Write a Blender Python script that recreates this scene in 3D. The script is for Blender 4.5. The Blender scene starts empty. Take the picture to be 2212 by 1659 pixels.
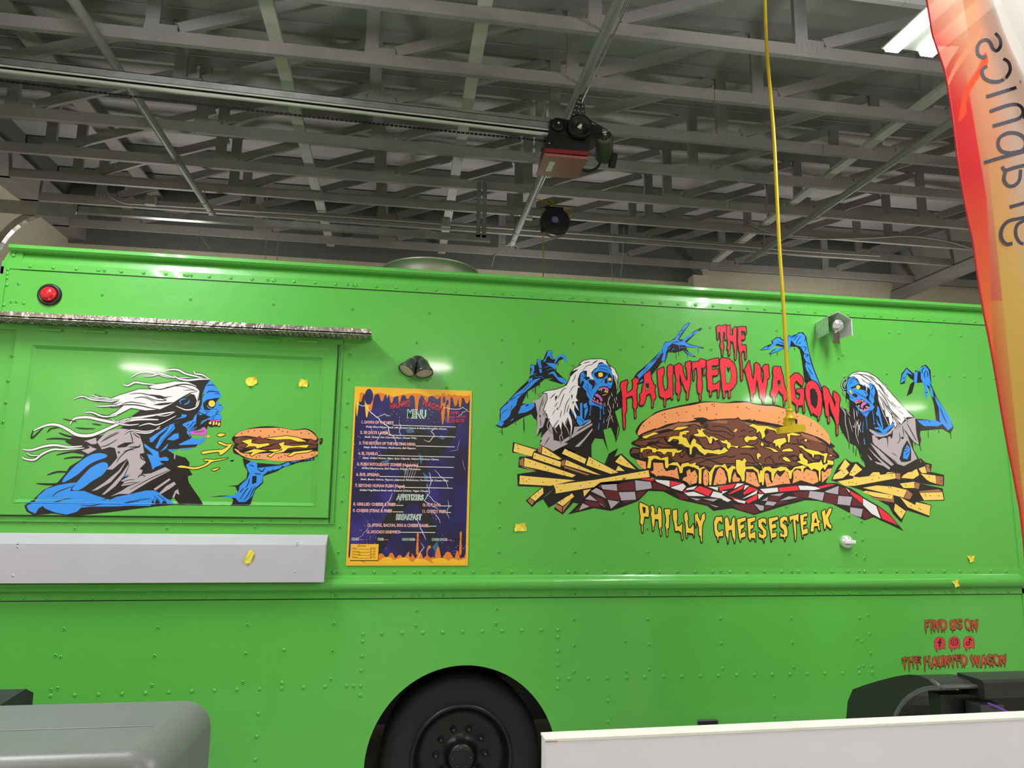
import bpy, math, random
from mathutils import Vector, Matrix
from mathutils.geometry import tessellate_polygon
random.seed(7)
S = bpy.context.scene
COL = S.collection
# ------------------------------------------------------------------ camera
YAW, PIT, ROL, FPX = 0.1543986, 0.16453781, 0.01363887, 1532.6   # radians, pixels of a 2212 px wide frame
EYE = Vector((0.0, -3.75, 1.66))
_f = Vector((math.sin(YAW)*math.cos(PIT), math.cos(YAW)*math.cos(PIT), math.sin(PIT)))
_r0 = Vector((math.cos(YAW), -math.sin(YAW), 0)); _u0 = _r0.cross(_f)
_r = _r0*math.cos(ROL) + _u0*math.sin(ROL); _u = -_r0*math.sin(ROL) + _u0*math.cos(ROL)
cam = bpy.data.cameras.new('camera'); camo = bpy.data.objects.new('camera', cam); COL.objects.link(camo)
cam.sensor_fit = 'HORIZONTAL'; cam.sensor_width = 36; cam.lens = 36*FPX/2212; cam.clip_start = .02; cam.clip_end = 100
m = Matrix.Identity(4)
for i in range(3):
    m[i][0], m[i][1], m[i][2], m[i][3] = _r[i], _u[i], -_f[i], EYE[i]
camo.matrix_world = m
S.camera = camo
S.view_settings.view_transform = 'Standard'; S.view_settings.look = 'None'
S.view_settings.gamma = 1; S.view_settings.use_curve_mapping = False
S.view_settings.exposure = -0.22
# ------------------------------------------------------------------ world and room lights
W = bpy.data.worlds.new('world'); S.world = W; W.use_nodes = True
W.node_tree.nodes['Background'].inputs[0].default_value = (.9, .95, 1, 1)
W.node_tree.nodes['Background'].inputs[1].default_value = 0.05

def ray(px, py):
    return (_r*((px-1106)/FPX) - _u*((py-829.5)/FPX) + _f)
def P(px, py, y=0.0):
    d = ray(px, py); return EYE + d*((y-EYE.y)/d.y)
def PZ(px, py, z):
    d = ray(px, py); return EYE + d*((z-EYE.z)/d.z)
def PX(px, py, x):
    d = ray(px, py); return EYE + d*((x-EYE.x)/d.x)

def area(name, loc, sx, sy, power, color=(1,1,1), rot=(0,0,0)):
    l = bpy.data.lights.new(name, 'AREA'); l.shape = 'RECTANGLE'; l.size = sx; l.size_y = sy
    if name=='shop_light': l.shape='DISK'
    l.energy = power; l.color = color
    o = bpy.data.objects.new(name, l); o.location = loc; o.rotation_euler = rot; COL.objects.link(o)
    return o
LIGHT_Z = 4.01
FIX = [(2.52, -1.98), (-1.62, -1.45), (6.7,-1.98), (3.3,-3.75), (-2.45,-3.75)]  # short pair behind the viewer is added to brighten the foreground
LZ = [4.01, 4.01, 4.01, 4.22, 4.22]
FLEN = [2.4, 1.3, 2.4, 1.25, 1.25]   # centres of the twin-tube fixtures
FIXP = [92, 74, 4, 46, 40]
for i, (x, y) in enumerate(FIX):
    for dx in (-.1, .1):
        area('tube_light', (x+dx, y, LZ[i]-.075), .05, FLEN[i]-.1, FIXP[i]/2, (.97, .98, 1))
    area('added_uplight', (x, y, LZ[i]+.07), .25, FLEN[i]-.1, (72,84,14,30,36)[i], (.97, .98, 1), (math.pi, 0, 0))  # added upward light over each housing to lift the ceiling
SHOP = [(.40,-6.2,3.62), (6.35,-8.0,3.62), (8.95,-7.6,3.5), (-3.35,-6.0,3.4)]
for x, y, z in SHOP:
    area('shop_light', (x, y, z-.09), .55, .55, 74, (1, .965, .92))
FILL_LAMPS = [(-2.4,3.7,3.3), (1.4,3.7,3.3), (5.4,3.7,3.3)]  # fill lamps added out of view to brighten ceiling and back wall
for x, y, z in FILL_LAMPS:
    area('fill_light', (x, y, z+.03), .35, .25, 17, (1, .97, .92), (math.pi, 0, 0))
area('far_bay_fill', (7.7, 2.4, 4.2), .3, 2.2, 34, (.97, .98, 1))  # added past the frame edge to light the far aisle
area('far_bay_fill_up', (7.7, 2.4, 4.3), .3, 2.2, 12, (.97, .98, 1), (math.pi,0,0))

# ------------------------------------------------------------------ materials
def mat(name, col, rough=.5, metal=0, coat=0, spec=.5, bump=0, bscale=200, emis=None, estr=0, var=0, vscale=6, alpha=1, trans=0, bump2=None):
    M = bpy.data.materials.new(name); M.use_nodes = True
    nt = M.node_tree; b = nt.nodes['Principled BSDF']
    b.inputs['Base Color'].default_value = (*col, 1); b.inputs['Roughness'].default_value = rough
    b.inputs['Metallic'].default_value = metal; b.inputs['Specular IOR Level'].default_value = spec
    b.inputs['Coat Weight'].default_value = coat; b.inputs['Coat Roughness'].default_value = .06
    if trans: b.inputs['Transmission Weight'].default_value = trans
    if emis: b.inputs['Emission Color'].default_value = (*emis, 1); b.inputs['Emission Strength'].default_value = estr
    tc = nt.nodes.new('ShaderNodeTexCoord')
    if var:
        n = nt.nodes.new('ShaderNodeTexNoise'); n.inputs['Scale'].default_value = vscale; n.inputs['Detail'].default_value = 5
        nt.links.new(tc.outputs['Object'], n.inputs['Vector'])
        r = nt.nodes.new('ShaderNodeMapRange'); r.inputs[1].default_value = .3; r.inputs[2].default_value = .7
        r.inputs[3].default_value = 1-var; r.inputs[4].default_value = 1+var
        nt.links.new(n.outputs['Fac'], r.inputs[0])
        x = nt.nodes.new('ShaderNodeMix'); x.data_type = 'RGBA'; x.blend_type = 'MULTIPLY'; x.inputs[0].default_value = 1
        x.inputs[6].default_value = (*col, 1); nt.links.new(r.outputs[0], x.inputs[7]); nt.links.new(x.outputs[2], b.inputs['Base Color'])
    prev = None
    for s, a in ([(bscale, bump)] if bump else []) + ([bump2] if bump2 else []):
        n = nt.nodes.new('ShaderNodeTexNoise'); n.inputs['Scale'].default_value = s; n.inputs['Detail'].default_value = 2
        nt.links.new(tc.outputs['Object'], n.inputs['Vector'])
        bp = nt.nodes.new('ShaderNodeBump'); bp.inputs['Strength'].default_value = 1; bp.inputs['Distance'].default_value = a
        nt.links.new(n.outputs['Fac'], bp.inputs['Height'])
        if prev: nt.links.new(prev.outputs[0], bp.inputs['Normal'])
        prev = bp
    if prev: nt.links.new(prev.outputs[0], b.inputs['Normal'])
    return M
def L(r, g, b):   # sRGB 0-255 to linear
    f = lambda c: (c/255)/12.92 if c <= 10 else (((c/255)+.055)/1.055)**2.4
    return (f(r), f(g), f(b))
BP = dict(bump=.0004, bscale=260, bump2=(5, .0035))
GREEN = mat('green_paint', L(92,184,74), .26, coat=.35, spec=.45, **BP)
GREY_WOOD = mat('grey_painted_wood', L(140,138,134), .7, var=.12, vscale=3, bump=.0006, bscale=60)
DECK = mat('grey_painted_deck', L(168,166,164), .8, var=.1, vscale=2, bump=.001, bscale=30)
BEIGE = mat('beige_wall_paint', L(206,198,176), .85, var=.04, bump=.0006, bscale=90)
DARKWALL = mat('dark_grey_wall_paint', L(104,108,102), .85, var=.05, bump=.0006, bscale=90)
CONCRETE = mat('concrete', L(180,178,174), .7, var=.12, vscale=2, bump=.0008, bscale=40)
GALV = mat('galvanised_steel', (.62,.64,.62), .28, metal=1, var=.15, vscale=9)
PIPE = mat('grey_painted_pipe', L(138,140,136), .45, var=.05)
STEEL = mat('stainless_steel', (.60,.55,.52), .42, metal=.75, bump=.0002, bscale=80)
CHROME = mat('chrome', (.8,.8,.8), .08, metal=1)
BLACK = mat('black_enamel', (.006,.006,.0065), .35)
BLACKPL = mat('black_plastic', (.012,.012,.013), .4, bump=.0002, bscale=400)
RUBBER = mat('tyre_rubber', (.0085,.0085,.009), .75, bump=.0005, bscale=120)
RED = mat('red_lens', L(214,22,40), .2, coat=.5)
REDBOX = mat('red_enamel', L(150,30,38), .3, coat=.3)
YELLOW = mat('yellow_rubber', L(206,180,10), .4, bump=.0004, bscale=150)
TAPE = mat('yellow_masking_tape', L(236,222,70), .65, bump=.0004, bscale=120)
SHELF = mat('light_grey_laminate', L(190,189,196), .35, var=.03)
WHITEBD = mat('white_board_paint', L(220,219,230), .5, var=.03, vscale=4, bump=.0004, bscale=60)
WHITEEDGE = mat('white_worn_edge', L(222,222,210), .6, var=.06, vscale=20)
PRINTER = mat('grey_plastic_cover', L(112,116,112), .38, var=.05, vscale=8, bump=.0002, bscale=300)
PRINTER_D = mat('dark_grey_plastic', L(44,44,45), .42, var=.05, bump=.0002, bscale=300)
PURPLE = mat('purple_plastic', L(120,60,190), .35)
GREYMET = mat('grey_lamp_enamel', L(56,56,59), .18, coat=.5)
GLASS = mat('frosted_lens', L(186,190,170), .15, coat=.6, bump=.004, bscale=60)
WHITEPL = mat('white_plastic', L(232,232,232), .4)
DEC = {}
for k, c in dict(k=(18,16,20), b=(48,148,244), w=(238,236,236), e=(184,172,178), l=(182,170,182), r=(246,44,64), y=(255,214,70), c=(252,220,70),
                 o=(250,164,104), n=(116,64,48), d=(168,104,78), t=(252,214,104), f=(172,116,76), p=(212,96,196), m=(96,28,40), v=(160,84,66), i=(176,84,44), q=(34,30,92), Y=(250,190,44), O=(232,128,38), G=(40,130,84), x=(226,60,66), C=(58,120,190)).items():
    DEC[k] = mat('vinyl_'+k, L(*c), .30, coat=.3, spec=.45, bump=.0003, bscale=260, bump2=(5,.0035))
DEC['g'] = GREEN
# ------------------------------------------------------------------ mesh helpers
class MB:
    def __init__(s): s.v=[]; s.f=[]; s.mi=[]; s.mats=[]; s.sm=[]
    def slot(s, m):
        if m not in s.mats: s.mats.append(m)
        return s.mats.index(m)
    def add(s, vs, fs, m=None, smooth=False):
        o=len(s.v); s.v += [tuple(v) for v in vs]; k = s.slot(m) if m else 0
        for f in fs: s.f.append(tuple(i+o for i in f)); s.mi.append(k); s.sm.append(smooth)
    def box(s, a, b, m=None):
        (x0,y0,z0),(x1,y1,z1)=a,b
        s.add([(x0,y0,z0),(x1,y0,z0),(x1,y1,z0),(x0,y1,z0),(x0,y0,z1),(x1,y0,z1),(x1,y1,z1),(x0,y1,z1)],
              [(0,3,2,1),(4,5,6,7),(0,1,5,4),(1,2,6,5),(2,3,7,6),(3,0,4,7)], m)
    def bbox(s, a, b, bev=.004, m=None):   # bevelled box: chamfered on all edges
        (x0,y0,z0),(x1,y1,z1)=a,b; c=bev
        import itertools
        vs=[]; idx={}
        for ix,iy,iz in itertools.product((0,1),repeat=3):
            X=(x0,x1)[ix]; Y=(y0,y1)[iy]; Z=(z0,z1)[iz]; dx=c if ix==0 else -c; dy=c if iy==0 else -c; dz=c if iz==0 else -c
            for ax,p in (('x',(X,Y+dy,Z+dz)),('y',(X+dx,Y,Z+dz)),('z',(X+dx,Y+dy,Z))):
                idx[(ix,iy,iz,ax)]=len(vs); vs.append(p)
        fs=[]
        I=lambda ix,iy,iz,a: idx[(ix,iy,iz,a)]
        for v in (0,1):
            q=[I(v,0,0,'x'),I(v,1,0,'x'),I(v,1,1,'x'),I(v,0,1,'x')]; fs.append(q if v else q[::-1])
            q=[I(0,v,0,'y'),I(1,v,0,'y'),I(1,v,1,'y'),I(0,v,1,'y')]; fs.append(q[::-1] if v else q)
            q=[I(0,0,v,'z'),I(1,0,v,'z'),I(1,1,v,'z'),I(0,1,v,'z')]; fs.append(q if v else q[::-1])
        for a in (0,1):
            for b_ in (0,1):
                fs.append([I(0,a,b_,'y'),I(1,a,b_,'y'),I(1,a,b_,'z'),I(0,a,b_,'z')])
                fs.append([I(a,0,b_,'x'),I(a,1,b_,'x'),I(a,1,b_,'z'),I(a,0,b_,'z')])
                fs.append([I(a,b_,0,'x'),I(a,b_,1,'x'),I(a,b_,1,'y'),I(a,b_,0,'y')])
        for k in itertools.product((0,1),repeat=3): fs.append([idx[k+('x',)],idx[k+('y',)],idx[k+('z',)]])
        s.add(vs,fs,m)
    def prism(s, poly, axis, a, b, m=None, smooth=False):   # poly (u,v) extruded along axis
        n=len(poly); mk={'x':lambda u,v,t:(t,u,v),'y':lambda u,v,t:(u,t,v),'z':lambda u,v,t:(u,v,t)}[axis]
        vs=[mk(u,v,a) for u,v in poly]+[mk(u,v,b) for u,v in poly]
        s.add(vs,[(i,(i+1)%n,n+(i+1)%n,n+i) for i in range(n)],m,smooth)
        tr=tessellate_polygon([[Vector((u,v,0)) for u,v in poly]])
        s.add(vs,[tuple(t) for t in tr]+[tuple(n+i for i in t[::-1]) for t in tr],m)
    def tube(s, pts, r, n=8, m=None, cap=True):
        pts=[Vector(p) for p in pts]; rr=r if isinstance(r,(list,tuple)) else [r]*len(pts)
        vs=[]; up=None
        for i,p in enumerate(pts):
            t=(pts[min(i+1,len(pts)-1)]-pts[max(i-1,0)]).normalized()
            if up is None:
                up=t.cross(Vector((0,0,1)) if abs(t.z)<.9 else Vector((1,0,0))).normalized()
            up=(up-t*up.dot(t)).normalized(); w=t.cross(up)
            for k in range(n):
                a=2*math.pi*k/n; vs.append(p+(up*math.cos(a)+w*math.sin(a))*rr[i])
        fs=[(i*n+k,i*n+(k+1)%n,(i+1)*n+(k+1)%n,(i+1)*n+k) for i in range(len(pts)-1) for k in range(n)]
        s.add(vs,fs,m,True)
        if cap: s.add(vs,[tuple(range(n))[::-1],tuple((len(pts)-1)*n+k for k in range(n))],m)
    def lathe(s, c, axis, prof, n=32, m=None, smooth=True, seg=None):   # prof: (radius, t along axis)
        A=Vector(axis).normalized(); U=A.cross(Vector((0,0,1)) if abs(A.z)<.9 else Vector((1,0,0))).normalized(); V=A.cross(U); c=Vector(c)
        vs=[c+A*t+(U*math.cos(2*math.pi*k/n)+V*math.sin(2*math.pi*k/n))*max(r,1e-5) for r,t in prof for k in range(n)]
        fs=[(i*n+k,i*n+(k+1)%n,(i+1)*n+(k+1)%n,(i+1)*n+k) for i in range(len(prof)-1) for k in range(n)]
        s.add(vs,fs,m,smooth)
    def grid(s, rows, m=None, smooth=True, closed=False):
        n=len(rows[0]); vs=[p for r in rows for p in r]
        s.add(vs,[(i*n+k,i*n+k+1,(i+1)*n+k+1,(i+1)*n+k) for i in range(len(rows)-1) for k in range(n-1)],m,smooth)
    def build(s, name, m=None, parent=None, **kw):
        me=bpy.data.meshes.new(name); me.from_pydata(s.v,[],s.f)
        ms=[m] if m is not None else s.mats
        for q in ms: me.materials.append(q)
        if m is None: me.polygons.foreach_set('material_index', s.mi)
        me.polygons.foreach_set('use_smooth', s.sm); me.update()
        import bmesh
        if kw.pop('fixn', True):
            bm=bmesh.new(); bm.from_mesh(me); bmesh.ops.recalc_face_normals(bm, faces=bm.faces); bm.to_mesh(me); bm.free()
        o=bpy.data.objects.new(name, me); COL.objects.link(o)
        if parent is not None:
            o.parent=parent; o.matrix_parent_inverse = parent_inv(parent)
        for k,v in kw.items(): o[k]=v
        return o
def world_of(o):
    M = Matrix.Translation(o.location)
    return M
def parent_inv(p):
    # all empties are only translated; meshes are built in world coordinates
    t=Vector((0,0,0)); q=p
    while q is not None:
        t+=q.location; q=q.parent
    return Matrix.Translation(-t) if p.type=='EMPTY' else Matrix.Identity(4)
def thing(name, label, cat, loc=(0,0,0), group=None, **kw):
    o=bpy.data.objects.new(name,None); o.empty_display_size=.05; o.location=loc; COL.objects.link(o)
    o['label']=label; o['category']=cat
    if group: o['group']=group
    for k,v in kw.items(): o[k]=v
    return o
def tag(o, label, cat, group=None):
    o['label']=label; o['category']=cat
    if group: o['group']=group
    return o
def copy_child(o, parent, shift):
    c=o.copy(); COL.objects.link(c); c.parent=parent
    c.matrix_parent_inverse = Matrix.Identity(4)
    return c
# ------------------------------------------------------------------ room shell
XL, XR, YF, YB, ZC = -3.98, 9.6, 5.0, -9.5, 5.37
def struct(name, mb, m): 
    o=mb.build(name,m); o['kind']='structure'; return o
b=MB(); b.box((XL-.3,YB-.3,-.15),(XR+.3,YF+.3,0)); struct('floor',b,CONCRETE)
b=MB(); b.box((XL-.3,YB-.3,ZC),(XR+.3,YF+.3,ZC+.1)); struct('ceiling',b,DECK)
ZB=4.615     # where the beige paint stops
b=MB(); b.box((XL,YF,0),(XR,YF+.15,ZB)); struct('wall_back',b,BEIGE)
b=MB(); b.box((XL,YF-.02,ZB),(3.95,YF+.15,ZC)); b.box((3.95,YF-.02,4.80),(XR,YF+.15,ZC)); struct('trim_1',b,DARKWALL)
b=MB(); b.box((3.95,YF-.01,ZB),(XR,YF+.14,4.80)); struct('wall_panel_right',b,BEIGE)
b=MB(); b.box((XL-.15,YB,0),(XL,YF+.15,4.66)); struct('wall_left',b,BEIGE)
b=MB(); b.box((XL-.15,YB,4.66),(XL,YF+.15,ZC)); struct('trim_2',b,DARKWALL)
b=MB(); b.box((XR,YB,0),(XR+.15,YF+.15,ZC)); struct('wall_right',b,BEIGE)
b=MB(); b.box((XL-.15,YB-.15,0),(XR+.15,YB,ZC)); struct('wall_front',b,BEIGE)
# pilaster on the far wall
b=MB(); b.box((3.74,4.8,0),(3.95,5.0,4.66)); struct('trim_3',b,BEIGE)
# girder along the left wall carrying the truss ends
b=MB(); b.box((XL,-6,4.66),(XL+.19,YF-.02,4.95)); g=b.build('ledger_beam',GREY_WOOD); tag(g,'dark grey ledger beam running along the top of the left wall','beam')
b=MB(); b.box((6.75,-1.0,4.56),(6.95,YF-.02,4.65)); b.box((6.79,-1.0,4.65),(6.91,YF-.02,5.3)); g=b.build('girder',GREY_WOOD); tag(g,'grey girder crossing under the trusses beside the orange flag','beam')
# trusses
ORD=['nearest the camera','second from the camera','third from the camera','fourth from the camera','fifth, behind the opener rail','sixth from the camera','seventh from the camera','eighth from the camera','ninth from the camera','last before the far wall']
YT=[-1.5,-.9,-.3,.29,.89,1.5,2.1,2.75,3.3,3.85,4.55]
HZ=4.66
PXN=[-3.2+1.447*k for k in range(9)]
names={.29:'grey timber roof truss crossing the top of the view',.89:'grey timber roof truss just before the opener rail',1.5:'grey timber roof truss half hidden by the opener rail',2.1:'grey timber roof truss just behind the opener motor',2.75:'grey timber roof truss second behind the opener motor',3.3:'grey timber roof truss with the cord reel hung beyond it',3.85:'grey timber roof truss carrying the conduit over the door track',4.55:'grey timber roof truss nearest the far wall',-.3:'grey timber roof truss right above the truck side, out of view',-.9:'grey timber roof truss over the aisle, above the frame',-1.5:'grey timber roof truss over the twin-tube lights, above the frame'}
def beam2(mb, p, q, w, ya, yb):      # board in the xz plane from p to q, width w
    d=Vector((q[0]-p[0],0,q[1]-p[1])).normalized(); n=Vector((-d.z,0,d.x))*w/2
    P_=[Vector((p[0],0,p[1]))+n,Vector((q[0],0,q[1]))+n,Vector((q[0],0,q[1]))-n,Vector((p[0],0,p[1]))-n]
    mb.prism([(a.x,a.z) for a in P_],'y',ya,yb)
def build_truss(y):
    t=thing('roof_truss',names[y],'roof truss',(0,y,HZ),'timber trusses under the roof deck')
    h=.0195
    b=MB(); b.box((XL+.02,y-h,HZ),(2.0+(y*7)%3,y+h,HZ+.089)); b.build('bottom_chord',GREY_WOOD,t)
    b=MB(); b.box((2.004+(y*7)%3,y-h,HZ),(XR-.02,y+h,HZ+.089)); b.build('bottom_chord',GREY_WOOD,t)
    b=MB(); b.box((XL+.02,y-h,HZ+.60),(XR-.02,y+h,HZ+.69)); b.build('top_chord',GREY_WOOD,t)
    for k,x in enumerate(PXN):
        b=MB(); b.box((x-.045,y-h+.001,HZ+.089),(x+.045,y+h-.001,HZ+.60)); b.build('web_post',GREY_WOOD,t)
        b=MB(); 
        if k<len(PXN)-1:
            beam2(b,(x+.17,HZ+.118),(x+1.447-.08,HZ+.575),.078,y-h+.002,y+h-.002); b.build('diagonal_web',GREY_WOOD,t)
        # toothed connector plate
        b=MB(); b.box((x-.05,y-h-.002,HZ+.03),(x+.16,y-h,HZ+.13))
        for q in range(6):
            for s_ in range(3): 
                cx_=x-.035+q*.036; cz=HZ+.042+s_*.03; b.box((cx_-.003,y-h-.004,cz),(cx_+.003,y-h-.002,cz+.02))
        b.build('nail_plate',GREY_WOOD,t)
    for x in (-1.0+(y*5)%2, 4.4-(y*3)%1.5):
        b=MB(); b.box((x,y-h-.0025,HZ+.006),(x+.3,y-h,HZ+.085)); 
        b.build('splice_plate',GREY_WOOD,t)
    return t
for y in YT: build_truss(y)
# lateral brace boards on top of the bottom chords
for x,lab in ((-.95,'pale lateral brace board crossing the trusses left of centre'),(.42,'pale lateral brace board crossing the trusses near the middle'),(3.93,'pale lateral brace board crossing the trusses right of the yellow cord')):
    b=MB(); b.box((x-.045,-1.5,HZ+.091),(x+.045,4.9,HZ+.128)); tag(b.build('brace_board',mat('pale_painted_wood',L(188,188,180),.7,var=.08)),lab,'board','lateral brace boards')
b=MB(); b.box((-3.05,-1,HZ+.5),(-2.9,4.9,HZ+.52)); tag(b.build('brace_board',GREY_WOOD),'high brace board near the left wall under the deck','board')
# sprinkler pipes
def pipe(x,y0,y1,r,lab):
    t=thing('sprinkler_pipe',lab,'pipe',(x,y1,4.46),'grey ceiling pipes')
    b=MB(); b.tube([(x,y0,4.46),(x,y1,4.46)],r,16); b.build('pipe',PIPE,t)
    b=MB(); b.lathe((x,y1-.16,4.46),(0,1,0),[(r,0),(r+.006,.001),(r+.006,.018),(r,.019)],16); b.build('coupling',PIPE,t)
    b=MB(); b.tube([(x,y1-.35,4.46),(x,y1-.35,4.66)],.006,6); b.lathe((x,y1-.36,4.46),(0,1,0),[(r+.001,0),(r+.005,0),(r+.005,.02),(r+.001,.02)],16); b.build('hanger',PIPE,t)
    b=MB(); b.lathe((x,y1,4.45),(0,0,-1),[(.0,-.02),(.045,-.015),(.05,0),(.02,.01),(.0,.012)],14)
    for s_ in (-1,1): b.tube([(x,y1,4.45),(x+s_*.05,y1,4.44)],.008,6); b.lathe((x+s_*.05,y1,4.44),(s_,0,0),[(.014,0),(.014,.012),(0,.012)],8)
    b.build('sprinkler_fitting',PIPE,t)
pipe(-1.95,-2.5,3.4,.031,'long grey pipe slanting across the ceiling at the left')
pipe(1.12,-2.5,3.6,.033,'long grey pipe passing just behind the opener motor')
pipe(3.91,-2.5,3.6,.031,'long grey pipe slanting right behind the yellow cord')
def conduit(name,pts,r,lab,cat='conduit',m=PIPE):
    b=MB(); b.tube(smooth_path(pts,6),r,8); return tag(b.build(name,m),lab,cat)
def smooth_path(pts,n=6):
    pts=[Vector(p) for p in pts]; out=[]
    for i in range(len(pts)-1):
        p0=pts[max(i-1,0)]; p1=pts[i]; p2=pts[i+1]; p3=pts[min(i+2,len(pts)-1)]
        for k in range(n):
            t=k/n; out.append(.5*((2*p1)+(p2-p0)*t+(2*p0-5*p1+4*p2-p3)*t*t+(3*p1-p0-3*p2+p3)*t*t*t))
    out.append(pts[-1]); return out
conduit('conduit',[P(225,400,3.78),P(240,425,3.78),P(275,440,3.78),P(330,443,3.78),P(700,466,3.78),P(1000,487,3.78),P(1400,516,3.78),P(1700,540,3.78),P(1900,553,3.78)],.011,'thin grey conduit bending down onto the truss over the door track')
conduit('conduit',[P(1618,483,3.25),P(1660,500,3.25),P(1720,514,3.25),P(1850,515,3.25),P(1960,510,3.25),P(2040,520,3.25),P(2100,537,3.25)],.011,'grey conduit sagging to the right behind the yellow cord')
conduit('conduit',[P(1700,550,4.5),P(1800,557,4.5),P(1970,561,4.5),P(2010,573,4.5),P(2060,569,4.5),P(2110,572,4.5)],.011,'grey conduit on the last truss beside the white wall box')
conduit('conduit',[(1.25,-1.5,4.64),(1.25,1.0,4.645),(1.2,4.4,4.64)],.009,'thin silver conduit strapped beside the centre pipe',m=GALV)
conduit('conduit',[P(1750,428,3.9),P(1900,437,3.9),P(2090,450,3.9)],.011,'straight grey conduit high at the right behind the trusses')
conduit('cable',[P(1930,500,4.6),P(1985,492,4.6),P(1990,540,4.6),P(2000,566,4.6),P(2030,568,4.6)],.006,'black cable looping down the far wall at the right','cable',BLACKPL)
def jbox(px,py,y,s,lab):
    c=P(px,py,y); b=MB(); b.bbox((c.x-s/2,c.y-.03,c.z-s/2),(c.x+s/2,c.y+.03,c.z+s/2),.004); tag(b.build('junction_box',PIPE),lab,'electrical box')
jbox(326,434,3.73,.1,'small grey junction box on the conduit at the left')
jbox(963,482,3.73,.1,'small grey junction box on the conduit left of the cord reel')
jbox(1741,436,3.25,.09,'dark junction box high beside the right brace board')
def chain(pts,lab):
    pts=[Vector(p) for p in pts]; b=MB(); 
    L_=0; seg=[]
    for i in range(len(pts)-1):
        n=max(1,int((pts[i+1]-pts[i]).length/.028))
        for k in range(n): seg.append(pts[i].lerp(pts[i+1],(k+.5)/n))
    for k,c in enumerate(seg):
        u=Vector((1,0,0)) if k%2 else Vector((0,1,0)); ring=[c+u*.006*math.cos(a)+Vector((0,0,.017))*math.sin(a) for a in [2*math.pi*j/8 for j in range(9)]]
        b.tube(ring,.0022,5,cap=False)
    tag(b.build('chain',GALV),lab,'chain')
chain([(P(577,425,3.85).x,3.85,4.67),P(577,425,3.85),P(574,560,3.85)],'thin chain hanging behind the truck roof at the left')
chain([(P(601,495,3.85).x,3.85,4.67),P(601,495,3.85),P(598,565,3.85)],'shorter thin chain beside the left hanging chain')
chain([P(1316,527,3.9),P(1325,612,3.9)],'thin left chain hanging right of the cord reel')
chain([P(1348,490,3.85),P(1345,560,3.85),P(1339,612,3.85)],'thin right chain hanging right of the cord reel')
# loose wire
conduit('cable',[(P(425,500,4.53).x,4.53,4.67),P(430,505,4.53),P(440,520,4.53),P(455,537,4.53)],.004,'short loose grey wire dangling above the truck roof at left','cable')
conduit('cable',[(P(1070,545,4.53).x,4.53,4.67),P(1066,560,4.53),P(1062,575,4.53)],.008,'short bent grey rod end near the fan','cable')
# white wall box at far right
c=P(1998,592,4.9); t=thing('wall_control_box','white control box high on the far wall beside the flag','control box',(c.x,4.95,c.z))
b=MB(); b.bbox((c.x-.0,4.86,c.z-.09),(c.x+.30,4.99,c.z+.10),.006); b.build('case',mat('pale_grey_enamel',L(190,186,178),.5),t)
b=MB(); b.tube(smooth_path([(c.x,4.92,c.z-.05),(c.x-.1,4.92,c.z-.09),(c.x-.22,4.92,c.z-.07),(c.x-.26,4.93,c.z-.03)]),.006,6); b.build('yellow_wire',YELLOW,t,label='yellow wire')
b=MB(); b.tube(smooth_path([(c.x+.30,4.9,c.z+.06),(c.x+.38,4.9,c.z+.08),(c.x+.36,4.9,c.z-.02),(c.x+.32,4.9,c.z-.05)]),.008,6); b.build('black_wire',BLACKPL,t,label='black wire')
# ------------------------------------------------------------------ garage door track (far one) and opener
A=P(1060,516,2.6); B=P(180,464,2.6); z=(A.z+B.z)/2
t=thing('door_track','long galvanised overhead door track curving down at the left','door track',(A.x,2.6,z))
prof=[(0,0),(.0,.055),(.004,.055),(.004,.004),(.05,.004),(.05,.03),(.054,.03),(.054,0)]
def track(path,name,par,m=GALV):   # path of (x,z,dirx,dirz); cross-section in (n,y)
    b=MB(); n=len(prof); vs=[]
    for (x,zz,dx,dz) in path:
        for (py_,pn) in prof: vs.append((x-dz*pn*1.0, 2.6+py_, zz+dx*pn))
    fs=[(i*n+k,i*n+(k+1)%n,(i+1)*n+(k+1)%n,(i+1)*n+k) for i in range(len(path)-1) for k in range(n)]
    b.add(vs,fs); b.add(vs,[tuple(range(n)),tuple((len(path)-1)*n+k for k in range(n))]); return b.build(name,m,par)
x0=B.x-.15; R_=.5
path=[(A.x,z,1,0),(x0,z,1,0)]
for k in range(1,13):
    a=math.pi/2*k/12; path.append((x0-R_*math.sin(a),z-R_+R_*math.cos(a),math.cos(a),math.sin(a)))
path.append((x0-R_,z-2.2,0,1))
track(path,'rail',t)
for dx in (.0,.055):
    b=MB(); b.box((A.x-.14+dx,2.60,z+.03),(A.x-.10+dx,2.604,HZ+.02))
    for k in range(12): b.box((A.x-.126+dx,2.597,z+.06+k*.045),(A.x-.114+dx,2.6,z+.072+k*.045),)
    b.build('perforated_hanger',GALV,t)
b=MB(); b.box((x0-.6,2.58,z-.06),(x0+.1,2.585,z+.06)); b.build('gusset_plate',GALV,t)
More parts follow.
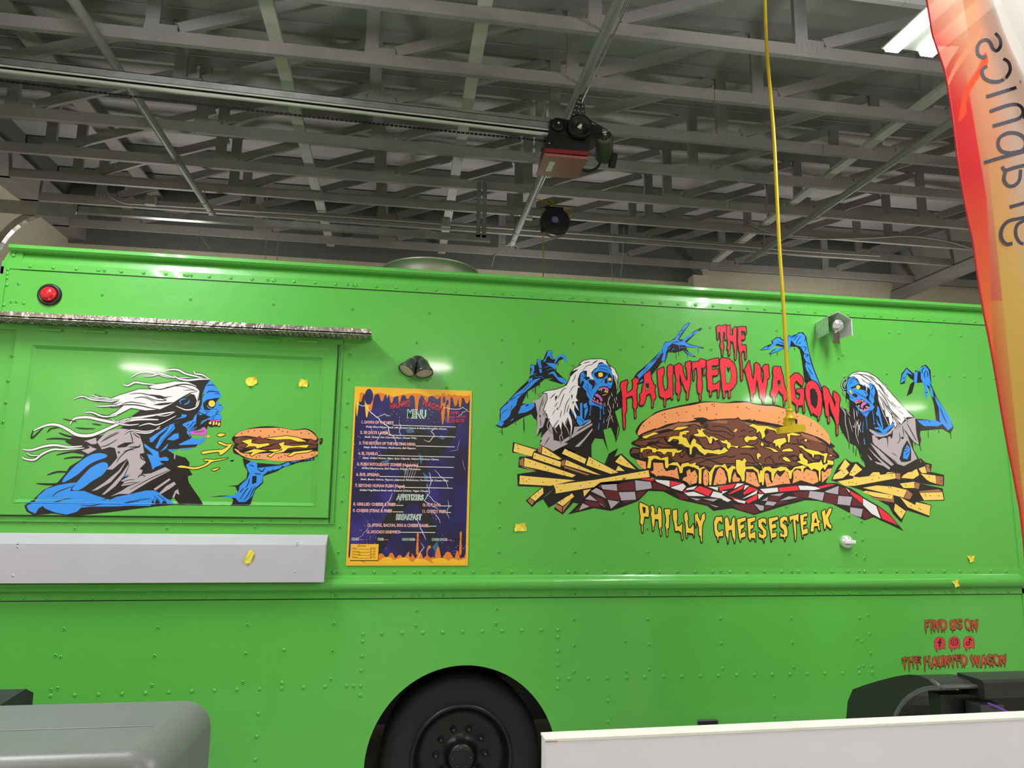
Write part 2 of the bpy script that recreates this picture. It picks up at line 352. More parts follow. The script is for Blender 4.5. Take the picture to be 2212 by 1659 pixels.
# opener rail and motor
A=P(1192,283,.6); B=P(-30,140,.6)
t=thing('door_opener','black and red overhead door opener with long chrome rail','door opener',(A.x,.6,A.z))
dirv=(B-A).normalized(); up=Vector((0,0,1)); up=(up-dirv*up.dot(dirv)).normalized(); side=Vector((0,1,0))
def alongbox(b,p,q,y0,y1,z0,z1):
    vs=[]
    for e in (p,q):
        for (yy,zz) in ((y0,z0),(y1,z0),(y1,z1),(y0,z1)): vs.append(e+side*yy+up*zz)
    b.add(vs,[(0,1,2,3),(7,6,5,4),(0,4,5,1),(1,5,6,2),(2,6,7,3),(3,7,4,0)])
E0=A+dirv*8.0*0+dirv*(B-A).length*1.25
b=MB(); alongbox(b,A,E0,-.02,-.016,-.004,.052); alongbox(b,A,E0,-.02,.012,.048,.052); b.build('upper_rail',GALV,t)
b=MB(); alongbox(b,A,E0,-.02,.012,.002,.006); alongbox(b,A,E0,-.024,-.02,-.012,.0); b.build('middle_rail',mat('polished_rail',(.9,.93,.88),.35,metal=.45),t)
b=MB(); alongbox(b,A,E0,-.026,.012,-.034,-.03); alongbox(b,A,E0,-.027,-.024,-.046,-.03);b.build('lower_rail',mat('polished_rail_low',(.92,.96,.9),.35,metal=.4),t)
b=MB(); alongbox(b,A,E0,-.012,.02,-.03,.0); b.build('rail_web',BLACK,t)
b=MB(); q0=A+up*(-.075)
n=150
for k in range(n):
    c=q0.lerp(q0+(E0-A),(k+.5)/n)+Vector((0,.005,-.02*math.sin(math.pi*(k+.5)/n))); b.box((c.x-.014,c.y-.003,c.z-.006),(c.x+.010,c.y+.003,c.z+.006))
b.build('drive_chain',BLACK,t,kind='stuff')
F=lambda px,py: P(px,py,.55)
pp=[F(1188,258),F(1215,256),F(1240,262),F(1300,272),F(1303,285),F(1300,290),F(1276,300),F(1270,327),F(1178,321),F(1181,300),F(1186,285)]
b=MB(); b.prism([(p.x,p.z) for p in pp],'y',.55,.75); b.build('housing',BLACK,t)
pp=[F(1178,321),F(1270,329),F(1270,337),F(1176,330)]
b=MB(); b.prism([(p.x,p.z) for p in pp],'y',.54,.78); b.build('control_cover',REDBOX,t)
# underside: red lid reaching toward the far side
zu=F(1176,330).z; xa=F(1176,330).x; xb=F(1270,337).x
b=MB(); b.box((xa,.545,zu-.022),(xb,.84,zu-.004)); b.build('control_lid',mat('red_enamel_sheen',L(178,112,114),.3,coat=.3),t)  # lid colour paled to carry the floor's reflection
c=P(1186,345,.6); b=MB(); b.box((xa+.05,.62,zu-.0235),(xa+.09,.76,zu-.022)); b.build('sticker',WHITEPL,t)
for k in range(4):
    pass
c=F(1251,277); b=MB(); b.lathe((c.x,.55,c.z),(0,-1,0),[(.0,.0),(.078,.0),(.082,.006),(.082,.012),(.076,.015),(.076,.028),(.082,.03),(.082,.036),(.066,.036),(.06,.022),(.02,.02),(0,.02)],36); b.build('pulley',BLACK,t)
b=MB(); b.lathe((c.x,.53,c.z),(0,-1,0),[(.022,0),(.022,.012),(.012,.014),(.012,.03),(0,.03)],14); b.build('pulley_hub',CHROME,t)
c2=F(1205,270); b=MB(); b.lathe((c2.x,.55,c2.z),(0,-1,0),[(0,0),(.046,0),(.046,.012),(.03,.014),(0,.014)],30); b.build('sprocket',BLACK,t)
b=MB(); b.lathe((c2.x,.53,c2.z),(0,-1,0),[(.009,0),(.009,.014),(0,.014)],6); b.build('bolt',CHROME,t)
c3=F(1186,311); b=MB(); b.lathe((c3.x+.0,.545,c3.z),(0,-1,0),[(.006,0),(.006,.01),(0,.01)],6); b.build('bolt',CHROME,t)
m0=F(1301,300); ax=Vector((.25,.9,-.42)).normalized()
st=Vector((m0.x,.50,m0.z))
b=MB(); b.lathe(st,ax,[(0,0),(.03,.0),(.052,.006),(.058,.02),(.06,.035),(.06,.18),(.05,.2),(0,.205)],28); b.build('motor',mat('motor_grey',L(96,94,88),.35,metal=.5),t)
b=MB()
for k in range(10):
    a=2*math.pi*k/10; U=ax.cross(Vector((0,0,1))).normalized(); V=ax.cross(U); o_=st+ax*-.0005+(U*math.cos(a)+V*math.sin(a))*.038
    b.tube([o_-(U*math.cos(a)+V*math.sin(a))*.008,o_+(U*math.cos(a)+V*math.sin(a))*.008],.005,5)
b.build('motor_vents',BLACK,t)
b=MB(); b.lathe(st-ax*.035,ax,[(0,0),(.014,0),(.02,.006),(.014,.012),(.014,.02),(.02,.026),(.012,.036)],18); b.build('motor_pulley',CHROME,t)
tip=st-ax*.02
b=MB(); b.tube([(c.x+.03,.53,c.z+.075),(tip.x+.02,tip.y,tip.z+.018)],.004,6); b.tube([(c.x-.0,.53,c.z-.082),(tip.x,tip.y,tip.z-.02)],.004,6); b.build('drive_belt',BLACK,t)
e=st+ax*.12+Vector((.07,0,-.02)); b=MB(); b.tube([e,e+Vector((.0,.06,-.07))],[.026,.026],14); b.build('capacitor',BLACK,t)
b=MB(); b.tube(smooth_path([(xb-.02,.7,zu+.0),(xb+.03,.7,zu-.03),(xb+.09,.66,zu-.02),(xb+.12,.64,zu+.03)]),.009,8); b.build('flex_hose',BLACK,t)
for (pa,pb) in (((1245,262),(1258,190)),((1262,268),(1258,225)),((1235,262),(1250,215))):
    a_=P(*pa,.62); b_=P(*pb,.62); b=MB(); dd=(b_-a_).normalized(); nn=Vector((-dd.z,0,dd.x))*.014
    b.add([a_+nn,b_+nn,b_-nn,a_-nn]+[v+Vector((0,.003,0)) for v in (a_+nn,b_+nn,b_-nn,a_-nn)],[(0,1,2,3),(7,6,5,4),(0,4,5,1),(1,5,6,2),(2,6,7,3),(3,7,4,0)])
    hang=b.build('hanger_strap',mat('perforated_steel',(.09,.09,.09),.4,metal=.8),t)
    b=MB()
    n=int((b_-a_).length/.03)
    for k in range(n):
        c_=a_.lerp(b_,(k+.5)/n); b.box((c_.x-.005,c_.y-.0015,c_.z-.004),(c_.x+.005,c_.y,c_.z+.004))
    b.build('slots',mat('slot_glow_free',L(170,170,160),.6),hang)
# flexible conduit left of opener
c=P(1175,200,.75); b=MB(); b.tube([P(1172,255,.75),P(1176,240,.75),P(1182,222,.75)],.008,8); b.bbox((c.x-.02,.76,P(0,222,.75).z),(c.x+.03,.78,P(0,210,.75).z),.002); 
b.build('conduit_whip',GALV,t)
# ------------------------------------------------------------------ yellow cord reel on the ceiling
c=P(1199,480,3.3); R=.095
R=(P(1231,480,3.3).x-P(1168,480,3.3).x)/2
t=thing('cord_reel','round black cord reel with blue label hung under the trusses','cord reel',(c.x,3.3,c.z))
b=MB(); b.lathe((c.x,3.26,c.z),(0,1,0),[(0,-.012),(.2*R,-.012),(.45*R,-.01),(.8*R,-.004),(.95*R,.004),(R,.015),(R,.1),(.9*R,.12),(0,.12)],40); b.build('drum',BLACKPL,t)
b=MB(); b.lathe((c.x-.01,3.2475,c.z+.01),(0,-1,0),[(.4*R,-.001),(.4*R,.0015),(0,.0015)],30); b.build('label',mat('blue_label',L(24,38,96),.4),t,label='round blue label')
b=MB()
for k in range(5):
    zz=c.z+.035-k*.013; w=(.022,.034,.03,.034,.028)[k]; b.box((c.x-.01-w,3.2455,zz-.002),(c.x-.01+w,3.2462,zz+.002))
b.build('label_print',WHITEPL,t)
b=MB(); b.box((c.x-.11,3.29,c.z+.12),(c.x+.09,3.4,c.z+.17)); b.bbox((c.x-.06,3.28,c.z+.08),(c.x+.07,3.38,c.z+.13),.008); b.build('bracket',BLACKPL,t)
b=MB(); b.bbox((c.x-.15,3.27,c.z-.13),(c.x-.09,3.34,c.z-.06),.01); b.build('cord_guide',BLACKPL,t)
b=MB(); b.tube(smooth_path([(c.x-.3,3.3,c.z+.18),(c.x-.24,3.28,c.z+.24),(c.x-.12,3.28,c.z+.21),(c.x-.02,3.27,c.z+.17),(c.x+.12,3.27,c.z+.16),(c.x+.17,3.27,c.z+.12),(c.x+.14,3.28,c.z+.05)]),.006,8)
b.tube(smooth_path([(c.x-.12,3.28,c.z+.21),(c.x-.08,3.27,c.z+.23),(c.x-.02,3.27,c.z+.19),(c.x-.06,3.27,c.z+.17)]),.006,8); b.build('lead_cord',YELLOW,t)
g0=P(1173,520,3.3); b=MB(); b.tube(smooth_path([(g0.x-.003,3.3,c.z-.09),(g0.x,3.3,g0.z-.15),(g0.x+.004,3.3,g0.z-.35),(g0.x,3.3,2.6)]),.006,8); b.build('drop_cord',YELLOW,t)
b=MB(); b.box((c.x-.27,3.26,c.z+.13),(c.x-.215,3.263,c.z+.22)); b.build('tag',WHITEPL,t)
b=MB(); b.bbox((c.x-.34,3.3,c.z+.02),(c.x-.24,3.36,c.z+.12),.004); o=b.build('outlet_box',GALV); tag(o,'small metal outlet box behind the pipe beside the cord reel','electrical box')
# ------------------------------------------------------------------ ceiling light fixtures
EM=mat('lit_tube',(1,1,1),.5,emis=(.97,1,.96),estr=9)
FIXW=mat('fixture_white',L(205,208,200),.4)
FL=['bright twin-tube ceiling light shining behind the orange flag','twin-tube ceiling light above the left of the truck','twin-tube ceiling light beyond the flag at the far right','short twin-tube ceiling light added just behind the viewer at the right','short twin-tube ceiling light added just behind the viewer at the left']
for i,(x,y) in enumerate(FIX):
    Lz=LZ[i]
    t=thing('ceiling_light',FL[i],'ceiling light',(x,y,Lz),'twin-tube ceiling lights')
    b=MB(); b.prism([(x-.155,Lz-.02),(x-.15,Lz-.024),(x-.045,Lz-.010),(x+.045,Lz-.010),(x+.15,Lz-.024),(x+.155,Lz-.02),(x+.06,Lz+.04),(x-.06,Lz+.04)],'y',y-FLEN[i]/2-.02,y+FLEN[i]/2+.02); b.build('housing',FIXW,t)
    for dx in (-.1,.1):
        b=MB(); b.prism([(x+dx-.045,Lz-.018),(x+dx-.035,Lz-.040),(x+dx+.035,Lz-.040),(x+dx+.045,Lz-.018)],'y',y-FLEN[i]/2-.015,y+FLEN[i]/2+.015); b.build('tube_diffuser',EM,t)
    for yy in (y-FLEN[i]/2+.2,y+FLEN[i]/2-.2):
        b=MB(); b.tube([(x,yy,Lz+.05),(x,yy,HZ)],.003,5); b.build('hanging_wire',GALV,t)
FAR=None
t=thing('ceiling_light','ceiling light in the next bay beyond the right edge','ceiling light',(7.7,2.4,4.24))  # housing for the added far-aisle fill, out of view
b=MB(); b.bbox((7.54,1.2,4.215),(7.86,3.6,4.285),.01); b.build('housing',FIXW,t)
for yy in (1.4,3.4):
    b=MB(); b.tube([(7.7,yy,4.28),(7.7,yy,HZ+.05)],.003,5); b.build('hanging_wire',GALV,t)
# warm hanging lamps further back in the shop
WL=SHOP
WE=mat('warm_bulb',(1,1,1),.5,emis=(1,.82,.55),estr=12)
for k,(x,y,z_) in enumerate(WL):
    t=thing('pendant_lamp',['warm pendant lamp behind the viewer near the middle','warm pendant lamp behind the viewer at the right','warm pendant lamp behind the viewer at the far right','warm pendant lamp behind the viewer by the left wall'][k],'lamp',(x,y,z_),'warm pendant lamps behind the viewer')
    b=MB(); b.lathe((x,y,z_),(0,0,-1),[(.0,.1),(.22,.06),(.27,.02),(.26,-.02),(.15,-.06),(0,-.075)],20); b.build('bulb',WE,t)
    b=MB(); b.lathe((x,y,z_+.06),(0,0,1),[(.33,-.06),(.31,-.03),(.2,.08),(.06,.14),(0,.14)],24); b.build('shade',GREYMET,t)
    b=MB(); b.tube([(x,y,z_+.12),(x,y,ZC)],.006,6); b.build('stem',BLACK,t)

for k,(x,y,z_) in enumerate(FILL_LAMPS):  # stands for the added fill lamps, hidden by the truck
    t=thing('fill_lamp',['upturned work lamp on a pole behind the truck at the left','upturned work lamp on a pole behind the middle of the truck','upturned work lamp on a pole behind the truck at the right'][k],'lamp',(x,y,0),'added fill lamps unseen behind the truck')
    b=MB(); b.tube([(x,y,0),(x,y,z_-.04)],.02,10); b.build('pole',BLACK,t)
    for a in range(3):
        b=MB(); b.tube([(x,y,.35),(x+.45*math.cos(a*2.094),y+.45*math.sin(a*2.094),.02)],.012,8); b.build('leg',BLACK,t)
    b=MB(); b.bbox((x-.2,y-.15,z_-.06),(x+.2,y+.15,z_),.012); b.build('lamp_head',YELLOW,t)
    b=MB(); b.box((x-.17,y-.12,z_),(x+.17,y+.12,z_+.004)); b.build('lamp_glass',mat('fill_lamp_glass',(1,1,1),.5,emis=(1,.97,.92),estr=8),t)
# ------------------------------------------------------------------ food truck body
TX0, TX1, TW = -2.0, 3.64, 2.25       # body ends and width
TR = thing('food_truck','bright green step van food truck with zombie and cheesesteak artwork','food truck',(.8,1.1,0))
zdrip = P(1000,603).z; zstrip = P(1000,637).z; zstrip2=P(1000,626).z
ZBT = P(1000,1229).z; ZBB = P(1000,1291).z
# roof profile (y,z): from the strip up over the drip rail to the roof
prof=[(0,zstrip),(.0,zstrip2),(.012,zdrip-.004),(.016,zdrip)]
roof=[(.016,zdrip),(.03,zdrip+.03),(.07,zdrip+.062),(.16,zdrip+.09),(.4,zdrip+.115),(TW-.4,zdrip+.115),(TW-.1,zdrip+.07),(TW,zdrip),(TW,.75),(TW-.03,.75)]
def loftx(name,prof,x0,x1,m,parent,smooth=False,nx=2):
    b=MB(); rows=[]
    for i in range(nx): rows.append([(x0+(x1-x0)*i/(nx-1),y,z) for y,z in prof])
    b.grid(rows,m,smooth); return b.build(name,None,parent)
loftx('roof_cap_panel',prof,TX0+.09,TX1,GREEN,TR)
loftx('roof',roof,TX0+.09,TX1,GREEN,TR)
# drip rail
dr=[(.018,zdrip-.004),(-.02,zdrip+.002),(-.03,zdrip+.012),(-.03,zdrip+.028),(-.024,zdrip+.032),(.02,zdrip+.034)]
b=MB(); b.prism(dr,'x',P(25,539).x,TX1,GREEN); b.build('drip_rail',None,TR)
# strip cover along the rivet line
b=MB(); b.prism([(.002,zstrip-.001),(-.004,zstrip),(-.0045,zstrip+.001),(-.0035,zstrip+.036),(.002,zstrip+.037)],'x',P(16,576).x,TX1,GREEN); b.build('rivet_strip',None,TR)
b=MB(); b.box((TX0+.09,-.0012,zstrip-.004),(TX1,.0,zstrip-.001)); b.build('seam',BLACK,TR)
# upper side panel with nothing cut: flat sheet
def sheet(name,poly,y,thick,m,parent,holes=None,**kw):
    b=MB(); loops=[[Vector((u,v,0)) for u,v in poly]]+[[Vector((u,v,0)) for u,v in h] for h in (holes or [])]
    flat=[p for l in loops for p in l]; tr=tessellate_polygon(loops)
    n=len(flat); vs=[(p.x,y,p.y) for p in flat]+[(p.x,y+thick,p.y) for p in flat]
    fs=[tuple(t) for t in tr]+[tuple(i+n for i in t[::-1]) for t in tr]; o=0
    for l in loops:
        k=len(l)
        for i in range(k): fs.append((o+i,o+(i+1)%k,n+o+(i+1)%k,n+o+i))
        o+=k
    b.add(vs,fs); return b.build(name,m,parent,**kw)
sheet('side_panel',[(TX0,ZBT-.02),(TX1,ZBT-.02),(TX1,zstrip+.01),(TX0,zstrip+.01)],0,.012,GREEN,TR)
# lower panel with wheel arch
AC=(.362,P(1010,1437).z-.478); AR=.478
poly=[(TX0,.30),(TX0,ZBB+.02),(TX1,ZBB+.02),(TX1,.30),(AC[0]+.60,.30),(AC[0]+.52,.31)]
a0=math.radians(-12); 
arc=[(AC[0]+AR*math.cos(a0+(math.pi-2*a0)*k/48),AC[1]+AR*math.sin(a0+(math.pi-2*a0)*k/48)) for k in range(49)]
poly+=[(AC[0]+.488,.34)]+arc+[(AC[0]-.488,.34),(AC[0]-.52,.31),(AC[0]-.60,.30)]
sheet('lower_side_panel',poly,0,.012,GREEN,TR)
# belt rail: two flanges and the half-round rub rail
loftx('belt_flange',[(.0,ZBT),(-.005,ZBT-.001),(-.006,ZBT-.03)],TX0,TX1-.03,GREEN,TR)
zc=(ZBT+ZBB)/2
b=MB()
pr=[(-.006,ZBT-.03),(-.010,ZBT-.036)]+[(-.012-.030*math.sin(math.pi*k/14),ZBT-.04-(ZBT-ZBB-.078)*(1-math.cos(math.pi*k/14))/2) for k in range(15)]+[(-.006,ZBB+.032)]
rows=[]
xs=[TX0,TX1-.06,TX1-.045,TX1-.035,TX1-.03]; sc=[1,1,.85,.5,0]
for x,s_ in zip(xs,sc): rows.append([(x,-.006+(y+.006)*s_,zc+(z-zc)*(1 if s_==1 else .6+.4*s_)) for y,z in pr])
b.grid(rows,GREEN,True); b.build('rub_rail',None,TR)
loftx('belt_flange',[(-.006,ZBB+.032),(-.006,ZBB+.001),(.0,ZBB)],TX0,TX1-.03,GREEN,TR)
b=MB(); b.box((TX0,-.0015,ZBB-.004),(TX1-.03,.0,ZBB-.0005)); b.build('seam',BLACK,TR)
# end walls, floor, far side skirt, wheel wells
b=MB(); b.box((TX1-.012,.0,.30),(TX1,TW,zdrip+.05)); b.build('front_wall',GREEN,TR)
b=MB(); b.box((TX0,.0,.30),(TX0+.012,TW,zdrip-.05)); b.build('rear_wall',GREEN,TR)
b=MB(); b.box((TX0+.02,.02,.86),(-.25,TW,.90)); b.box((1.0,.02,.86),(TX1-.02,TW,.90)); b.box((-.25,.75,.86),(1.0,TW,.90)); b.box((-.25,.02,1.0),(1.0,.75,1.02)); b.box((-.7,1.2,.23),(1.4,1.25,.9)); b.build('underbody',BLACK,TR)
b=MB(); b.box((TX0,.72,.62),(TX1,.80,.82)); b.box((TX0,1.45,.62),(TX1,1.53,.82)); b.tube([(.37,.2,.44),(.37,2.0,.44)],.06,12); b.build('chassis_frame',BLACK,TR)
# corner trims
zc0=P(20,590).z
b=MB(); n=10; pts=[(TX0,zstrip-.03),(TX0,.3),(TX0+.03,.3),(TX0+.03,zstrip-.03)]
b.prism(pts,'y',-.007,.0,GREEN); b.build('corner_trim',None,TR)
b=MB(); b.prism([(TX1-.045,.3),(TX1,.3),(TX1,zstrip),(TX1-.045,zstrip)],'y',-.006,.0,GREEN); b.build('corner_trim',None,TR)
# rounded rear roof corner
b=MB(); cxr=TX0+.09
arcp=[(cxr-.085*math.sin(math.pi/2*k/8),zdrip-.07+.10*math.cos(math.pi/2*k/8)) for k in range(9)]
b.prism(arcp+[(TX0+.005,zstrip-.02),(cxr+.002,zstrip-.02)],'y',.002,TW-.1,GREEN); b.build('roof_corner',None,TR)
# ---- rivets (world x,z on the side)
def seg(px,py): 
    p=P(px,py); return (p.x,p.z)
solid=[]; pop=[]
C=lambda lst,x0,y0,s: [seg(x0+u/s,y0+v/s) for u,v in lst]
s1=2.765
pop+=C([(382,830),(942,821),(1478,805),(1995,796),(331,987),(362,997),(922,990),(1468,976),(1986,960),(306,1192),(343,1182),(907,1166),(1452,1147),(1976,1129),(447,229),(996,228),(1522,222),(2030,222),(2020,373),(143,190),(351,188),(533,187),(713,187),(903,187),(1092,187),(1265,186),(1446,186),(1618,185),(1795,185)],0,1059,s1)
solid+=C([(1697,952),(1684,1150),(303,1227),(447,1223),(589,1219),(729,1215),(869,1211),(1008,1206),(1146,1200),(1280,1196),(1415,1191),(1550,1187),(1681,1183),(1813,1178),(1941,1173),(2069,1168),(2113,1168),(2153,1167),(2150,1225),(1543,1334),(1533,1470),(1523,1608),(2168,859),(2166,903),(2161,990),(2157,1077)],0,1059,s1)
pop+=C([(554,720),(1032,710),(550,811),(1028,799),(1050,71),(1048,222),(1044,371),(1495,226),(1497,371),(1787,134),(1930,230),(1934,372),(1492,773),(1494,928),(1493,1086),(1934,772),(1940,922),(1943,1073),(1799,904),(1805,1087)],700,1059,s1)
solid+=C([(343,856),(466,852),(588,850),(709,848),(828,845),(946,843),(1064,840),(1181,837),(1296,835),(1396,834),(1396,877),(1396,960),(1396,1043),(1395,1127),(1463,1126),(1395,1183),(1578,1124),(1692,1121),(1805,1119),(1916,1116),(2028,1112),(1696,1256),(1697,1382)],700,1059,s1)
pop+=C([(810,381),(1212,384),(1258,409),(1133,163),(1166,155),(1242,188),(1203,247),(1249,298),(792,100),(401,767),(823,765),(1231,763),(1281,746),(405,916),(831,911),(1290,859),(1216,888),(1242,905),(1297,975),(413,1067),(839,1058),(1226,1060),(1254,1052),(1302,1053),(721,1231),(726,1352)],1412,1059,s1)
solid+=C([(59,1112),(169,1111),(279,1109),(388,1107),(496,1104),(602,1102),(709,1100),(815,1098),(919,1096),(1024,1094),(1128,1092),(1230,1089),(1306,1088),(2158,93),(2168,198),(2179,303),(2190,411)],1412,1059,s1)
pop+=C([(110,311),(67,420),(97,420),(610,377),(1138,404),(1632,434),(2104,462),(596,528),(1115,550)],0,500,s1)
solid+=C([(143,427),(25,438),(84,122),(80,142),(47,226),(42,251),(42,276),(40,318)],0,500,s1)
pop+=C([(293,268),(285,399),(278,528),(272,657),(264,793),(256,927),(248,1063)],640,660,2.514)
pop+=C([(188,245),(187,511),(180,781),(173,1330),(173,1610),(1040,17),(1042,286),(1040,548),(1870,62),(1873,323),(1605,352)],1050,690,5.53)
pop+=C([(903,77),(912,285),(1537,105),(2127,372),(2172,342)],1330,690,4.424)
solid+=C([(1410,190),(1520,195),(1860,210),(2187,227),(925,670),(1383,637),(1893,657),(2065,662)],1640,680,5.027)
solid+=C([(557,997),(565,1072),(573,1150),(582,1228),(590,1308),(598,1385),(606,1468),(288,647),(355,650),(424,653),(490,656)],1912,500,2.073)
pop+=[seg(25,769),seg(17,823),seg(12,870),seg(6,912),seg(900,740),seg(924,822),seg(965,837),seg(1165,735),seg(927,676)]
xc=P(185/s1,569).x
xs_=[]; x=xc
while x<TX1-.08: xs_.append(x); x+=.1065
strip_r=[(x,zstrip+.018) for x in xs_]
strip_p=[(P(u/s1,0).x if 0 else P(u/s1,500+v/s1).x,zstrip+.018) for u,v in ((585,230),(625,233),(1103,262),(1143,265),(1600,292),(1638,295),(2077,322),(2110,326))]+[(P(1085,640).x,zstrip+.018),(P(1238,648).x,zstrip+.018),(P(1387,655).x,zstrip+.018)]
x=P(762,1237).x-.1*19
belt=[]
while x<TX1-.06: belt.append(x); x+=.1003
belt_r=[(x,ZBT-.015) for x in belt]+[(x,ZBB+.015) for x in belt]
belt_p=[(P(p,1235).x,z_) for p in (729,907,959,1077,1241,1349,1401,1556,1709,1855) for z_ in (ZBT-.015,ZBB+.015)]
def dome(m):
    b=MB(); b.lathe((0,0,0),(0,-1,0),[(.0095,0),(.009,.0022),(.006,.0042),(.003,.0052),(0,.0054)],8,m); return b
def popm():
    b=MB(); b.lathe((0,0,0),(0,-1,0),[(.0092,0),(.0088,.002),(.006,.0036),(.0034,.0038),(.003,.0016)],8,GREEN); b.lathe((0,0,0),(0,-1,0),[(.003,.0018),(0,.0019)],8,BLACK); return b
r0=dome(GREEN).build('rivet',None,None); p0=popm().build('pop_rivet',None,None)
def place(o0,lst,y,first=[True]):
    for i,(x,z) in enumerate(lst):
        o=o0.copy(); COL.objects.link(o); o.name=o0.name; o.parent=TR; o.matrix_parent_inverse=parent_inv(TR); o.location=(x,y,z)
place(r0,solid,0); place(r0,strip_r,-.004); place(r0,belt_r,-.0058)
place(p0,pop,0); place(p0,strip_p,-.004); place(p0,belt_p,-.0058)
bpy.data.objects.remove(r0); bpy.data.objects.remove(p0)
# ---- serving hatch
q=lambda px,py:seg(px,py)
fo=[q(38,715),q(729,744),q(709,1118),q(-10,1116)]
fi=[q(72,750),q(700,770),q(682,1091),q(31,1088)]
z_top=(fo[0][1]+fo[1][1])/2; fo=[(fo[3][0]*.5+fo[0][0]*.5,z_top),(fo[1][0]*.5+fo[2][0]*.5,z_top),(fo[1][0]*.5+fo[2][0]*.5,fo[2][1]),(fo[3][0]*.5+fo[0][0]*.5,fo[2][1])]
zt=(fi[0][1]+fi[1][1])/2; zb=(fi[2][1]+fi[3][1])/2; xl=(fi[0][0]+fi[3][0])/2; xr=(fi[1][0]+fi[2][0])/2
fi=[(xl,zt),(xr,zt),(xr,zb),(xl,zb)]
BEV=.016
b=MB()
pin=[(fi[0][0]+BEV,fi[0][1]-BEV),(fi[1][0]-BEV,fi[1][1]-BEV),(fi[2][0]-BEV,fi[2][1]+BEV),(fi[3][0]+BEV,fi[3][1]+BEV)]
b.add([(x,-.002,z) for x,z in pin],[(0,1,2,3)],GREEN)
for i in range(4):
    j=(i+1)%4; b.add([(fi[i][0],-.0155,fi[i][1]),(fi[j][0],-.0155,fi[j][1]),(pin[j][0],-.002,pin[j][1]),(pin[i][0],-.002,pin[i][1])],[(0,1,2,3)],GREEN)
b.build('hatch_door',None,TR)
gp=.0006
for i in range(4):
    j=(i+1)%4
    pts=[fo[i],fo[j],fi[j],fi[i]]; cx_=sum(p[0] for p in pts)/4; cz_=sum(p[1] for p in pts)/4
    pts=[(p[0]+(gp if p[0]<cx_ else -gp)*(1 if i%2==0 else 0),p[1]) for p in pts]
    b=MB(); b.prism(pts,'y',-.016,-.0005,GREEN); b.build('hatch_frame_rail',None,TR)
# bright bead on the inner lower and side edges
bl=[fi[3][0]+.004,P(58,1089).x,P(338,1089).x,P(440,1090).x,P(500,1090).x,P(540,1090).x,fi[2][0]-.004]
for k_,cc in enumerate(('g','b','k','g','k','g')):
    b=MB(); b.tube([(bl[k_],-.0158,fi[3][1]+.001),(bl[k_+1],-.0158,fi[3][1]+.001)],.0028,8); b.build('hatch_bead',DEC[cc],TR)
b=MB(); b.tube([(fi[3][0],-.0150,fi[3][1]),(fi[0][0],-.0150,fi[0][1])],.002,8); b.build('hatch_bead',GREEN,TR)
b=MB(); b.tube([(fi[2][0],-.0150,fi[2][1]),(fi[1][0],-.0150,fi[1][1])],.003,8); b.build('hatch_bead',GREEN,TR)
# channel round the hatch
ch=.028
xo=fo[1][0]+ch; zo=fo[2][1]-ch*1.0
b=MB(); b.box((fo[1][0]+.004,-.0015,zo),(fo[1][0]+.009,-.0002,z_top)); b.box((TX0+.03,-.0015,fo[2][1]-.009),(fo[1][0]+.009,-.0002,fo[2][1]-.004)); b.build('hatch_gap_shade',mat('seam_shadow_paint',L(40,84,34),.5),TR)  # dark green strips paint the shade inside the groove
b=MB(); b.box((xo-.004,-.011,zo),(xo,-.0,z_top+.02),GREEN); b.box((TX0+.03,-.011,zo-.004),(xo,-.0,zo),GREEN); b.build('hatch_channel',None,TR)
for u,v in ((303,592),(567,603),(1607,652),(1838,661)):
    p=P(u/s1,500+v/s1,-.01); b=MB(); b.bbox((p.x-.055,-.027,p.z-.006),(p.x+.055,-.012,p.z+.008),.003); b.build('hinge',GREEN,TR)
b=MB(); b.box((TX0+.03,-.012,z_top),(xo,-.0005,z_top+.028)); b.build('hatch_hinge_bar',GREEN,TR)
# awning: diamond plate ledge
za=P(400,715).z; xa1=P(804,733).x; AW=.125
PLATE=mat('diamond_plate',(.55,.52,.50),.24,metal=1,bump=.002,bscale=60,var=.35,vscale=35,bump2=(25,.006))
aw=MB(); aw.box((TX0+.0,-AW,za),(xa1,0,za+.006)); aw.box((TX0,-AW,za-.004),(xa1,-AW+.004,za+.028)); A_=aw.build('awning_ledge',PLATE,TR,label='diamond-plate steel ledge above the hatch')
b=MB(); rr=random.Random(3)
for i in range(int((xa1-TX0)/.027)):
    for j in range(4):
        x=TX0+.014+i*.027; y=-AW+.02+j*.03; s_=1 if (i+j)%2 else -1; d=.009
        b.tube([(x-d,y-d*s_*.7,za-.0005),(x+d,y+d*s_*.7,za-.0005)],.0022,5)
b.build('tread_pattern',PLATE,A_,kind='stuff')
# shelf below the hatch
ys=-.085; zt0=P(350,1153).z; zt1=P(350,1176,ys).z; zb1=P(350,1259,ys).z; xs1=P(704,1178,ys).x
b=MB(); b.box((TX0,ys,zb1),(xs1,ys+.004,zt1)); b.add([(TX0,ys,zt1),(xs1,ys,zt1),(xs1-.0,0,zt0),(TX0,0,zt0)],[(0,1,2,3)]); b.add([(xs1,ys,zt1),(xs1,0,zt0),(xs1,ys+.02,zb1),(xs1,ys,zb1)],[(0,1,2,3)])
b.box((TX0,ys+.004,zb1),(xs1,ys+.03,zb1+.004))
SHF=b.build('folding_shelf',SHELF,TR,label='light grey folded service shelf')
for u,v in ((107,320),(104,340),(78,510),(1776,310),(1775,328),(1763,487)):
    p=P(u/s1,1059+v/s1,ys); b=MB(); b.lathe((p.x,ys,p.z),(0,-1,0),[(.0055,0),(.004,.0025),(0,.003)],8); b.build('screw',CHROME,SHF)
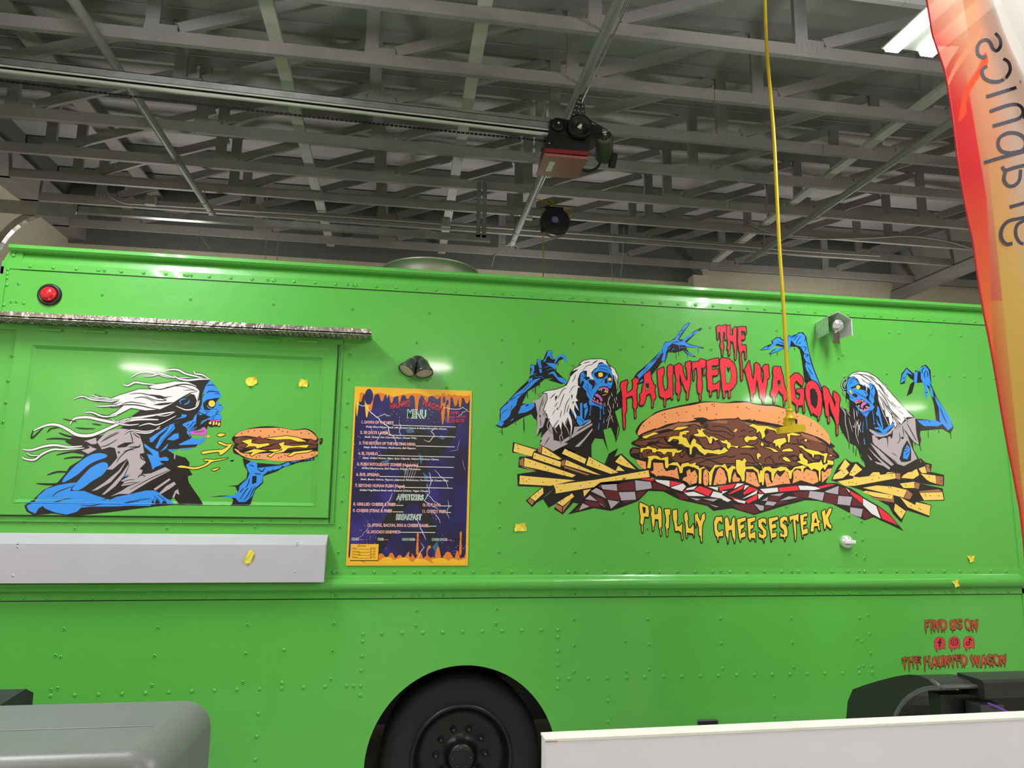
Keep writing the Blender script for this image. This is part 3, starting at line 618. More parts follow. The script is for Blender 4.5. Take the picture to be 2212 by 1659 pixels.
# marker lamp
p=P(108,637); b=MB(); b.lathe((p.x,0,p.z),(0,-1,0),[(.056,0),(.056,.008),(.05,.016),(.040,.014),(.038,.004),(0,.004)],32); ml=b.build('marker_lamp',BLACKPL,TR,label='round black marker lamp holder')
b=MB(); b.lathe((p.x,0,p.z),(0,-1,0),[(.037,.004),(.037,.02),(.033,.026),(.027,.027),(.026,.034),(.022,.037),(0,.038)],28); b.build('lens',RED,ml,label='round red lens')
# twin flood lamp
p=P(902,790); fx,fz=p.x,p.z
b=MB(); b.lathe((fx,0,fz),(0,-1,0),[(.05,0),(.05,.03),(.047,.036),(.04,.038),(0,.038)],30); fl=b.build('flood_lamp_base',GREYMET,TR)
b=MB(); b.lathe((fx,-.038,fz-.008),(0,-1,0),[(.009,0),(.009,.003),(0,.004)],10); b.build('screw',CHROME,fl)
for s_,(ex,ez) in ((-1,(-.066,-.062)),(1,(.034,-.082))):
    base=Vector((fx+s_*.022,-.052,fz+.016)); tipv=Vector((fx+(-.060 if s_<0 else .036),-.082,fz-(.046 if s_<0 else .058))); ax=(tipv-base).normalized()
    b=MB(); L0=(tipv-base).length
    b.lathe(base,ax,[(0,-.01),(.018,-.008),(.03,.012),(.038,.045),(.042,L0-.02),(.046,L0-.018),(.047,L0),(.043,L0),(.042,L0-.006)],30)
    b.tube([base+Vector((0,.02,0)),base+ax*.03],[.014,.014],12)
    hd=b.build('lamp_head',GREYMET,fl)
    b=MB(); b.lathe(base,ax,[(.042,L0-.006),(0,L0-.005)],28); b.build('lens',GLASS,hd)
# box lamp in diamond plate shroud
o_=lambda u,v,y: P(1740+u/18.43,660+v/18.43,y)
yb=-.16
TLb=o_(385,625,0); BLb=o_(405,1250,0)
xL=(TLb.x+BLb.x)/2; ztp=TLb.z; zbt=BLb.z
fTL=P(1740+885/18.43,660+430/18.43,yb); 
# front edge of the left cheek
xF=fTL.x
fR=P(1740+1825/18.43,660+520/18.43,-.10)
PL2=mat('diamond_plate_bright',(.72,.75,.72),.3,metal=.55,bump=.0006,bscale=70)
zt_,zb_=fTL.z,P(1740+900/18.43,660+1090/18.43,yb).z
b=MB(); d_=.003
A0=Vector((xL,0,zb_)); A1=Vector((xF,yb,zb_)); A2=Vector((xF,yb,zt_)); A3=Vector((xL,0,zt_))
def slab(b,quad,n): b.add([*quad,*[v+n for v in quad]],[(0,1,2,3),(7,6,5,4),(0,4,5,1),(1,5,6,2),(2,6,7,3),(3,7,4,0)])
slab(b,[A0,A1,A2,A3],Vector((d_,d_,0)))
xR=P(1740+1460/18.43,660+1330/18.43,-.02).x+.04
xR=xF+.17
B0=Vector((xR-.045,0,zb_)); B1=Vector((xR,yb+.03,zb_)); B2=Vector((xR,yb+.03,zt_)); B3=Vector((xR-.045,0,zt_))
slab(b,[B0,B1,B2,B3],Vector((-d_,d_,0)))
T=Vector(((xF+xR)/2-.01,0,zt_+.035)); T1=Vector(((xF+xR)/2-.01,yb+.012,zt_+.035))
slab(b,[A3,A2,T1,T],Vector((0,0,-d_))); slab(b,[T,T1,B2,B3],Vector((0,0,-d_)))
sh=b.build('lamp_shroud',PL2,TR,label='diamond-plate lamp shroud')
b=MB()
for i in range(4):
    for j in range(5):
        f_=(i+.5)/4; c=A0.lerp(A1,f_); z0=zb_+(j+.5)*(zt_-zb_)/5; s_=1 if (i+j)%2 else -1; dirx=(A1-A0).normalized()*.008
        b.tube([c-dirx+Vector((-.001,-.001,z0-c.z-.006*s_)),c+dirx+Vector((-.001,-.001,z0-c.z+.006*s_))],.0018,5)
b.build('tread_pattern',PL2,sh,kind='stuff')
lc=Vector(((xF+xR)/2-.005,-.13,zb_+.055)); b=MB(); b.lathe(lc,(0.0,-1,-.25),[(.0,-.10),(.02,-.10),(.024,-.04),(.032,-.02),(.035,0),(.034,.003)],28,CHROME); b.lathe(lc,(0,-1,-.25),[(.034,.002),(.02,.012),(0,.016)],28,mat('clear_lens',(.85,.85,.85),.05,metal=.7)); b.build('spot_lamp',None,sh)
b=MB(); b.box((lc.x-.006,-.10,lc.z-.10),(lc.x+.026,-.09,lc.z-.02)); b.build('lamp_bracket',CHROME,sh)
# chrome cap with white tabs
p=P(1826,1170); b=MB(); b.lathe((p.x,0,p.z),(0,-1,0),[(.034,0),(.036,.01),(.035,.022),(.028,.032),(.012,.037),(0,.037)],32); cp=b.build('door_lock',mat('clear_chrome',(.82,.82,.82),.22,metal=.45,coat=.5),TR,label='round chrome lock')
b=MB(); b.bbox((p.x-.030,-.046,p.z-.010),(p.x+.036,-.036,p.z+.010),.003); b.build('white_tab',WHITEPL,cp,label='white plastic tab')
# latch seen just above the board
p=P(1530,1556); b=MB(); b.bbox((p.x-.06,-.012,p.z-.03),(p.x+.05,0,p.z+.004),.004); b.build('side_marker_recess',BLACKPL,TR)
# roof exhaust fan
c=P(930,590,1.05); zr=P(930,560,1.05-.29).z
b=MB(); b.lathe((c.x,1.05,0),(0,0,1),[(.27,zdrip+.10),(.29,zr-.12),(.31,zr-.05),(.325,zr-.012),(.335,zr-.01),(.337,zr),(.33,zr+.003),(.31,zr-.01),(.2,zr-.1)],64,STEEL); b.build('exhaust_fan',None,TR,label='stainless exhaust fan bowl')
# wheel
wx,wz=.366,.375
def wheel(x,y0,parent,det=True):
    b=MB(); Rw=.405
    b.lathe((x,y0,wz),(0,1,0),[(.245,.012),(.262,0),(.31,-.008),(.345,-.004),(.375,.006),(.392,.02),(.40,.035),(Rw,.05),(Rw,.20),(.39,.225),(.30,.24),(.2,.22)],72)
    ty=b.build('tyre',RUBBER,parent)
    b=MB()
    for k in range(66):
        a=2*math.pi*k/66; ca,sa=math.cos(a),math.sin(a)
        for (ra,rb,ya,yb_) in ((.385,.409,.012,.06),(.409,.409,.06,.12)):
            p0_=Vector((x+ra*ca,y0+ya,wz+ra*sa)); p1_=Vector((x+rb*ca,y0+yb_,wz+rb*sa)); w=Vector((-sa,0,ca))*.012
            dn=Vector((ca,0,sa))*-.012
            b.add([p0_-w,p1_-w,p1_+w,p0_+w,p0_-w+dn,p1_-w+dn,p1_+w+dn,p0_+w+dn],[(0,1,2,3),(7,6,5,4),(0,4,5,1),(1,5,6,2),(2,6,7,3),(3,7,4,0)])
    b.build('tread_blocks',RUBBER,ty,kind='stuff')
    b=MB(); b.lathe((x,y0,wz),(0,1,0),[(.262,.004),(.255,-.006),(.246,-.004),(.238,.012),(.225,.055),(.205,.075),(.185,.08),(.16,.077),(.10,.075),(.07,.06),(.068,.02),(.06,.012),(.03,.008),(0,.008)],56); rim=b.build('wheel_rim',BLACK,parent)
    for k in range(10):
        a=2*math.pi*(k+.5)/10-.31; c_=Vector((x+.128*math.cos(a),y0+.074,wz+.128*math.sin(a)))
        b=MB(); b.lathe(c_,(0,-1,0),[(.019,-.002),(.017,.012),(.012,.02),(.01,.034),(0,.036)],6 if k%1 else 8); b.build('lug_nut',mat('lug_black',(.02,.02,.022),.18) if k==0 else bpy.data.materials['lug_black'],rim)
    for k in range(6):
        a=2*math.pi*k/6; c_=Vector((x+.045*math.cos(a),y0+.012,wz+.045*math.sin(a)))
        b=MB(); b.lathe(c_,(0,-1,0),[(.007,0),(.006,.008),(0,.009)],6); b.build('hub_bolt',bpy.data.materials['lug_black'],rim)
wheel(wx,.085,TR)
b=MB(); b.lathe((wx,1.8,wz),(0,1,0),[(.1,0),(.3,-.008),(.39,.02),(.405,.05),(.405,.2),(.39,.225),(.1,.24)],40); b.build('far_tyre',RUBBER,TR)
b=MB(); b.lathe((3.0,.1,wz),(0,1,0),[(.1,0),(.3,-.008),(.39,.02),(.405,.05),(.405,.2),(.39,.225),(.1,.24)],40); b.build('front_tyre',RUBBER,TR)
# ------------------------------------------------------------------ tape pieces stuck on the truck (top-level: they can be peeled off)
def tape(px,py,w,h,ang,lab,y=0.0,seed=1):
    p=P(px,py,y); rr=random.Random(seed); n=7; b=MB(); ca,sa=math.cos(ang),math.sin(ang); rows=[]
    for i in range(n):
        row=[]
        for j in range(n):
            u=(i/(n-1)-.5); v=(j/(n-1)-.5)
            lift=.002+.010*abs(u*1.2+v*.8)**1.5+.004*math.sin(9*u+seed)*math.cos(7*v)
            uu=u*w*(1+.12*math.sin(5*v+seed)); vv=v*h*(1+.12*math.sin(6*u+seed*2))
            row.append((p.x+uu*ca-vv*sa,y-max(.0015,lift),p.z+uu*sa+vv*ca))
        rows.append(row)
    b.grid(rows); o=b.build('masking_tape',TAPE); tag(o,lab,'tape','scraps of yellow masking tape')
tape(544,824,.052,.042,.35,'yellow tape scrap on the hatch, left of its neighbour above the sandwich',-.0025,1)
tape(656,828,.040,.038,-.1,'curled yellow tape scrap on the hatch near its right edge',-.0025,2)
tape(1124,1139,.060,.040,.1,'yellow tape scrap on the green side between the menu and the lettering',0,3)
tape(539,1203,.032,.060,-.35,'folded yellow tape scrap on the grey shelf front',ys-.001,4)
tape(2097,1207,.038,.034,.15,'yellow tape scrap above the rub rail near the right corner',0,5)
tape(2064,1260,.034,.038,.3,'yellow tape scrap stuck on the rub rail at the right',-.04,6)
ART = """
# ---- left running zombie
> running_zombie_graphic|blue zombie lunging with blown white hair
@ 30 780 4.74
k 520,820 640,770 900,760 1100,680 1300,540 1500,500 1700,440 1850,420 1930,540 1850,640 1770,690 1850,830 1900,840 1860,880 1700,895 1600,930 1660,960 1760,990 1800,1040 1790,1100 1830,1165 1780,1180 1790,1240 1850,1330 1900,1400 1940,1472 1700,1475 1640,1400 1560,1440 1640,1472 1440,1490 1000,1545 600,1590 400,1560 200,1580 130,1540 105,1480 200,1415 300,1320 430,1260 520,1160 570,1080 700,1000 720,960 560,930 700,900 560,850
/k9 700,790 560,770 460,735
/k8 700,830 480,795 330,800
/k8 760,940 600,930 435,962
/k8 760,990 620,985 510,1000
/k8 600,1140 450,1135 340,1168
/k9 560,1240 400,1262 230,1255
b~ 820,950 900,943 955,965 935,990 850,1020 770,1060 700,1120 640,1170 520,1238 498,1222 560,1140 640,1060 740,985
b~ 890,1040 945,1040 965,1070 955,1105 900,1170 800,1230 720,1290 650,1325 597,1315 620,1270 700,1180 790,1090
b 210,1445 250,1380 330,1310 450,1270 560,1250 645,1243 600,1280 575,1330 720,1330 820,1370 900,1395 985,1420 1050,1390 1200,1360 1350,1325 1440,1325 1490,1350 1550,1400 1610,1430 1645,1470 1580,1465 1530,1425 1510,1465 1460,1410 1440,1460 1420,1420 1400,1482 1200,1480 1050,1488 800,1490 690,1500 640,1545 540,1572 420,1550 320,1510 290,1490 255,1505 220,1562 150,1530 130,1480
/k4 390,1390 440,1345 520,1310 600,1285
/k4 290,1455 400,1450 500,1420 590,1405
/k3 900,1425 980,1400
/k4 680,1475 800,1480 900,1462 1050,1465
/k3 1050,1470 1200,1445 1290,1435
/k3 1130,1450 1300,1420 1400,1408
/k5 320,1520 290,1492 270,1530
/k3 1430,1380 1480,1420 1490,1465
/k3 1470,1370 1540,1420 1570,1465
/k2.5 1440,1400 1425,1440
e 850,830 880,795 960,715 1100,690 1200,705 1290,765 1320,850 1335,940 1285,950 1330,1000 1350,1040 1290,1100 1320,1120 1300,1160 1400,1150 1550,1085 1605,1120 1400,1225 1260,1310 1180,1360 1080,1360 990,1385 1100,1330 1200,1265 1095,1280 1130,1240 1095,1225 1180,1180 1140,1170 1185,1060 1160,1000 1080,1050 1010,1110 950,1110 1000,1060 1060,990 1035,890 980,880 900,905 880,870
e 1165,1000 1075,1120 930,1240 795,1330 850,1320 990,1240 1090,1130
e 1190,1035 1100,1160 1000,1270 898,1370 930,1365 1040,1280 1130,1170
e 1430,1310 1590,1200 1605,1215 1450,1325
e 1490,1350 1560,1280 1640,1235 1660,1260 1600,1305 1500,1365
e 720,820 840,785 850,840 790,880 850,900 760,950 690,915 780,890
e 1640,940 1655,960 1650,1005 1640,1000
e 1620,1400 1650,1330 1680,1310 1695,1370 1660,1350 1640,1400
.k2.4 1075,935
/b5 1125,1180 1190,1165
k 1060,870 1130,835 1240,830 1180,855 1150,880 1060,888
k 700,830 740,820 790,850 850,850 830,880 770,870
/k4 890,830 980,780 1080,730
/k3 910,810 990,760 1070,725
/k4 880,880 960,860 1060,800
/k5 1180,880 1280,875 1290,850
/k4 1290,880 1200,900 1120,930
/k4 1050,1040 1090,980 1160,920 1230,905
/k5 1290,960 1310,1000 1350,1020
/k5 1290,1110 1340,1090 1360,1050
/k5 1350,1180 1300,1165 1270,1195
/k2.5 1100,1240 1180,1215 1240,1215
/k2.5 1110,1260 1200,1245 1260,1240
/k3 1180,1320 1400,1200 1600,1115
/k3 1000,1370 1150,1290 1300,1230
/k4 1190,720 1210,790 1215,830
/k4 1220,740 1260,770 1290,785
b 1600,650 1705,618 1640,640 1650,690 1540,800 1470,900 1448,885 1500,780 1560,720
b 1390,790 1590,655 1560,700 1480,760 1420,830 1395,830
b 1565,805 1640,745 1685,738 1690,790 1640,812
b 1330,840 1400,890 1480,930 1490,990 1560,980 1590,1005 1575,1022 1490,1020 1520,1050 1540,1050 1450,1085 1420,1112 1400,1040 1362,950 1425,965 1400,930 1340,880
b 1495,930 1585,838 1560,895
b 1570,905 1690,900 1600,928
b 1700,905 1850,880 1800,900 1720,915
b 1710,505 1760,540 1780,535 1760,575 1640,600 1720,570
/k2.5 1500,830 1600,720 1640,660
# face
@ 370 790 5.6
b 315,190 400,170 450,175 500,200 540,250 575,300 582,320 605,355 580,395 555,430 600,470 628,500 600,540 585,570 606,610 600,660 480,660 440,650 380,680 300,770 240,790 220,830 235,870 360,895 385,865 410,885 405,905 370,925 355,952 290,952 100,960 90,950 240,880 185,810 200,770 170,740 135,720 145,700 220,670 262,655 300,570 350,500 350,440 400,350 380,280 350,230
k 385,450 430,410 520,395 585,385 560,415 540,440 535,480 510,520 450,540 400,535 385,490
k 310,580 350,600 370,590 430,600 480,620 440,640 370,670 330,750 300,740 270,770 300,690
k 440,655 600,650 600,700 590,740 520,735 480,745 440,725 430,770 400,745 330,770 240,800 330,730 400,680
p~ 228,812 260,790 330,785 372,780 365,755 400,742 425,770 432,800 415,830 370,842 300,832 245,828
/k3 270,805 340,800 400,790
y~ 452,690 470,678 485,685 480,708 462,706
y~ 500,715 505,680 520,672 524,700 508,722
y~ 532,708 540,680 552,675 556,705 542,716
y~ 562,715 572,688 590,690 588,720 572,728
p 465,665 590,652 592,678 560,672 520,668 475,680
p 395,850 420,850 440,865 410,875
y~ 430,855 450,840 465,855 445,868
.y7.2 490,458
/b5 432,480 455,510 500,515
/k5 425,330 460,310 520,312 580,322
/k4 430,245 470,232 540,245
/k3 440,330 450,300
/k3 470,320 480,295
/k3 500,318 510,292
/k4 545,590 550,560 580,545
/k3 470,640 540,590 580,580
/k3 500,650 520,620
/k4 340,560 400,590 440,570
/k3 400,540 440,560 470,550
/k3 370,510 330,540
/k3 390,300 370,330
/k3 400,340 375,370
/k3 380,400 355,420
/k4 240,790 290,720 340,650 430,600
/k4 200,760 240,720 270,680
/k4 280,600 340,560 320,620 300,680
/k3 180,730 220,700
/k3 210,800 240,760 300,700
/k3 350,250 380,265
/k3 345,280 375,295
/k3 500,215 505,235
/k3 520,340 560,335 590,345
/k3 560,470 590,480 610,470
/k3 420,440 400,470
/k3 530,520 560,530
/k3 420,590 410,620
/k3 250,690 290,680
/k3 300,640 330,620
# hair
@ 30 780 4.74
k 1800,180 1890,185 2010,190 1965,250 1930,330 1925,440 1890,520 1850,560 1700,540 1500,560 1300,560 1150,600 1300,500 1600,430 1860,330 1880,290 1840,240 1700,205
wo 1900,310 1860,250 1780,215 1650,208 1560,225 1450,238 1380,262 1410,290 1280,288 1150,330 1080,350 1000,382 900,372 835,345 880,378 800,400 690,362 850,412 1000,420 1085,400 980,460 925,462 1050,472 1130,450 1050,520 960,562 860,545 780,520 860,568 960,582 1080,540 1200,478 1350,505 1500,492 1600,445 1700,380 1790,330 1850,345 1885,430 1880,470 1850,500
/k5 1380,270 1500,290 1700,240 1830,250 1890,290
/k3 1550,270 1700,255 1860,300
/k4 1180,340 1300,330 1500,370 1620,360
/k4 1330,350 1450,400 1560,400 1400,350
k 1390,340 1500,350 1580,380 1480,385
/k4 1230,380 1330,370 1450,420
/k5 1000,480 1120,450 1260,450 1400,480 1520,500
k 1420,450 1500,430 1640,420 1580,445 1500,455
/k3 1700,400 1800,330 1880,310
/k3 1740,300 1820,295 1880,305
/k4 1100,440 1200,420 1350,440
/k3 900,455 1000,450 1100,420
k 1700,410 1800,345 1830,345 1790,400 1740,460 1690,440
/b5 1710,440 1700,410 1730,390 1760,385
/b5 1740,445 1780,430 1800,400
%w8 1650,175 1560,160 1450,125 1350,110 1270,125 1200,168
%w7 1800,170 1640,165 1500,130 1420,150 1330,155
%w9 1960,185 1880,160 1760,130 1680,90 1600,88 1540,100
%w8 2010,190 1930,140 1860,130 1840,100
%w9 2000,185 1900,185 1780,195 1690,180 1640,150
%w9 1440,240 1330,230 1240,218 1170,250 1120,242
%w7 1080,395 900,400 800,395 700,360 605,392
%w6 960,375 880,375 800,345
%w7 1060,450 950,460 840,460
%w8 1060,555 920,568 800,525 725,528
%w13 1640,520 1400,560 1200,590 1040,625 900,605 750,575 620,590 572,650
%w15 1480,600 1250,600 1080,640 900,720 780,762 650,755 550,700 450,655 340,655 200,712
%w11 700,870 560,880 420,860 300,875 180,910 70,902
%w10 720,890 500,905 400,905 290,950 210,1010 110,1000 75,970
%w6 260,965 180,965 130,940
%w6 1660,560 1480,650 1380,640 1280,665
%w6 1500,665 1400,730 1300,735 1220,720
%w6 1000,590 1080,640 1180,655 1280,645
%w5 1210,570 1160,615 1060,610
%w5 1500,690 1350,720 1200,705 1130,745
%w4 1650,520 1560,560 1450,555
%w6 1900,400 1870,470 1770,500 1660,460
/k6 200,700 180,790 300,680
/k5 340,730 380,690 460,680
/k5 630,680 720,690 830,690
/k5 800,640 900,655
/k5 500,590 640,620
> sandwich_graphic|cheesesteak held on a blue hand with flying cheese
@ 370 780 4.74
k 730,990 780,1010 850,1040 1100,1060 1280,1000 1460,990 1465,1015 1300,1040 1140,1095 1080,1130 940,1180 940,1250 860,1320 810,1465 620,1468 635,1420 600,1385 380,1392 500,1378 640,1378 680,1340 655,1285 570,1280 680,1270 770,1200 780,1130 745,1070
b 765,1062 830,1018 880,1050 880,1095 960,1085 1100,1070 1150,1060 1120,1095 1070,1112 1000,1130 940,1165 932,1240 860,1300 830,1380 760,1442 690,1442 660,1402 500,1390 640,1375 690,1330 700,1280 780,1200 800,1150 780,1110
b 1140,1060 1200,1032 1222,1058 1155,1085
b 1215,1035 1268,1008 1280,1035
b~ 1268,1002 1310,985 1348,1003 1290,1027
.b2 1372,1006 1405,1004 1440,1006
k 830,1180 875,1172 870,1245 825,1262
/k5 880,1100 930,1130 960,1090
/k4 760,1300 790,1250 800,1200
/k4 700,1420 760,1330 790,1300
/k4 740,1430 790,1360 830,1290
/k4 800,1400 830,1340 860,1280
/k4 700,1350 740,1300
/k4 850,1150 920,1160
/k4 800,1060 850,1080
/k3 960,1160 1000,1120
/k3 1010,1140 1050,1105
k~ 620,795 680,735 800,690 950,668 1100,675 1250,702 1380,690 1460,730 1505,790 1550,790 1540,850 1505,860 1512,910 1500,955 1450,992 1200,1030 1000,1012 850,1010 740,990 700,965 640,940 630,885 650,850
o~ 648,772 720,718 850,690 1000,684 1120,684 1260,708 1380,702 1450,740 1492,790 1470,812 1440,800 1300,785 1180,762 1080,780 960,788 870,778 760,765
n 650,800 700,775 870,790 900,765 940,790 1000,810 1100,790 1200,790 1300,800 1400,830 1425,790 1480,830 1520,800 1545,800 1520,845 1480,850 1490,880 1400,912 1300,900 1150,910 1000,902 870,900 760,890 700,912 665,872 700,850 650,830
o~ 645,902 680,908 720,940 850,950 1000,942 1200,942 1350,930 1490,925 1495,955 1420,992 1250,1020 1100,1025 950,1007 820,1000 720,965
/k5 700,845 800,830 880,800
/k5 900,880 1000,870 1090,840
/k5 1200,840 1350,840 1480,860
/k5 700,880 850,905 960,880
/k5 1250,910 1400,900 1480,890
co 960,790 1100,775 1180,765 1300,785 1385,822 1300,825 1220,800 1150,800 1080,805
co 720,820 800,800 825,802 820,840 900,850 1000,840 1005,860 930,880 880,895 860,872 800,872 760,885 790,855
co 1100,845 1160,825 1150,860 1250,870 1410,857 1385,888 1300,880 1200,890 1150,930 1060,945 1020,982 985,972 1080,920 1130,885
co 740,940 850,900 985,918 900,935 860,950 825,972 808,962 840,930
co 1190,970 1250,930 1450,908 1400,935 1280,945 1220,975
co 990,915 1060,905 1130,905 1060,930
c~o 655,850 620,848 560,852 500,825 482,838 560,868 615,862 560,925 500,962 485,930 400,938 325,950 316,930 400,915 520,905 600,862
c~o 65,1085 105,1070 240,1088 340,1060 385,1022 340,1022 350,1006 450,1010 580,990 500,1015 420,1030 360,1070 250,1107 150,1095
c~o 470,757 505,740 552,750 505,772
y~o 412,1115 440,1103 492,1093 450,1120
k~ 600,1022 620,1012 645,1018 622,1030
.k1.3 720,740 790,720 850,712 915,715 1055,725 1100,698 1140,718 1190,725 1330,735 1410,742 1000,765 770,970 870,985 905,970 1100,990 1125,980 1165,965 1340,985 1440,960 700,920
# ---- right scene zombies
> arm_reaching_zombie_graphic|blue long-haired zombie on the left with both arms raised
@ 1050 690 5.53
k 600,970 700,880 800,905 900,850 1000,700 1010,640 1150,510 1380,482 1500,560 1572,680 1565,800 1560,900 1620,830 1625,1050 1540,1100 1580,1240 1550,1470 1535,1400 1490,1290 1400,1320 1440,1500 1462,1590 1400,1430 1300,1420 1258,1500 1262,1659 900,1640 640,1500 665,1340 610,1400 620,1300 600,1200 570,1180 540,1130 440,1170 240,1290 180,1300 115,1270 160,1220 165,1070 300,930 400,820 500,730 520,680 600,640 525,660 530,540 600,545 610,470 680,490 730,370 785,370 800,470 850,480 920,405 970,510 920,470 860,500 830,560 840,620 970,740 905,775 700,710 640,780 500,860 430,1005 580,1000
g 640,760 800,700 700,715 650,770
/k4 193,1290 193,1385
/k5 450,1170 455,1355
/k3 350,1230 352,1262
/k4 495,870 495,945
/k4 590,800 590,900
/k3 635,760 638,820
/k3 560,830 562,870
/k3 860,500 862,560
/k4 1560,1200 1590,1310 1550,1470
@ 1060 740 7.9
b 105,1400 160,1330 175,1260 165,1160 220,1090 295,1030 300,990 350,960 420,880 560,780 640,700 650,620 720,590 700,640 860,602 760,680 680,760 600,830 520,900 460,960 440,1060 350,1160 330,1240 280,1300 210,1350 230,1370 185,1430
b 465,1215 520,1080 600,1040 740,1030 750,1080 700,1140 600,1190
k~ 585,1075 620,1058 655,1062 620,1085
b 335,1335 400,1280 385,1310 345,1342
b 675,400 740,380 745,440 745,490 720,480 700,450
b 695,470 730,485 725,548 680,545
b 790,300 830,280 855,300 860,360 872,440 830,430 808,370
b 820,450 865,450 875,510 845,522
b 970,140 1035,140 1045,190 1085,290 1030,275 1000,220 960,250 930,320 890,340 945,250 965,190
b 1085,335 1130,240 1200,215 1230,190 1280,230 1308,340 1270,320 1240,270 1200,240 1150,270 1130,310 1105,345
b 945,345 1110,355 1115,400 1095,470 1060,430 980,380
b 975,545 1020,510 1080,488 1150,590 1220,600 1312,665 1290,700 1210,680 1150,640 1090,570 1060,530
/b3 740,560 800,590 860,578 905,612
/b3 900,430 1000,400 1080,390
/b3 950,470 1060,440
/b3 750,540 790,525
/k4 180,1230 230,1170 300,1130
/k4 320,1165 360,1100 360,1060
/k5 300,1010 400,945 440,930
/k4 430,910 520,880 560,850
/k4 540,830 640,740 680,660
/k4 590,790 650,730
/k4 180,1370 220,1350
/k4 640,700 700,660 740,630
/k3 830,300 840,420
/k3 1000,180 1030,200 1050,270
e 705,1005 820,965 900,880 960,840 1040,860 1060,890 1000,930 1000,1010 1040,1090 1040,1140 1000,1280 930,1290 920,1350 890,1440 830,1470 800,1580 780,1540 800,1440 790,1280 800,1220 780,1130 765,1030 735,1020
e 1020,1290 1050,1450 1075,1659 845,1659 880,1600 1000,1460
k 825,1240 845,1225 855,1270 840,1290
/k5 900,920 860,1050 820,1200
/k5 850,1300 855,1430
/k5 960,1120 940,1290
/k4 1000,1120 980,1260
/k4 900,980 880,1080
/k4 1010,1460 940,1640
/k6 1030,1100 1040,1200 1000,1320
%w4 870,905 830,895 805,850
%w5 1100,815 1050,800 1015,750
@ 1050 690 5.53
e 640,1490 760,1290 800,1440 960,1475 980,1485 800,1575 740,1540
/k4 700,1500 760,1400
@ 1200 765 8.294
e 0,1640 200,1500 420,1370 655,1235 660,1270 400,1435 200,1560 0,1659
e 345,1659 500,1520 658,1330 665,1360 520,1545 420,1659
e 340,1300 400,1300 500,1280 635,1178 630,1225 500,1300 410,1350 350,1430 310,1500 320,1400
e 280,1070 310,1150 340,1300 320,1180
wo 430,180 500,120 620,95 820,90 900,110 950,200 1050,260 1115,400 1110,500 1100,640 1080,520 1040,400 975,260 900,190 830,140 770,160 740,240 700,260 640,330 650,390 705,455 620,440 600,400 560,410 565,300 500,295 440,340 400,450 400,560 445,600 400,600 385,700 365,780 405,835 355,850 385,920 420,1020 370,960 340,900 335,1000 375,1100 365,1170 320,1050 260,960 240,1050 290,1180 300,1300 262,1540 275,1300 220,1130 170,1230 180,1320 120,1200 100,1350 125,1440 60,1250 0,1330 -60,1300 -130,1150 -150,1080 -210,1000 -140,800 -150,700 -230,690 -150,660 0,640 120,600 200,560 245,470 270,400 380,290 258,370 330,270 480,180
k~ 262,380 300,310 400,270 380,300 300,350
%w4 105,1340 110,1450 150,1555
%w4 130,1400 75,1480 100,1620
%w4 230,1150 180,1260 215,1350 245,1440
%w4 60,1180 -20,1300 30,1420
%w4 -100,1150 -150,1290 -60,1420
%w4 -180,1000 -220,1120
%w4 985,740 950,880 985,980 980,1060 910,1210
%w4 940,990 990,1100 1035,1225
%w4 1025,1110 960,1170 925,1360
%w4 1000,690 1020,760
%w4 960,760 930,920
%w5 1035,370 1090,470 1105,600
/w3 880,870 885,940
/w3 1060,820 1080,880
/w3 1040,880 1035,980
/w3 1080,760 1100,830
/w3 1110,880 1110,950
/w3 1050,790 1070,850
/k5 620,130 560,150 500,160
/k4 740,130 640,190 560,210 480,300
/k5 300,500 340,430 360,360
/k4 250,700 300,600 360,560
/k5 40,800 120,650 200,600
/k5 60,980 120,800 160,700
/k5 150,1100 190,900 260,780
/k5 -20,950 40,860
/k4 -60,1100 0,980
/k5 80,1150 110,1000
/k5 200,1050 240,900
/k6 -100,800 0,700
k -10,760 40,740 0,850
k 280,720 310,740 290,820
k 300,860 330,840 320,900
k 20,980 50,940 40,1010
/k5 660,160 760,110
/k6 900,130 950,190 1010,290
b 765,180 860,165 940,200 1000,290 1028,400 1022,520 990,610 960,612 935,580 860,570 790,590 750,650 690,730 655,830 660,860 830,930 825,985 770,940 680,915 612,915 598,870 605,800 560,740 550,660 480,590 520,500 480,470 440,540 450,350 500,310 545,380 520,440 560,470 600,440 700,460 690,420 640,380 690,290 750,250
k 690,340 790,300 900,325 950,340 900,400 830,440 750,440 700,390
.y5.2 808,368
/b4 750,400 790,432
k 930,385 960,330 1010,400 1005,510 950,500
.y3.6 972,450
k 880,520 885,450 925,420 930,525
k 590,460 700,470 710,540 690,590 650,650 660,570 600,510
k 650,830 690,730 770,610 860,585 945,620 955,670 900,790 850,900 830,925 740,885 660,855
p 770,622 860,585 940,605 955,660 920,650 860,615 800,625 750,650
p~ 708,725 750,712 800,750 835,800 838,845 805,835 780,780 720,755
p 655,800 690,830 760,860 830,895 830,915 750,880 660,840
y 775,640 790,625 800,655
y 805,620 835,615 825,665
y 870,680 900,630 910,680
y 910,690 925,645 945,690
y 680,770 705,790 700,825
y 735,815 765,830 765,865
y 800,860 825,870 820,895
/y4 835,745 925,710
/b5 640,880 630,960 612,1095
/b5 800,950 805,1060 803,1165
/b5 850,880 855,980 865,1070
.b1.6 616,1085 803,1160 866,1060 865,1220
/b4 870,1150 865,1230
/b6 785,1230 765,1360
/k4 760,230 850,210 940,240
/k4 780,260 860,270 950,310
/k4 800,520 870,430 900,380
/k3 700,600 760,520
/k4 720,480 720,560
/k4 560,520 590,600
/k4 520,560 600,660
/k3 600,600 660,690
/k3 560,640 640,760
/k4 480,330 520,350 520,420 480,440
/k5 470,390 510,400
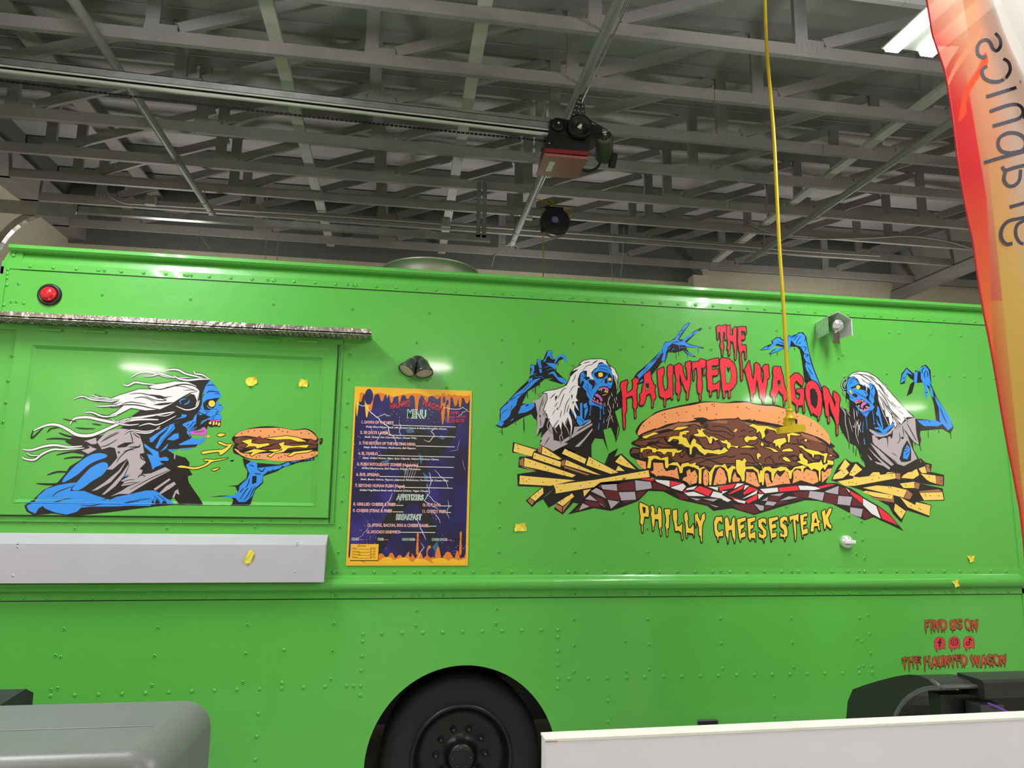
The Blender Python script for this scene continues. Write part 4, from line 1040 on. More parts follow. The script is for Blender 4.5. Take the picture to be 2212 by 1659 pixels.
/k3 940,200 1000,320
/k3 940,560 980,570
/k3 680,890 740,900 800,930
b 440,880 480,868 482,1160 440,1120
b 500,900 560,868 570,940 510,975
b 520,1000 575,930 580,1010 520,1170
b 380,1105 450,1110 520,1190 615,1165 610,1190 520,1240 440,1290 380,1215
b 285,1010 330,1050 330,1090 295,1060
/k4 400,1150 480,1190 500,1240
> raised_hand_graphic|blue arm with spread fingers above the title's first letters
@ 1370 690 6.8
k 0,840 40,780 130,710 210,640 300,550 400,450 450,330 520,325 590,280 640,210 690,150 740,80 800,40 825,60 740,170 660,290 740,300 800,240 860,185 980,120 1000,140 880,230 770,340 840,370 920,390 1020,410 1015,430 920,420 830,410 760,410 800,480 905,545 900,555 840,545 760,500 720,455 600,490 500,480 460,610 400,635 340,720 250,830 200,880 100,950 0,960
b 40,820 130,740 220,640 300,580 410,430 455,340 520,330 600,290 620,240 640,215 690,160 740,90 800,50 815,65 780,100 740,150 690,210 640,300 700,320 760,260 850,200 960,150 940,190 860,230 780,290 740,330 830,380 920,400 1010,415 930,420 840,405 770,400 740,380 660,380 560,350 500,400 470,480 450,600 420,620 400,600 430,500 410,490 360,560 250,700 160,790 70,870
b 90,900 130,870 130,900 80,930
b 730,440 780,480 880,530 840,540 770,490
/b3 655,380 670,440
/b3 660,410 750,415
/b3 550,460 590,420
/b3 500,440 530,400
/k4 300,590 350,540 400,500
/k4 240,640 320,590 360,560
/k3 130,780 220,690
k 125,735 160,710 150,730
/k4 410,440 420,500
/k4 560,340 620,330 720,310
/k4 640,240 680,210
/k4 690,170 730,150
/k4 850,230 880,200
/k4 780,75 800,90
/k4 940,160 970,160
/k3 610,480 618,590
/k3 650,470 655,540
/k3 940,430 942,495
/k3 780,510 780,570
/k3 453,600 453,645
> bent_wrist_graphic|blue bent wrist and hand drooping above the title's last word
@ 1630 700 5.947
k 65,338 130,288 225,250 215,215 280,168 330,168 400,235 430,150 455,145 490,190 560,108 620,102 665,160 700,360 760,560 830,740 890,860 900,900 860,950 700,800 640,740 620,560 600,420 580,330 540,292 460,290 425,375 400,300 300,355 200,390 180,382 250,320 380,300 270,272 190,328
b 85,330 150,288 185,295 240,245 230,215 285,178 320,180 388,240 388,272 340,262 290,250 250,285 205,325 180,322
b 195,380 270,320 340,292 375,300 300,350
b 425,165 455,155 475,210 520,265 590,290 640,370 630,420 660,480 650,540 690,650 740,720 800,745 830,800 870,890 880,880 800,700 730,520 700,390 670,250 645,150 600,112 555,125 470,210 440,350 425,330
b 720,890 760,900 750,950 725,930
@ 1590 760 9.217
k 1380,560 1500,560 1640,640 1700,760 1760,830 1800,900 1900,960 1960,1010 2060,1100 2110,1150 2060,1300 1980,1440 1900,1300 1800,1200 1730,1100 1700,900 1640,760 1480,700
b 1690,795 1735,835 1742,880 1720,905
b 1920,960 1955,985 1960,1010 1935,990
@ 1630 700 5.947
/k4 300,230 350,240 385,260
/k4 160,310 180,290
/k4 500,210 560,140
/k4 530,260 560,200 600,150
/k4 560,260 600,230
/k4 600,290 660,300 640,350
/k5 640,380 690,400 650,420
/k5 650,480 720,520
/k4 660,170 640,230
/k4 670,600 720,680
/k4 690,560 750,660
/k3 510,300 515,345
/k3 208,385 210,420
/k3 290,355 292,410
> stooping_zombie_graphic|blue long-haired zombie on the right in a torn grey shirt
@ 1640 680 5.027
k 1700,1130 1920,1145 1900,980 1850,820 1800,730 1720,740 1640,690 1600,640 1580,745 1530,755 1545,640 1600,572 1680,640 1700,600 1740,620 1760,560 1810,540 1860,600 1870,760 1930,900 2060,1100 2112,1222 2075,1290 1990,1240 1750,1260 1740,1420 1680,1380
k 1640,755 1600,885 1660,850 1700,700
b 1715,1150 1900,1140 1995,1180 1940,1212 1780,1205
b 1905,880 2000,1010 2070,1110 2102,1220 2050,1255 1960,1150 1950,1010 1920,940
b 1755,640 1745,580 1800,552 1840,600 1855,700 1885,830 1895,905 1860,870 1850,780 1820,760 1835,880 1805,910 1790,760 1755,690
b 1685,620 1722,615 1712,740 1680,735
b 1535,745 1555,650 1600,585 1670,655 1600,630 1580,715
/k4 1775,640 1770,600 1800,570
/k4 1800,690 1795,640 1815,600
/k4 1825,680 1830,640 1820,610
/k4 1800,850 1830,840
/k4 1850,740 1880,800
/k4 1960,1000 2000,1100 2040,1180
/k4 1840,1150 1860,1165
/k4 1560,690 1580,680
/k3 1835,1250 1837,1340
/k3 2080,1280 2082,1355
/k3 1950,1250 1952,1290
@ 1800 790 7.215
k 90,630 200,680 250,740 250,540 190,500 200,400 140,380 125,290 180,210 300,110 420,88 560,105 700,215 860,400 1000,560 1240,770 1310,850 1443,900 1443,1010 1370,1010 1340,1040 1370,1150 1350,1250 1240,1190 1250,1300 1330,1440 1400,1560 1200,1659 470,1659 500,1560 440,1400 350,1250 240,1200 180,1100 120,1000 88,900
g 215,230 205,290 170,340 150,310 165,255
/k4 245,1190 248,1300
/k5 310,1230 320,1370
/k5 360,1280 350,1420
/k5 400,1330 440,1460
/k5 440,1400 460,1500
/k4 150,1050 120,1040
/k4 1350,1230 1370,1330
/k4 1275,1190 1275,1250
/k4 195,470 205,580
/k3 240,540 225,660
e 605,1085 700,1085 800,1070 900,1010 960,930 1080,900 1150,840 1275,800 1290,1000 1305,1100 1335,1235 1240,1175 1165,1080 1130,1000 1180,1150 1230,1290 1310,1450 1100,1565 1000,1530 850,1420 700,1300 615,1195
k 640,1100 750,1110 850,1085 930,1000 925,1090 905,1150 890,1100 855,1110 852,1290 835,1130 780,1120 700,1160 690,1130
e 575,1205 640,1250 780,1370 945,1540 905,1562 750,1440 640,1300
e 542,1272 700,1430 890,1590 870,1620 780,1560 680,1530 640,1490 760,1520 640,1400
e 530,1380 612,1468 585,1472
/k7 650,1240 800,1370 1000,1520
/k7 1100,990 1200,1130 1250,1180
/k6 1150,900 1230,1050 1300,1180
/k5 1030,1040 1040,1150 1000,1215
/k5 1080,930 1100,1100
.k2.8 1078,1125
/k4 910,1350 1000,1415
k 1050,1400 1080,1280 1150,1160 1200,1250 1215,1350 1210,1480 1140,1500 1060,1500 1030,1450
b 1095,1350 1150,1225 1195,1280 1192,1370 1155,1460 1085,1440
/k5 1110,1340 1150,1320
/k5 1130,1290 1170,1280
/k5 1120,1390 1180,1340
e 1130,1000 1215,1290 1255,1330 1245,1480 1225,1340
/e5 110,640 180,740 190,900 225,1050 250,1200
/e4 150,660 200,760
/e4 200,700 265,785
/e4 240,810 300,1030
e 560,985 620,1010 700,1060 860,1050 960,920 900,1060 780,1090 640,1080 570,1020
wo 240,175 300,120 420,92 540,108 660,175 780,290 900,430 1040,590 1180,740 1250,800 1150,800 1110,840 1060,910 1010,860 965,970 930,860 885,950 862,800 820,790 800,700 740,660 705,520 690,400 640,300 560,260 575,370 530,320 520,440 500,300 430,300 380,210 320,165
%w4 240,185 160,230 130,310 160,370 200,360
%w3 150,380 160,440 180,470
%w3 215,200 205,260 170,350
%w4 320,670 330,840
%w4 360,700 372,790
/w3 345,850 400,940 430,1040
/w3 400,840 360,920 350,1060 400,1220
/w3 380,860 390,980 385,1100
/w3 430,870 400,1000
/w3 300,930 330,960 340,880
%w5 740,480 900,700 1050,850
%w5 700,450 820,640 960,820 1010,980
%w4 700,520 780,740 880,960
%w4 900,560 1000,650 1090,640
%w4 760,280 820,310 840,370
%w4 740,640 800,800
%w5 940,760 1000,870 1050,960
%w4 1100,800 1170,880
/k5 300,140 400,130 520,200 600,260
/k5 400,130 520,150 620,220 700,300
/k5 560,150 660,220
/k5 700,370 800,500 880,640
/k4 780,430 900,590 1000,690
/k4 840,620 960,760 1040,830
/k5 900,720 940,860
/k5 700,290 780,400 860,490
/k4 500,250 560,300 570,380
/k4 440,200 500,260
/k4 1000,680 1100,760
/k4 760,580 820,720
/k5 660,280 720,300 800,400
b 230,220 280,170 335,185 380,250 430,290 500,310 530,430 560,500 575,400 560,320 570,280 610,270 640,330 655,420 630,500 640,560 610,600 645,640 620,680 560,720 520,800 470,770 430,720 360,640 330,570 260,530 250,450 215,420 212,300
k 270,340 340,310 400,280 450,300 470,350 420,380 340,340 290,365
k 450,310 520,330 500,390 440,370
.y4.4 388,333
/b4 380,375 430,375
k 240,410 275,365 300,420 275,450
y~ 252,400 268,378 285,400 290,440 270,430
k 295,440 340,430 385,460 360,500 300,470
k 505,480 550,460 560,530 600,560 530,530
k 335,580 370,520 450,525 560,600 578,640 460,730 430,690 400,640 345,610
p 335,565 380,520 450,540 440,555 390,540 350,580
p 440,700 500,680 570,630 560,660 460,725
p~ 428,635 440,600 470,560 515,575 510,600 470,620 455,670
y 345,590 360,570 370,590
y 372,580 380,550 390,580
y 395,575 400,545 410,575
y 415,570 425,550 430,565
y 430,690 460,680 450,700
y 480,690 490,665 500,685
y 520,650 540,630 545,650
.y1.4 455,548 400,625 430,690 515,640
/k4 240,260 300,200 350,220
/k4 250,290 310,240
/k4 310,380 400,440 500,500 600,600
/k4 480,400 520,450
/k3 500,350 520,400
/k5 590,300 620,310 610,360 590,380
/k4 580,420 620,500
/k3 560,540 600,580
/k3 260,480 320,510
/k4 450,750 520,720 600,690
/b4 380,640 395,760
/b4 490,760 520,880 525,1000
/b4 610,690 625,800 638,910
/b4 470,860 460,960 460,1030
/b6 478,1130 490,1220
.b1.6 460,1025 490,1215 638,905
b 680,625 710,650 780,970 765,990 720,830 690,740
b 665,740 690,690 700,780 680,780
b 665,820 740,950 780,1000 765,1005 690,920
b 640,965 700,955 780,1000 860,940 965,878 940,930 820,1050 770,1045 700,990 650,985
b 610,1000 700,1040 860,1050 780,1078 680,1050
/b3 500,740 510,800
b 1305,850 1443,850 1443,950 1380,920
# ---- fries and paper
> fries_graphic|fan of yellow fries left of the big sandwich
@ 1080 860 4.424
k 125,420 350,485 440,445 600,468 840,550 1000,630 1040,530 1130,478 1095,560 1160,530 1330,680 1435,682 1445,790 900,900 760,1010 700,1000 600,1112 515,1060 550,1000 465,1048 410,965 350,1000 310,1042 245,980 400,850 170,842 165,725 350,700 175,660 185,560 300,555 310,540 115,520
g 470,910 515,865 410,955
t 140,432 350,495 320,510 305,558 130,510
f 362,470 402,455 392,525 365,515
t 408,460 590,580 560,588 398,532
t 325,520 586,610 576,660 315,575
f 190,590 225,568 225,650 188,640
f 232,655 350,690 300,690 200,652
t 235,568 725,735 690,758 450,700 230,650
t 620,483 826,582 810,628 592,530
f 592,600 622,588 615,650 588,645
t 632,590 965,735 900,725 620,640
f 620,650 860,730 830,738 610,665
t 850,560 1132,710 1060,724 825,640
t 1155,543 1300,682 1210,658 1150,635 1100,608
t 1130,645 1192,696 1105,694
t 190,740 720,785 480,838 185,822
t 515,830 900,782 1420,688 1432,755 960,805 900,850 530,912
/k3 520,850 535,912
t 795,882 872,868 840,900 805,942
t 410,852 416,910 335,985 290,950
f 262,978 290,955 328,990 305,1022
t 690,910 708,940 600,1032 545,1000
f 533,1010 595,1038 590,1092 530,1045
f 605,1040 680,970 660,1010 600,1090
.k1.1 165,455 175,480 335,550 430,595 510,620 435,515 490,540 285,610 340,632 435,660 460,690 610,715 620,735 655,505 770,580 650,620 755,665 865,590 885,600 880,620 950,645 1080,705 1150,595 1220,630 220,770 280,775 255,795 410,805 540,790 225,800 545,850 615,825 580,880 770,838 860,810 1110,770 1330,725 1385,712 340,935 370,900 605,970 660,930 580,990
/k4 1170,785 1185,760
/k4 1185,785 1200,760
> checkered_paper_graphic|crumpled red and white checkered paper under the sandwich
k 650,1112 760,1000 850,890 930,798 1290,765 1700,775 2100,850 2240,830 2240,1050 2040,1078 1980,1030 1720,972 1560,892 1420,886 1320,985 1130,1055 1060,1078 900,1052
l 755,1072 790,1005 855,1035
m 712,1085 775,1015 750,1072
l 815,965 860,925 930,985
m 800,990 850,980 945,1000 960,1045 870,1038
l 870,890 920,858 975,885 1015,960
m 935,850 962,822 970,862
m 880,930 985,965 1020,1040 970,1010
m 985,880 1130,890 1150,978 1025,965
l 965,830 1115,820 1120,885 980,870
l 950,1000 1010,1045 960,1015
l 1030,972 1140,990 1060,1058
m 1120,820 1282,790 1292,885 1130,885
l 1135,900 1290,895 1300,970 1160,978
m 1170,990 1295,978 1200,1003
l 1290,785 1440,800 1452,862 1300,885
m 1460,802 1560,835 1625,875 1600,880 1460,868
m 1310,900 1400,885 1370,920 1312,970
r 1340,775 1420,765 1475,772 1460,792
w 1480,778 1622,790 1622,848 1500,800
r 1630,790 1740,812 1630,845
w 1635,852 1750,815 1778,845 1740,890 1640,860
r 1745,897 1782,870 1775,897
w 1785,862 1885,838 1850,872 1780,880
r 1850,878 1910,838 2030,885 1992,937
w 1760,905 1850,893 1965,938 1800,935
w 1985,845 2085,850 2080,885
r 2095,850 2212,832 2212,872 2100,890
w 2040,890 2180,925 2205,975 2010,942
w 2120,885 2205,880 2190,912
m 1680,905 1780,925 1805,968 1720,965
l 1812,950 1922,965 1880,978
l 1940,962 2085,962 2040,988
m 1830,982 2025,992 1990,1015
l 2000,1012 2092,1038 2060,1042
m 2100,992 2205,1000 2180,1038
@ 1560 860 4.337
k 0,825 150,785 350,818 700,798 1070,795 1140,820 1215,850 1320,925 1460,1005 1560,1080 1640,1175 1702,1245 1560,1178 1420,1115 1335,1145 1040,995 900,962 780,955 560,1015 300,1095 100,1035 0,1005
r 0,822 130,800 100,842 0,862
w 140,798 205,802 110,850
r 55,897 205,810 190,850 72,900
w 212,815 252,820 202,862
r 195,890 255,828 332,855 205,905
w 0,872 52,870 0,897
w 188,945 332,860 322,895 200,942
r 220,962 330,897 326,948 240,988
w 0,908 85,958 50,972 0,950
r 55,912 185,960 140,962
w 100,945 220,965 212,988 150,975
w 335,900 392,900 342,948
r 338,865 388,885 350,892
w 355,852 520,838 526,876 400,892
r 528,840 702,820 722,862 540,878
w 712,820 800,822 880,832 920,850 860,862 730,860
r 895,832 1000,805 1065,808 925,848
l 965,872 1092,822 1086,902 970,882
m 1100,830 1150,840 1192,920 1095,902
w 1158,838 1197,870 1190,885
r 1200,868 1312,930 1312,988 1205,900
w 1318,938 1442,1010 1485,1128 1400,1082 1320,1000
r 1455,1012 1560,1090 1645,1190 1500,1130
l 820,870 957,885 940,962 808,930
m 662,885 812,870 800,940 690,922
m 962,892 1080,910 1075,1000 948,972
l 1090,915 1218,925 1197,1008 1080,992
m 1227,925 1290,980 1325,1012 1210,1006
l 1200,1022 1318,1040 1300,1118 1200,1082
m 1322,1038 1405,1100 1335,1138 1312,1100
l 370,960 432,925 420,962
m 440,922 562,910 522,960 430,962
l 445,908 582,888 540,917
l 400,1000 420,965 512,975 482,1008
m 530,962 640,972 500,1002
l 538,960 622,920 712,930 620,950
m 640,912 690,925 760,945 640,965 720,935
l 300,990 392,1010 386,1052 352,1052
m 90,1000 290,990 345,1065 300,1082 150,1042
m 400,1015 482,1012 400,1048
> right_fries_graphic|fan of yellow fries right of the big sandwich
k 1020,770 1080,640 1150,565 1210,600 1270,598 1325,645 1400,640 1440,640 1560,640 1620,620 1700,650 1860,562 1900,600 1965,620 1955,690 2080,720 2078,825 1850,800 2065,845 2085,960 1840,965 1960,1000 1940,1118 1730,1050 1680,1168 1600,1085 1560,1010 1400,920 1300,860 1200,828
t 1150,573 1197,620 1160,662 1090,672
t 1250,612 1312,670 1230,732 1190,722 1200,690
t 1150,648 1188,700 1130,750 1035,762 1050,720
t 1455,655 1482,720 1378,727
t 1228,735 1290,742 1230,752
t 1615,633 1658,685 1530,712
t 1080,780 1300,740 1620,703 1626,752 1240,822 1150,822
f 1628,703 1668,705 1668,762 1622,752
t 1858,583 1872,625 1720,687 1708,670
f 1905,625 1938,622 1952,692 1918,692
t 1840,660 1900,638 1916,702 1870,702
t 1818,652 1846,720 1790,757 1678,747 1700,720
t 1860,708 2000,725 2005,802 1930,778
f 2005,728 2067,735 2068,818 2005,802
t 1665,800 1800,783 1800,842 1700,842
f 1805,783 1852,800 1840,852 1800,842
t 1318,840 1450,818 1600,830 1732,860 1700,932 1450,872
f 1736,860 1784,900 1760,948 1706,937
t 1313,877 1350,868 1600,910 1592,947 1420,922
f 1605,912 1612,978 1460,955 1370,925 1590,950
t 1850,887 2062,880 2076,952 1890,957
f 1843,872 2030,853 2062,875 1850,882
t 1668,928 1810,1002 1815,973 1952,1005 1940,1102 1740,1022
t 1620,988 1722,1060 1680,1132 1650,1100 1610,1050
.k1.1 1140,705 1130,685 1240,690 1210,700 1190,790 1220,788 1405,765 1470,745 1590,725 1780,690 1815,800 1720,815 1560,840 1580,838 1645,870 1560,920 1370,882 1900,900 1905,915 1950,915 2030,915 1770,1010 1700,980 1860,1045 1845,1035 1680,1065 1710,1085 1915,640 1940,650 2045,750 2050,775 1940,740 1255,800
/k5 1900,770 1940,780
# ---- big sandwich
> big_sandwich_graphic|large cheesesteak roll dripping yellow cheese
@ 1360 860 8.296
k~ 105,600 200,445 350,340 500,235 800,155 1000,110 1250,62 1450,60 1700,78 1908,50 2110,62 2300,105 2608,115 2850,205 3200,350 3400,490 3540,630 3600,790 3680,860 3650,910 3745,1010 3750,1070 3670,1100 3650,1200 3610,1290 3530,1480 3450,1540 2900,1545 2350,1600 1908,1545 1400,1590 1000,1550 900,1480 380,1420 380,1300 260,1290 120,1110 20,1040 0,940 60,880 180,890 40,830 40,790 130,740 160,690
o~ 145,620 200,500 300,390 450,290 600,230 900,160 1150,120 1300,85 1500,75 1700,90 1908,85 2100,80 2250,115 2450,140 2600,145 2850,210 3100,300 3300,400 3450,520 3550,640 3590,740 3585,825 3500,780 3350,690 3150,620 2900,545 2700,480 2550,450 2250,400 2000,400 1908,370 1750,370 1550,380 1430,385 1300,350 1150,370 1190,385 1000,430 880,430 800,460 650,480 500,540 350,580 230,630 160,668
n 180,740 500,650 880,560 1300,470 1420,400 1750,380 1945,360 2150,490 2300,480 2700,580 3000,610 3300,740 3500,850 3600,900 3650,880 3640,960 3720,1050 3640,1100 3500,1100 3300,1130 3000,1200 2800,1230 2400,1210 2100,1200 1908,1200 1500,1250 1200,1180 900,1170 700,1100 500,1060 200,1080 180,1000 20,990 60,905 180,920 200,850 80,810
d 225,660 480,570 600,540 880,440 1250,435 1285,495 1050,500 800,565 700,560 500,595 300,680
d 2030,420 2130,440 2320,470 2500,490 2690,540 2690,575 2400,520 2150,500
d 3060,615 3300,685 3550,850 3470,810 3300,760 3100,690
d 1430,435 1600,400 1755,400 1745,455 1600,445
|k7 160,690 230,640 470,545
|k7 580,530 660,480 860,440 880,415
|k6 910,435 1180,420 1190,385
|k7 1150,365 1320,355 1440,400 1560,380
|k7 1600,385 1750,375 1900,370 1945,350 2000,395 2180,385
|k7 2220,385 2300,430 2380,440
|k7 2440,445 2600,480 2680,515
|k6 3100,620 3300,680
|k6 3330,685 3470,750 3560,820
|k8 520,600 700,560 800,580 1050,490 1200,480 1300,540 1380,500
|k7 180,760 300,740 480,720 540,700 680,690
k 640,700 700,760 880,780 800,860 700,840 520,810 380,850 300,850 330,790 400,770 450,790 560,720
n 540,740 600,720 650,790 700,830 560,800 520,770
|k7 200,850 330,860 420,820 560,880 760,880 840,880
k 860,750 900,830 1000,900 960,980 860,900 760,860
|k8 960,900 900,1000 940,1060 1020,980 1080,1060 1180,1040
k 1000,870 1100,900 1200,880 1300,980 1450,1010 1600,1020 1380,1060 1200,1000 1120,1080 1000,960
k 1180,700 1300,740 1380,820 1480,800 1500,700 1600,780 1680,900 1600,950 1400,950 1300,880
n 1230,720 1330,740 1370,800 1400,830 1500,830 1520,760 1600,820 1640,880 1500,920 1360,900 1280,830
k 1060,760 1100,650 1180,690 1180,760 1110,860
|k7 1300,480 1420,560 1500,590 1700,600 1850,680
|k6 1480,510 1600,500 1750,540 1860,630
|k6 1350,600 1450,640 1600,660 1750,730 1850,720 1880,640
|k7 1280,430 1350,470 1420,520
|k5 1320,420 1380,440 1400,500
|k8 1300,1080 1500,1090 1700,1040 1800,1060 1900,1040
|k9 1200,1180 1400,1110 1500,1130 1650,1180 1900,1170
|k8 300,1000 380,950 480,980 560,1040 640,990
|k8 20,1000 200,990 230,1060 300,1080
|k8 700,1000 740,1080 860,1160 1000,1150 1180,1080 1330,1060
|k6 1990,600 2050,570 2080,600
|k6 2120,610 2200,590 2220,570
|k7 1950,700 2050,680 2120,830 2250,830 2300,760
|k8 2280,620 2320,720 2460,800 2500,860 2400,840 2340,870
k 2410,530 2500,600 2420,700 2440,760 2560,800 2500,820 2360,720 2400,640
|k8 2560,820 2620,880 2740,860 2800,800 2880,820
|k8 2900,820 3100,830 3180,900 3300,950 3500,960
|k7 3000,720 3030,800 3100,830
|k6 3050,760 3160,740 3230,800
|k8 1990,1000 2150,1010 2250,1130 2320,1180
|k8 2160,930 2220,900 2300,920
|k7 2430,1150 2450,1080 2560,1030
|k7 2490,1060 2560,1100 2600,1170 2760,1170
|k8 2300,1190 2500,1190 2600,1200 2800,1180 2900,1220
|k7 2680,1100 2700,1040 2840,1000
k 2800,1040 2950,1010 3050,1050 3040,1140 2940,1140 2900,1080
n 2900,1060 2990,1045 3010,1100 2950,1120
|k9 3040,920 3100,1000 3180,1090 3300,1150 3420,1110
k 3180,1000 3280,1020 3350,1040 3440,1010 3450,1090 3380,1130 3300,1110
n 3290,1060 3400,1035 3420,1080 3330,1100
|k9 3480,1000 3500,1150 3560,1180 3620,1120
|k9 3540,880 3540,960 3620,1020 3740,1060
|k8 3600,1060 3640,1020
|k7 2090,1150 2150,1160 2250,1170
co 780,575 860,515 1060,508 1000,540 900,568
co 225,690 350,650 430,610 522,630 430,660 350,690 300,722 240,712
co 680,772 720,700 800,680 885,680 900,610 1020,580 1072,590 1060,612 1010,620 1030,650 950,650 940,690 1020,720 1055,800 1090,850 1110,780 1150,720 1190,755 1190,800 1290,860 1300,890 1340,920 1380,920 1500,940 1600,918 1640,940 1700,878 1772,940 1700,982 1600,1010 1500,990 1400,980 1350,1022 1250,950 1200,880 1150,860 1120,900 1110,1000 1080,1015 1075,890 1000,870 940,820 868,822 890,780 870,740 780,730 720,782
co 1142,652 1240,630 1205,550 1290,575 1270,540 1365,560 1300,580 1340,640 1400,690 1430,710 1450,680 1510,695 1560,722 1640,760 1700,765 1735,740 1765,785 1805,800 1820,850 1900,860 1955,850 1930,902 1870,870 1810,870 1780,912 1750,890 1740,820 1660,800 1600,735 1540,760 1490,705 1470,810 1430,812 1400,730 1370,690 1280,692 1180,680
co 200,972 195,900 290,890 330,858 400,888 470,900 490,935 520,910 830,910 870,942 950,925 900,975 820,980 790,1052 765,1040 760,970 680,960 620,1012 560,960 490,950 460,975 410,972 400,920 330,910 250,922 222,972
co 315,1252 340,1080 315,1045 440,1028 510,1040 560,1080 690,1048 698,1190 780,1150 860,1150 915,1230 940,1175 1050,1155 1090,1185 1190,1150 1175,1200 1235,1215 1250,1260 1330,1228 1410,1310 1430,1332 1530,1195 1660,1205 1710,1175 1760,1275 1840,1208 1908,1230 1990,1300 2000,1400 1910,1275 1860,1270 1830,1350 1808,1510 1780,1512 1750,1330 1700,1250 1620,1220 1530,1250 1490,1350 1460,1560 1430,1560 1422,1350 1350,1252 1290,1270 1285,1532 1240,1532 1240,1290 1180,1250 1050,1215 960,1240 945,1340 900,1345 880,1250 850,1210 770,1200 710,1200 680,1255 640,1245 630,1110 540,1105 440,1080 390,1120 375,1255
@ 1590 860 8.296
co 225,492 300,460 380,490 480,498 560,500 700,550 795,590 790,640 735,645 700,580 600,560 540,540 505,600 525,680 470,732 450,640 420,590 370,625 370,560 310,520
co 145,720 200,678 270,700 340,680 392,710 340,750 240,750 195,795 160,765
co 655,795 690,750 760,730 880,710 905,780 840,820 800,850 790,915 760,870 740,840 712,880 700,810
co 908,645 1020,618 1165,660 1080,672 970,660 960,780 935,802 930,700
co 1220,745 1275,728 1260,778 1232,775
co 440,840 460,780 497,830 475,865
co 500,875 600,885 700,920 765,965 680,962 620,910
co 815,957 850,920 960,898 1025,935 1010,952
co 60,885 200,848 345,878 200,885
co 1112,868 1160,850 1200,858 1240,905 1400,940 1480,958 1560,1000 1605,985 1645,995 1620,1060 1600,1165 1570,1155 1580,1040 1500,1010 1400,1010 1380,1075 1360,1010 1250,950 1180,890
co 380,1082 370,1010 400,978 445,1020 440,1050 405,1062 405,1108
co 830,1072 880,1050 940,1085 985,1142 900,1130 850,1100
co 0,1105 60,1105 110,1130 150,1075 190,1120 160,1170 170,1230 300,1225 400,1290 425,1380 430,1300 478,1290 460,1205 395,1155 450,1180 490,1270 500,1235 600,1225 650,1262 720,1258 800,1225 900,1238 960,1300 1000,1290 1050,1235 1200,1205 1265,1232 1210,1260 1205,1330 1180,1342 1160,1262 1060,1262 1005,1330 990,1442 960,1445 930,1330 870,1290 790,1312 740,1290 690,1360 665,1482 640,1475 630,1330 560,1290 510,1320 505,1450 492,1555 470,1562 460,1500 415,1520 380,1330 300,1270 180,1270 155,1330 155,1480 110,1492 80,1400 20,1330 0,1260
co 1088,1140 1160,1118 1130,1060 1138,995 1190,995 1205,1060 1285,1120 1280,1180 1400,1155 1500,1150 1520,1100 1560,1200 1640,1165 1635,1105 1750,1130 1742,1195 1650,1190 1590,1292 1560,1240 1515,1290 1512,1480 1490,1485 1480,1300 1400,1262 1350,1292 1300,1230 1200,1190
c 1665,1010 1730,1025 1700,1045
y -48,600 -8,550 27,555 -3,605
@ 1360 860 8.296
o 118,1098 290,1142 298,1270 265,1275 220,1250 140,1170
o 425,1158 600,1160 612,1250 655,1312 740,1288 800,1290 850,1235 872,1370 892,1455 760,1412 600,1390 480,1400 375,1325 430,1290
o 1020,1310 1080,1268 1100,1342 1170,1288 1218,1400 1200,1520 1080,1560 1020,1500 948,1470 960,1430 1030,1400
o~ 1340,1290 1380,1300 1412,1400 1400,1555 1330,1545 1320,1380
o 1570,1290 1620,1238 1690,1300 1742,1450 1722,1532 1500,1560 1530,1420
o 1840,1430 1890,1318 1920,1410 1985,1440 1965,1492 1850,1502
@ 1590 860 8.296
o 180,1320 240,1330 330,1330 370,1420 400,1520 435,1570 380,1592 170,1500 185,1400
o 520,1340 580,1358 600,1460 640,1535 680,1440 720,1345 790,1415 890,1298 930,1360 972,1535 850,1535 550,1592 515,1440
o 1020,1325 1100,1280 1160,1310 1195,1352 1260,1270 1350,1300 1430,1320 1472,1440 1475,1500 1380,1540 1240,1495 1160,1470 1010,1530 1030,1420
o 1530,1300 1590,1332 1640,1270 1712,1255 1690,1370 1540,1515
.k1.1 240,1380 260,1350 262,1400 262,1475 355,1460 560,1395 578,1535 770,1455 900,1405 1075,1420 1225,1425 1295,1365 1355,1460 1590,1395 1645,1340 30,160 190,170 228,195 423,228 840,258 768,348 790,418 760,433 835,447 1095,330 1345,448 1340,485 1457,590 1542,650 840,1515
@ 1360 860 8.296
.k1.1 255,497 360,440 592,298 628,280 632,340 648,420 850,268 880,308 1018,245 1140,322 1262,215 1255,143 1388,175 1388,207 1480,115 1515,98 1516,140 1555,292 215,1187 525,1320 576,1295 755,1360 1073,1380 1175,1390 1100,1495 1360,1395 1377,1490 1638,1360 1615,1490
/k5 420,1350 480,1410
/k5 500,1380 560,1420
/k5 1070,1520 1130,1550
/k5 1550,1520 1600,1550
"""
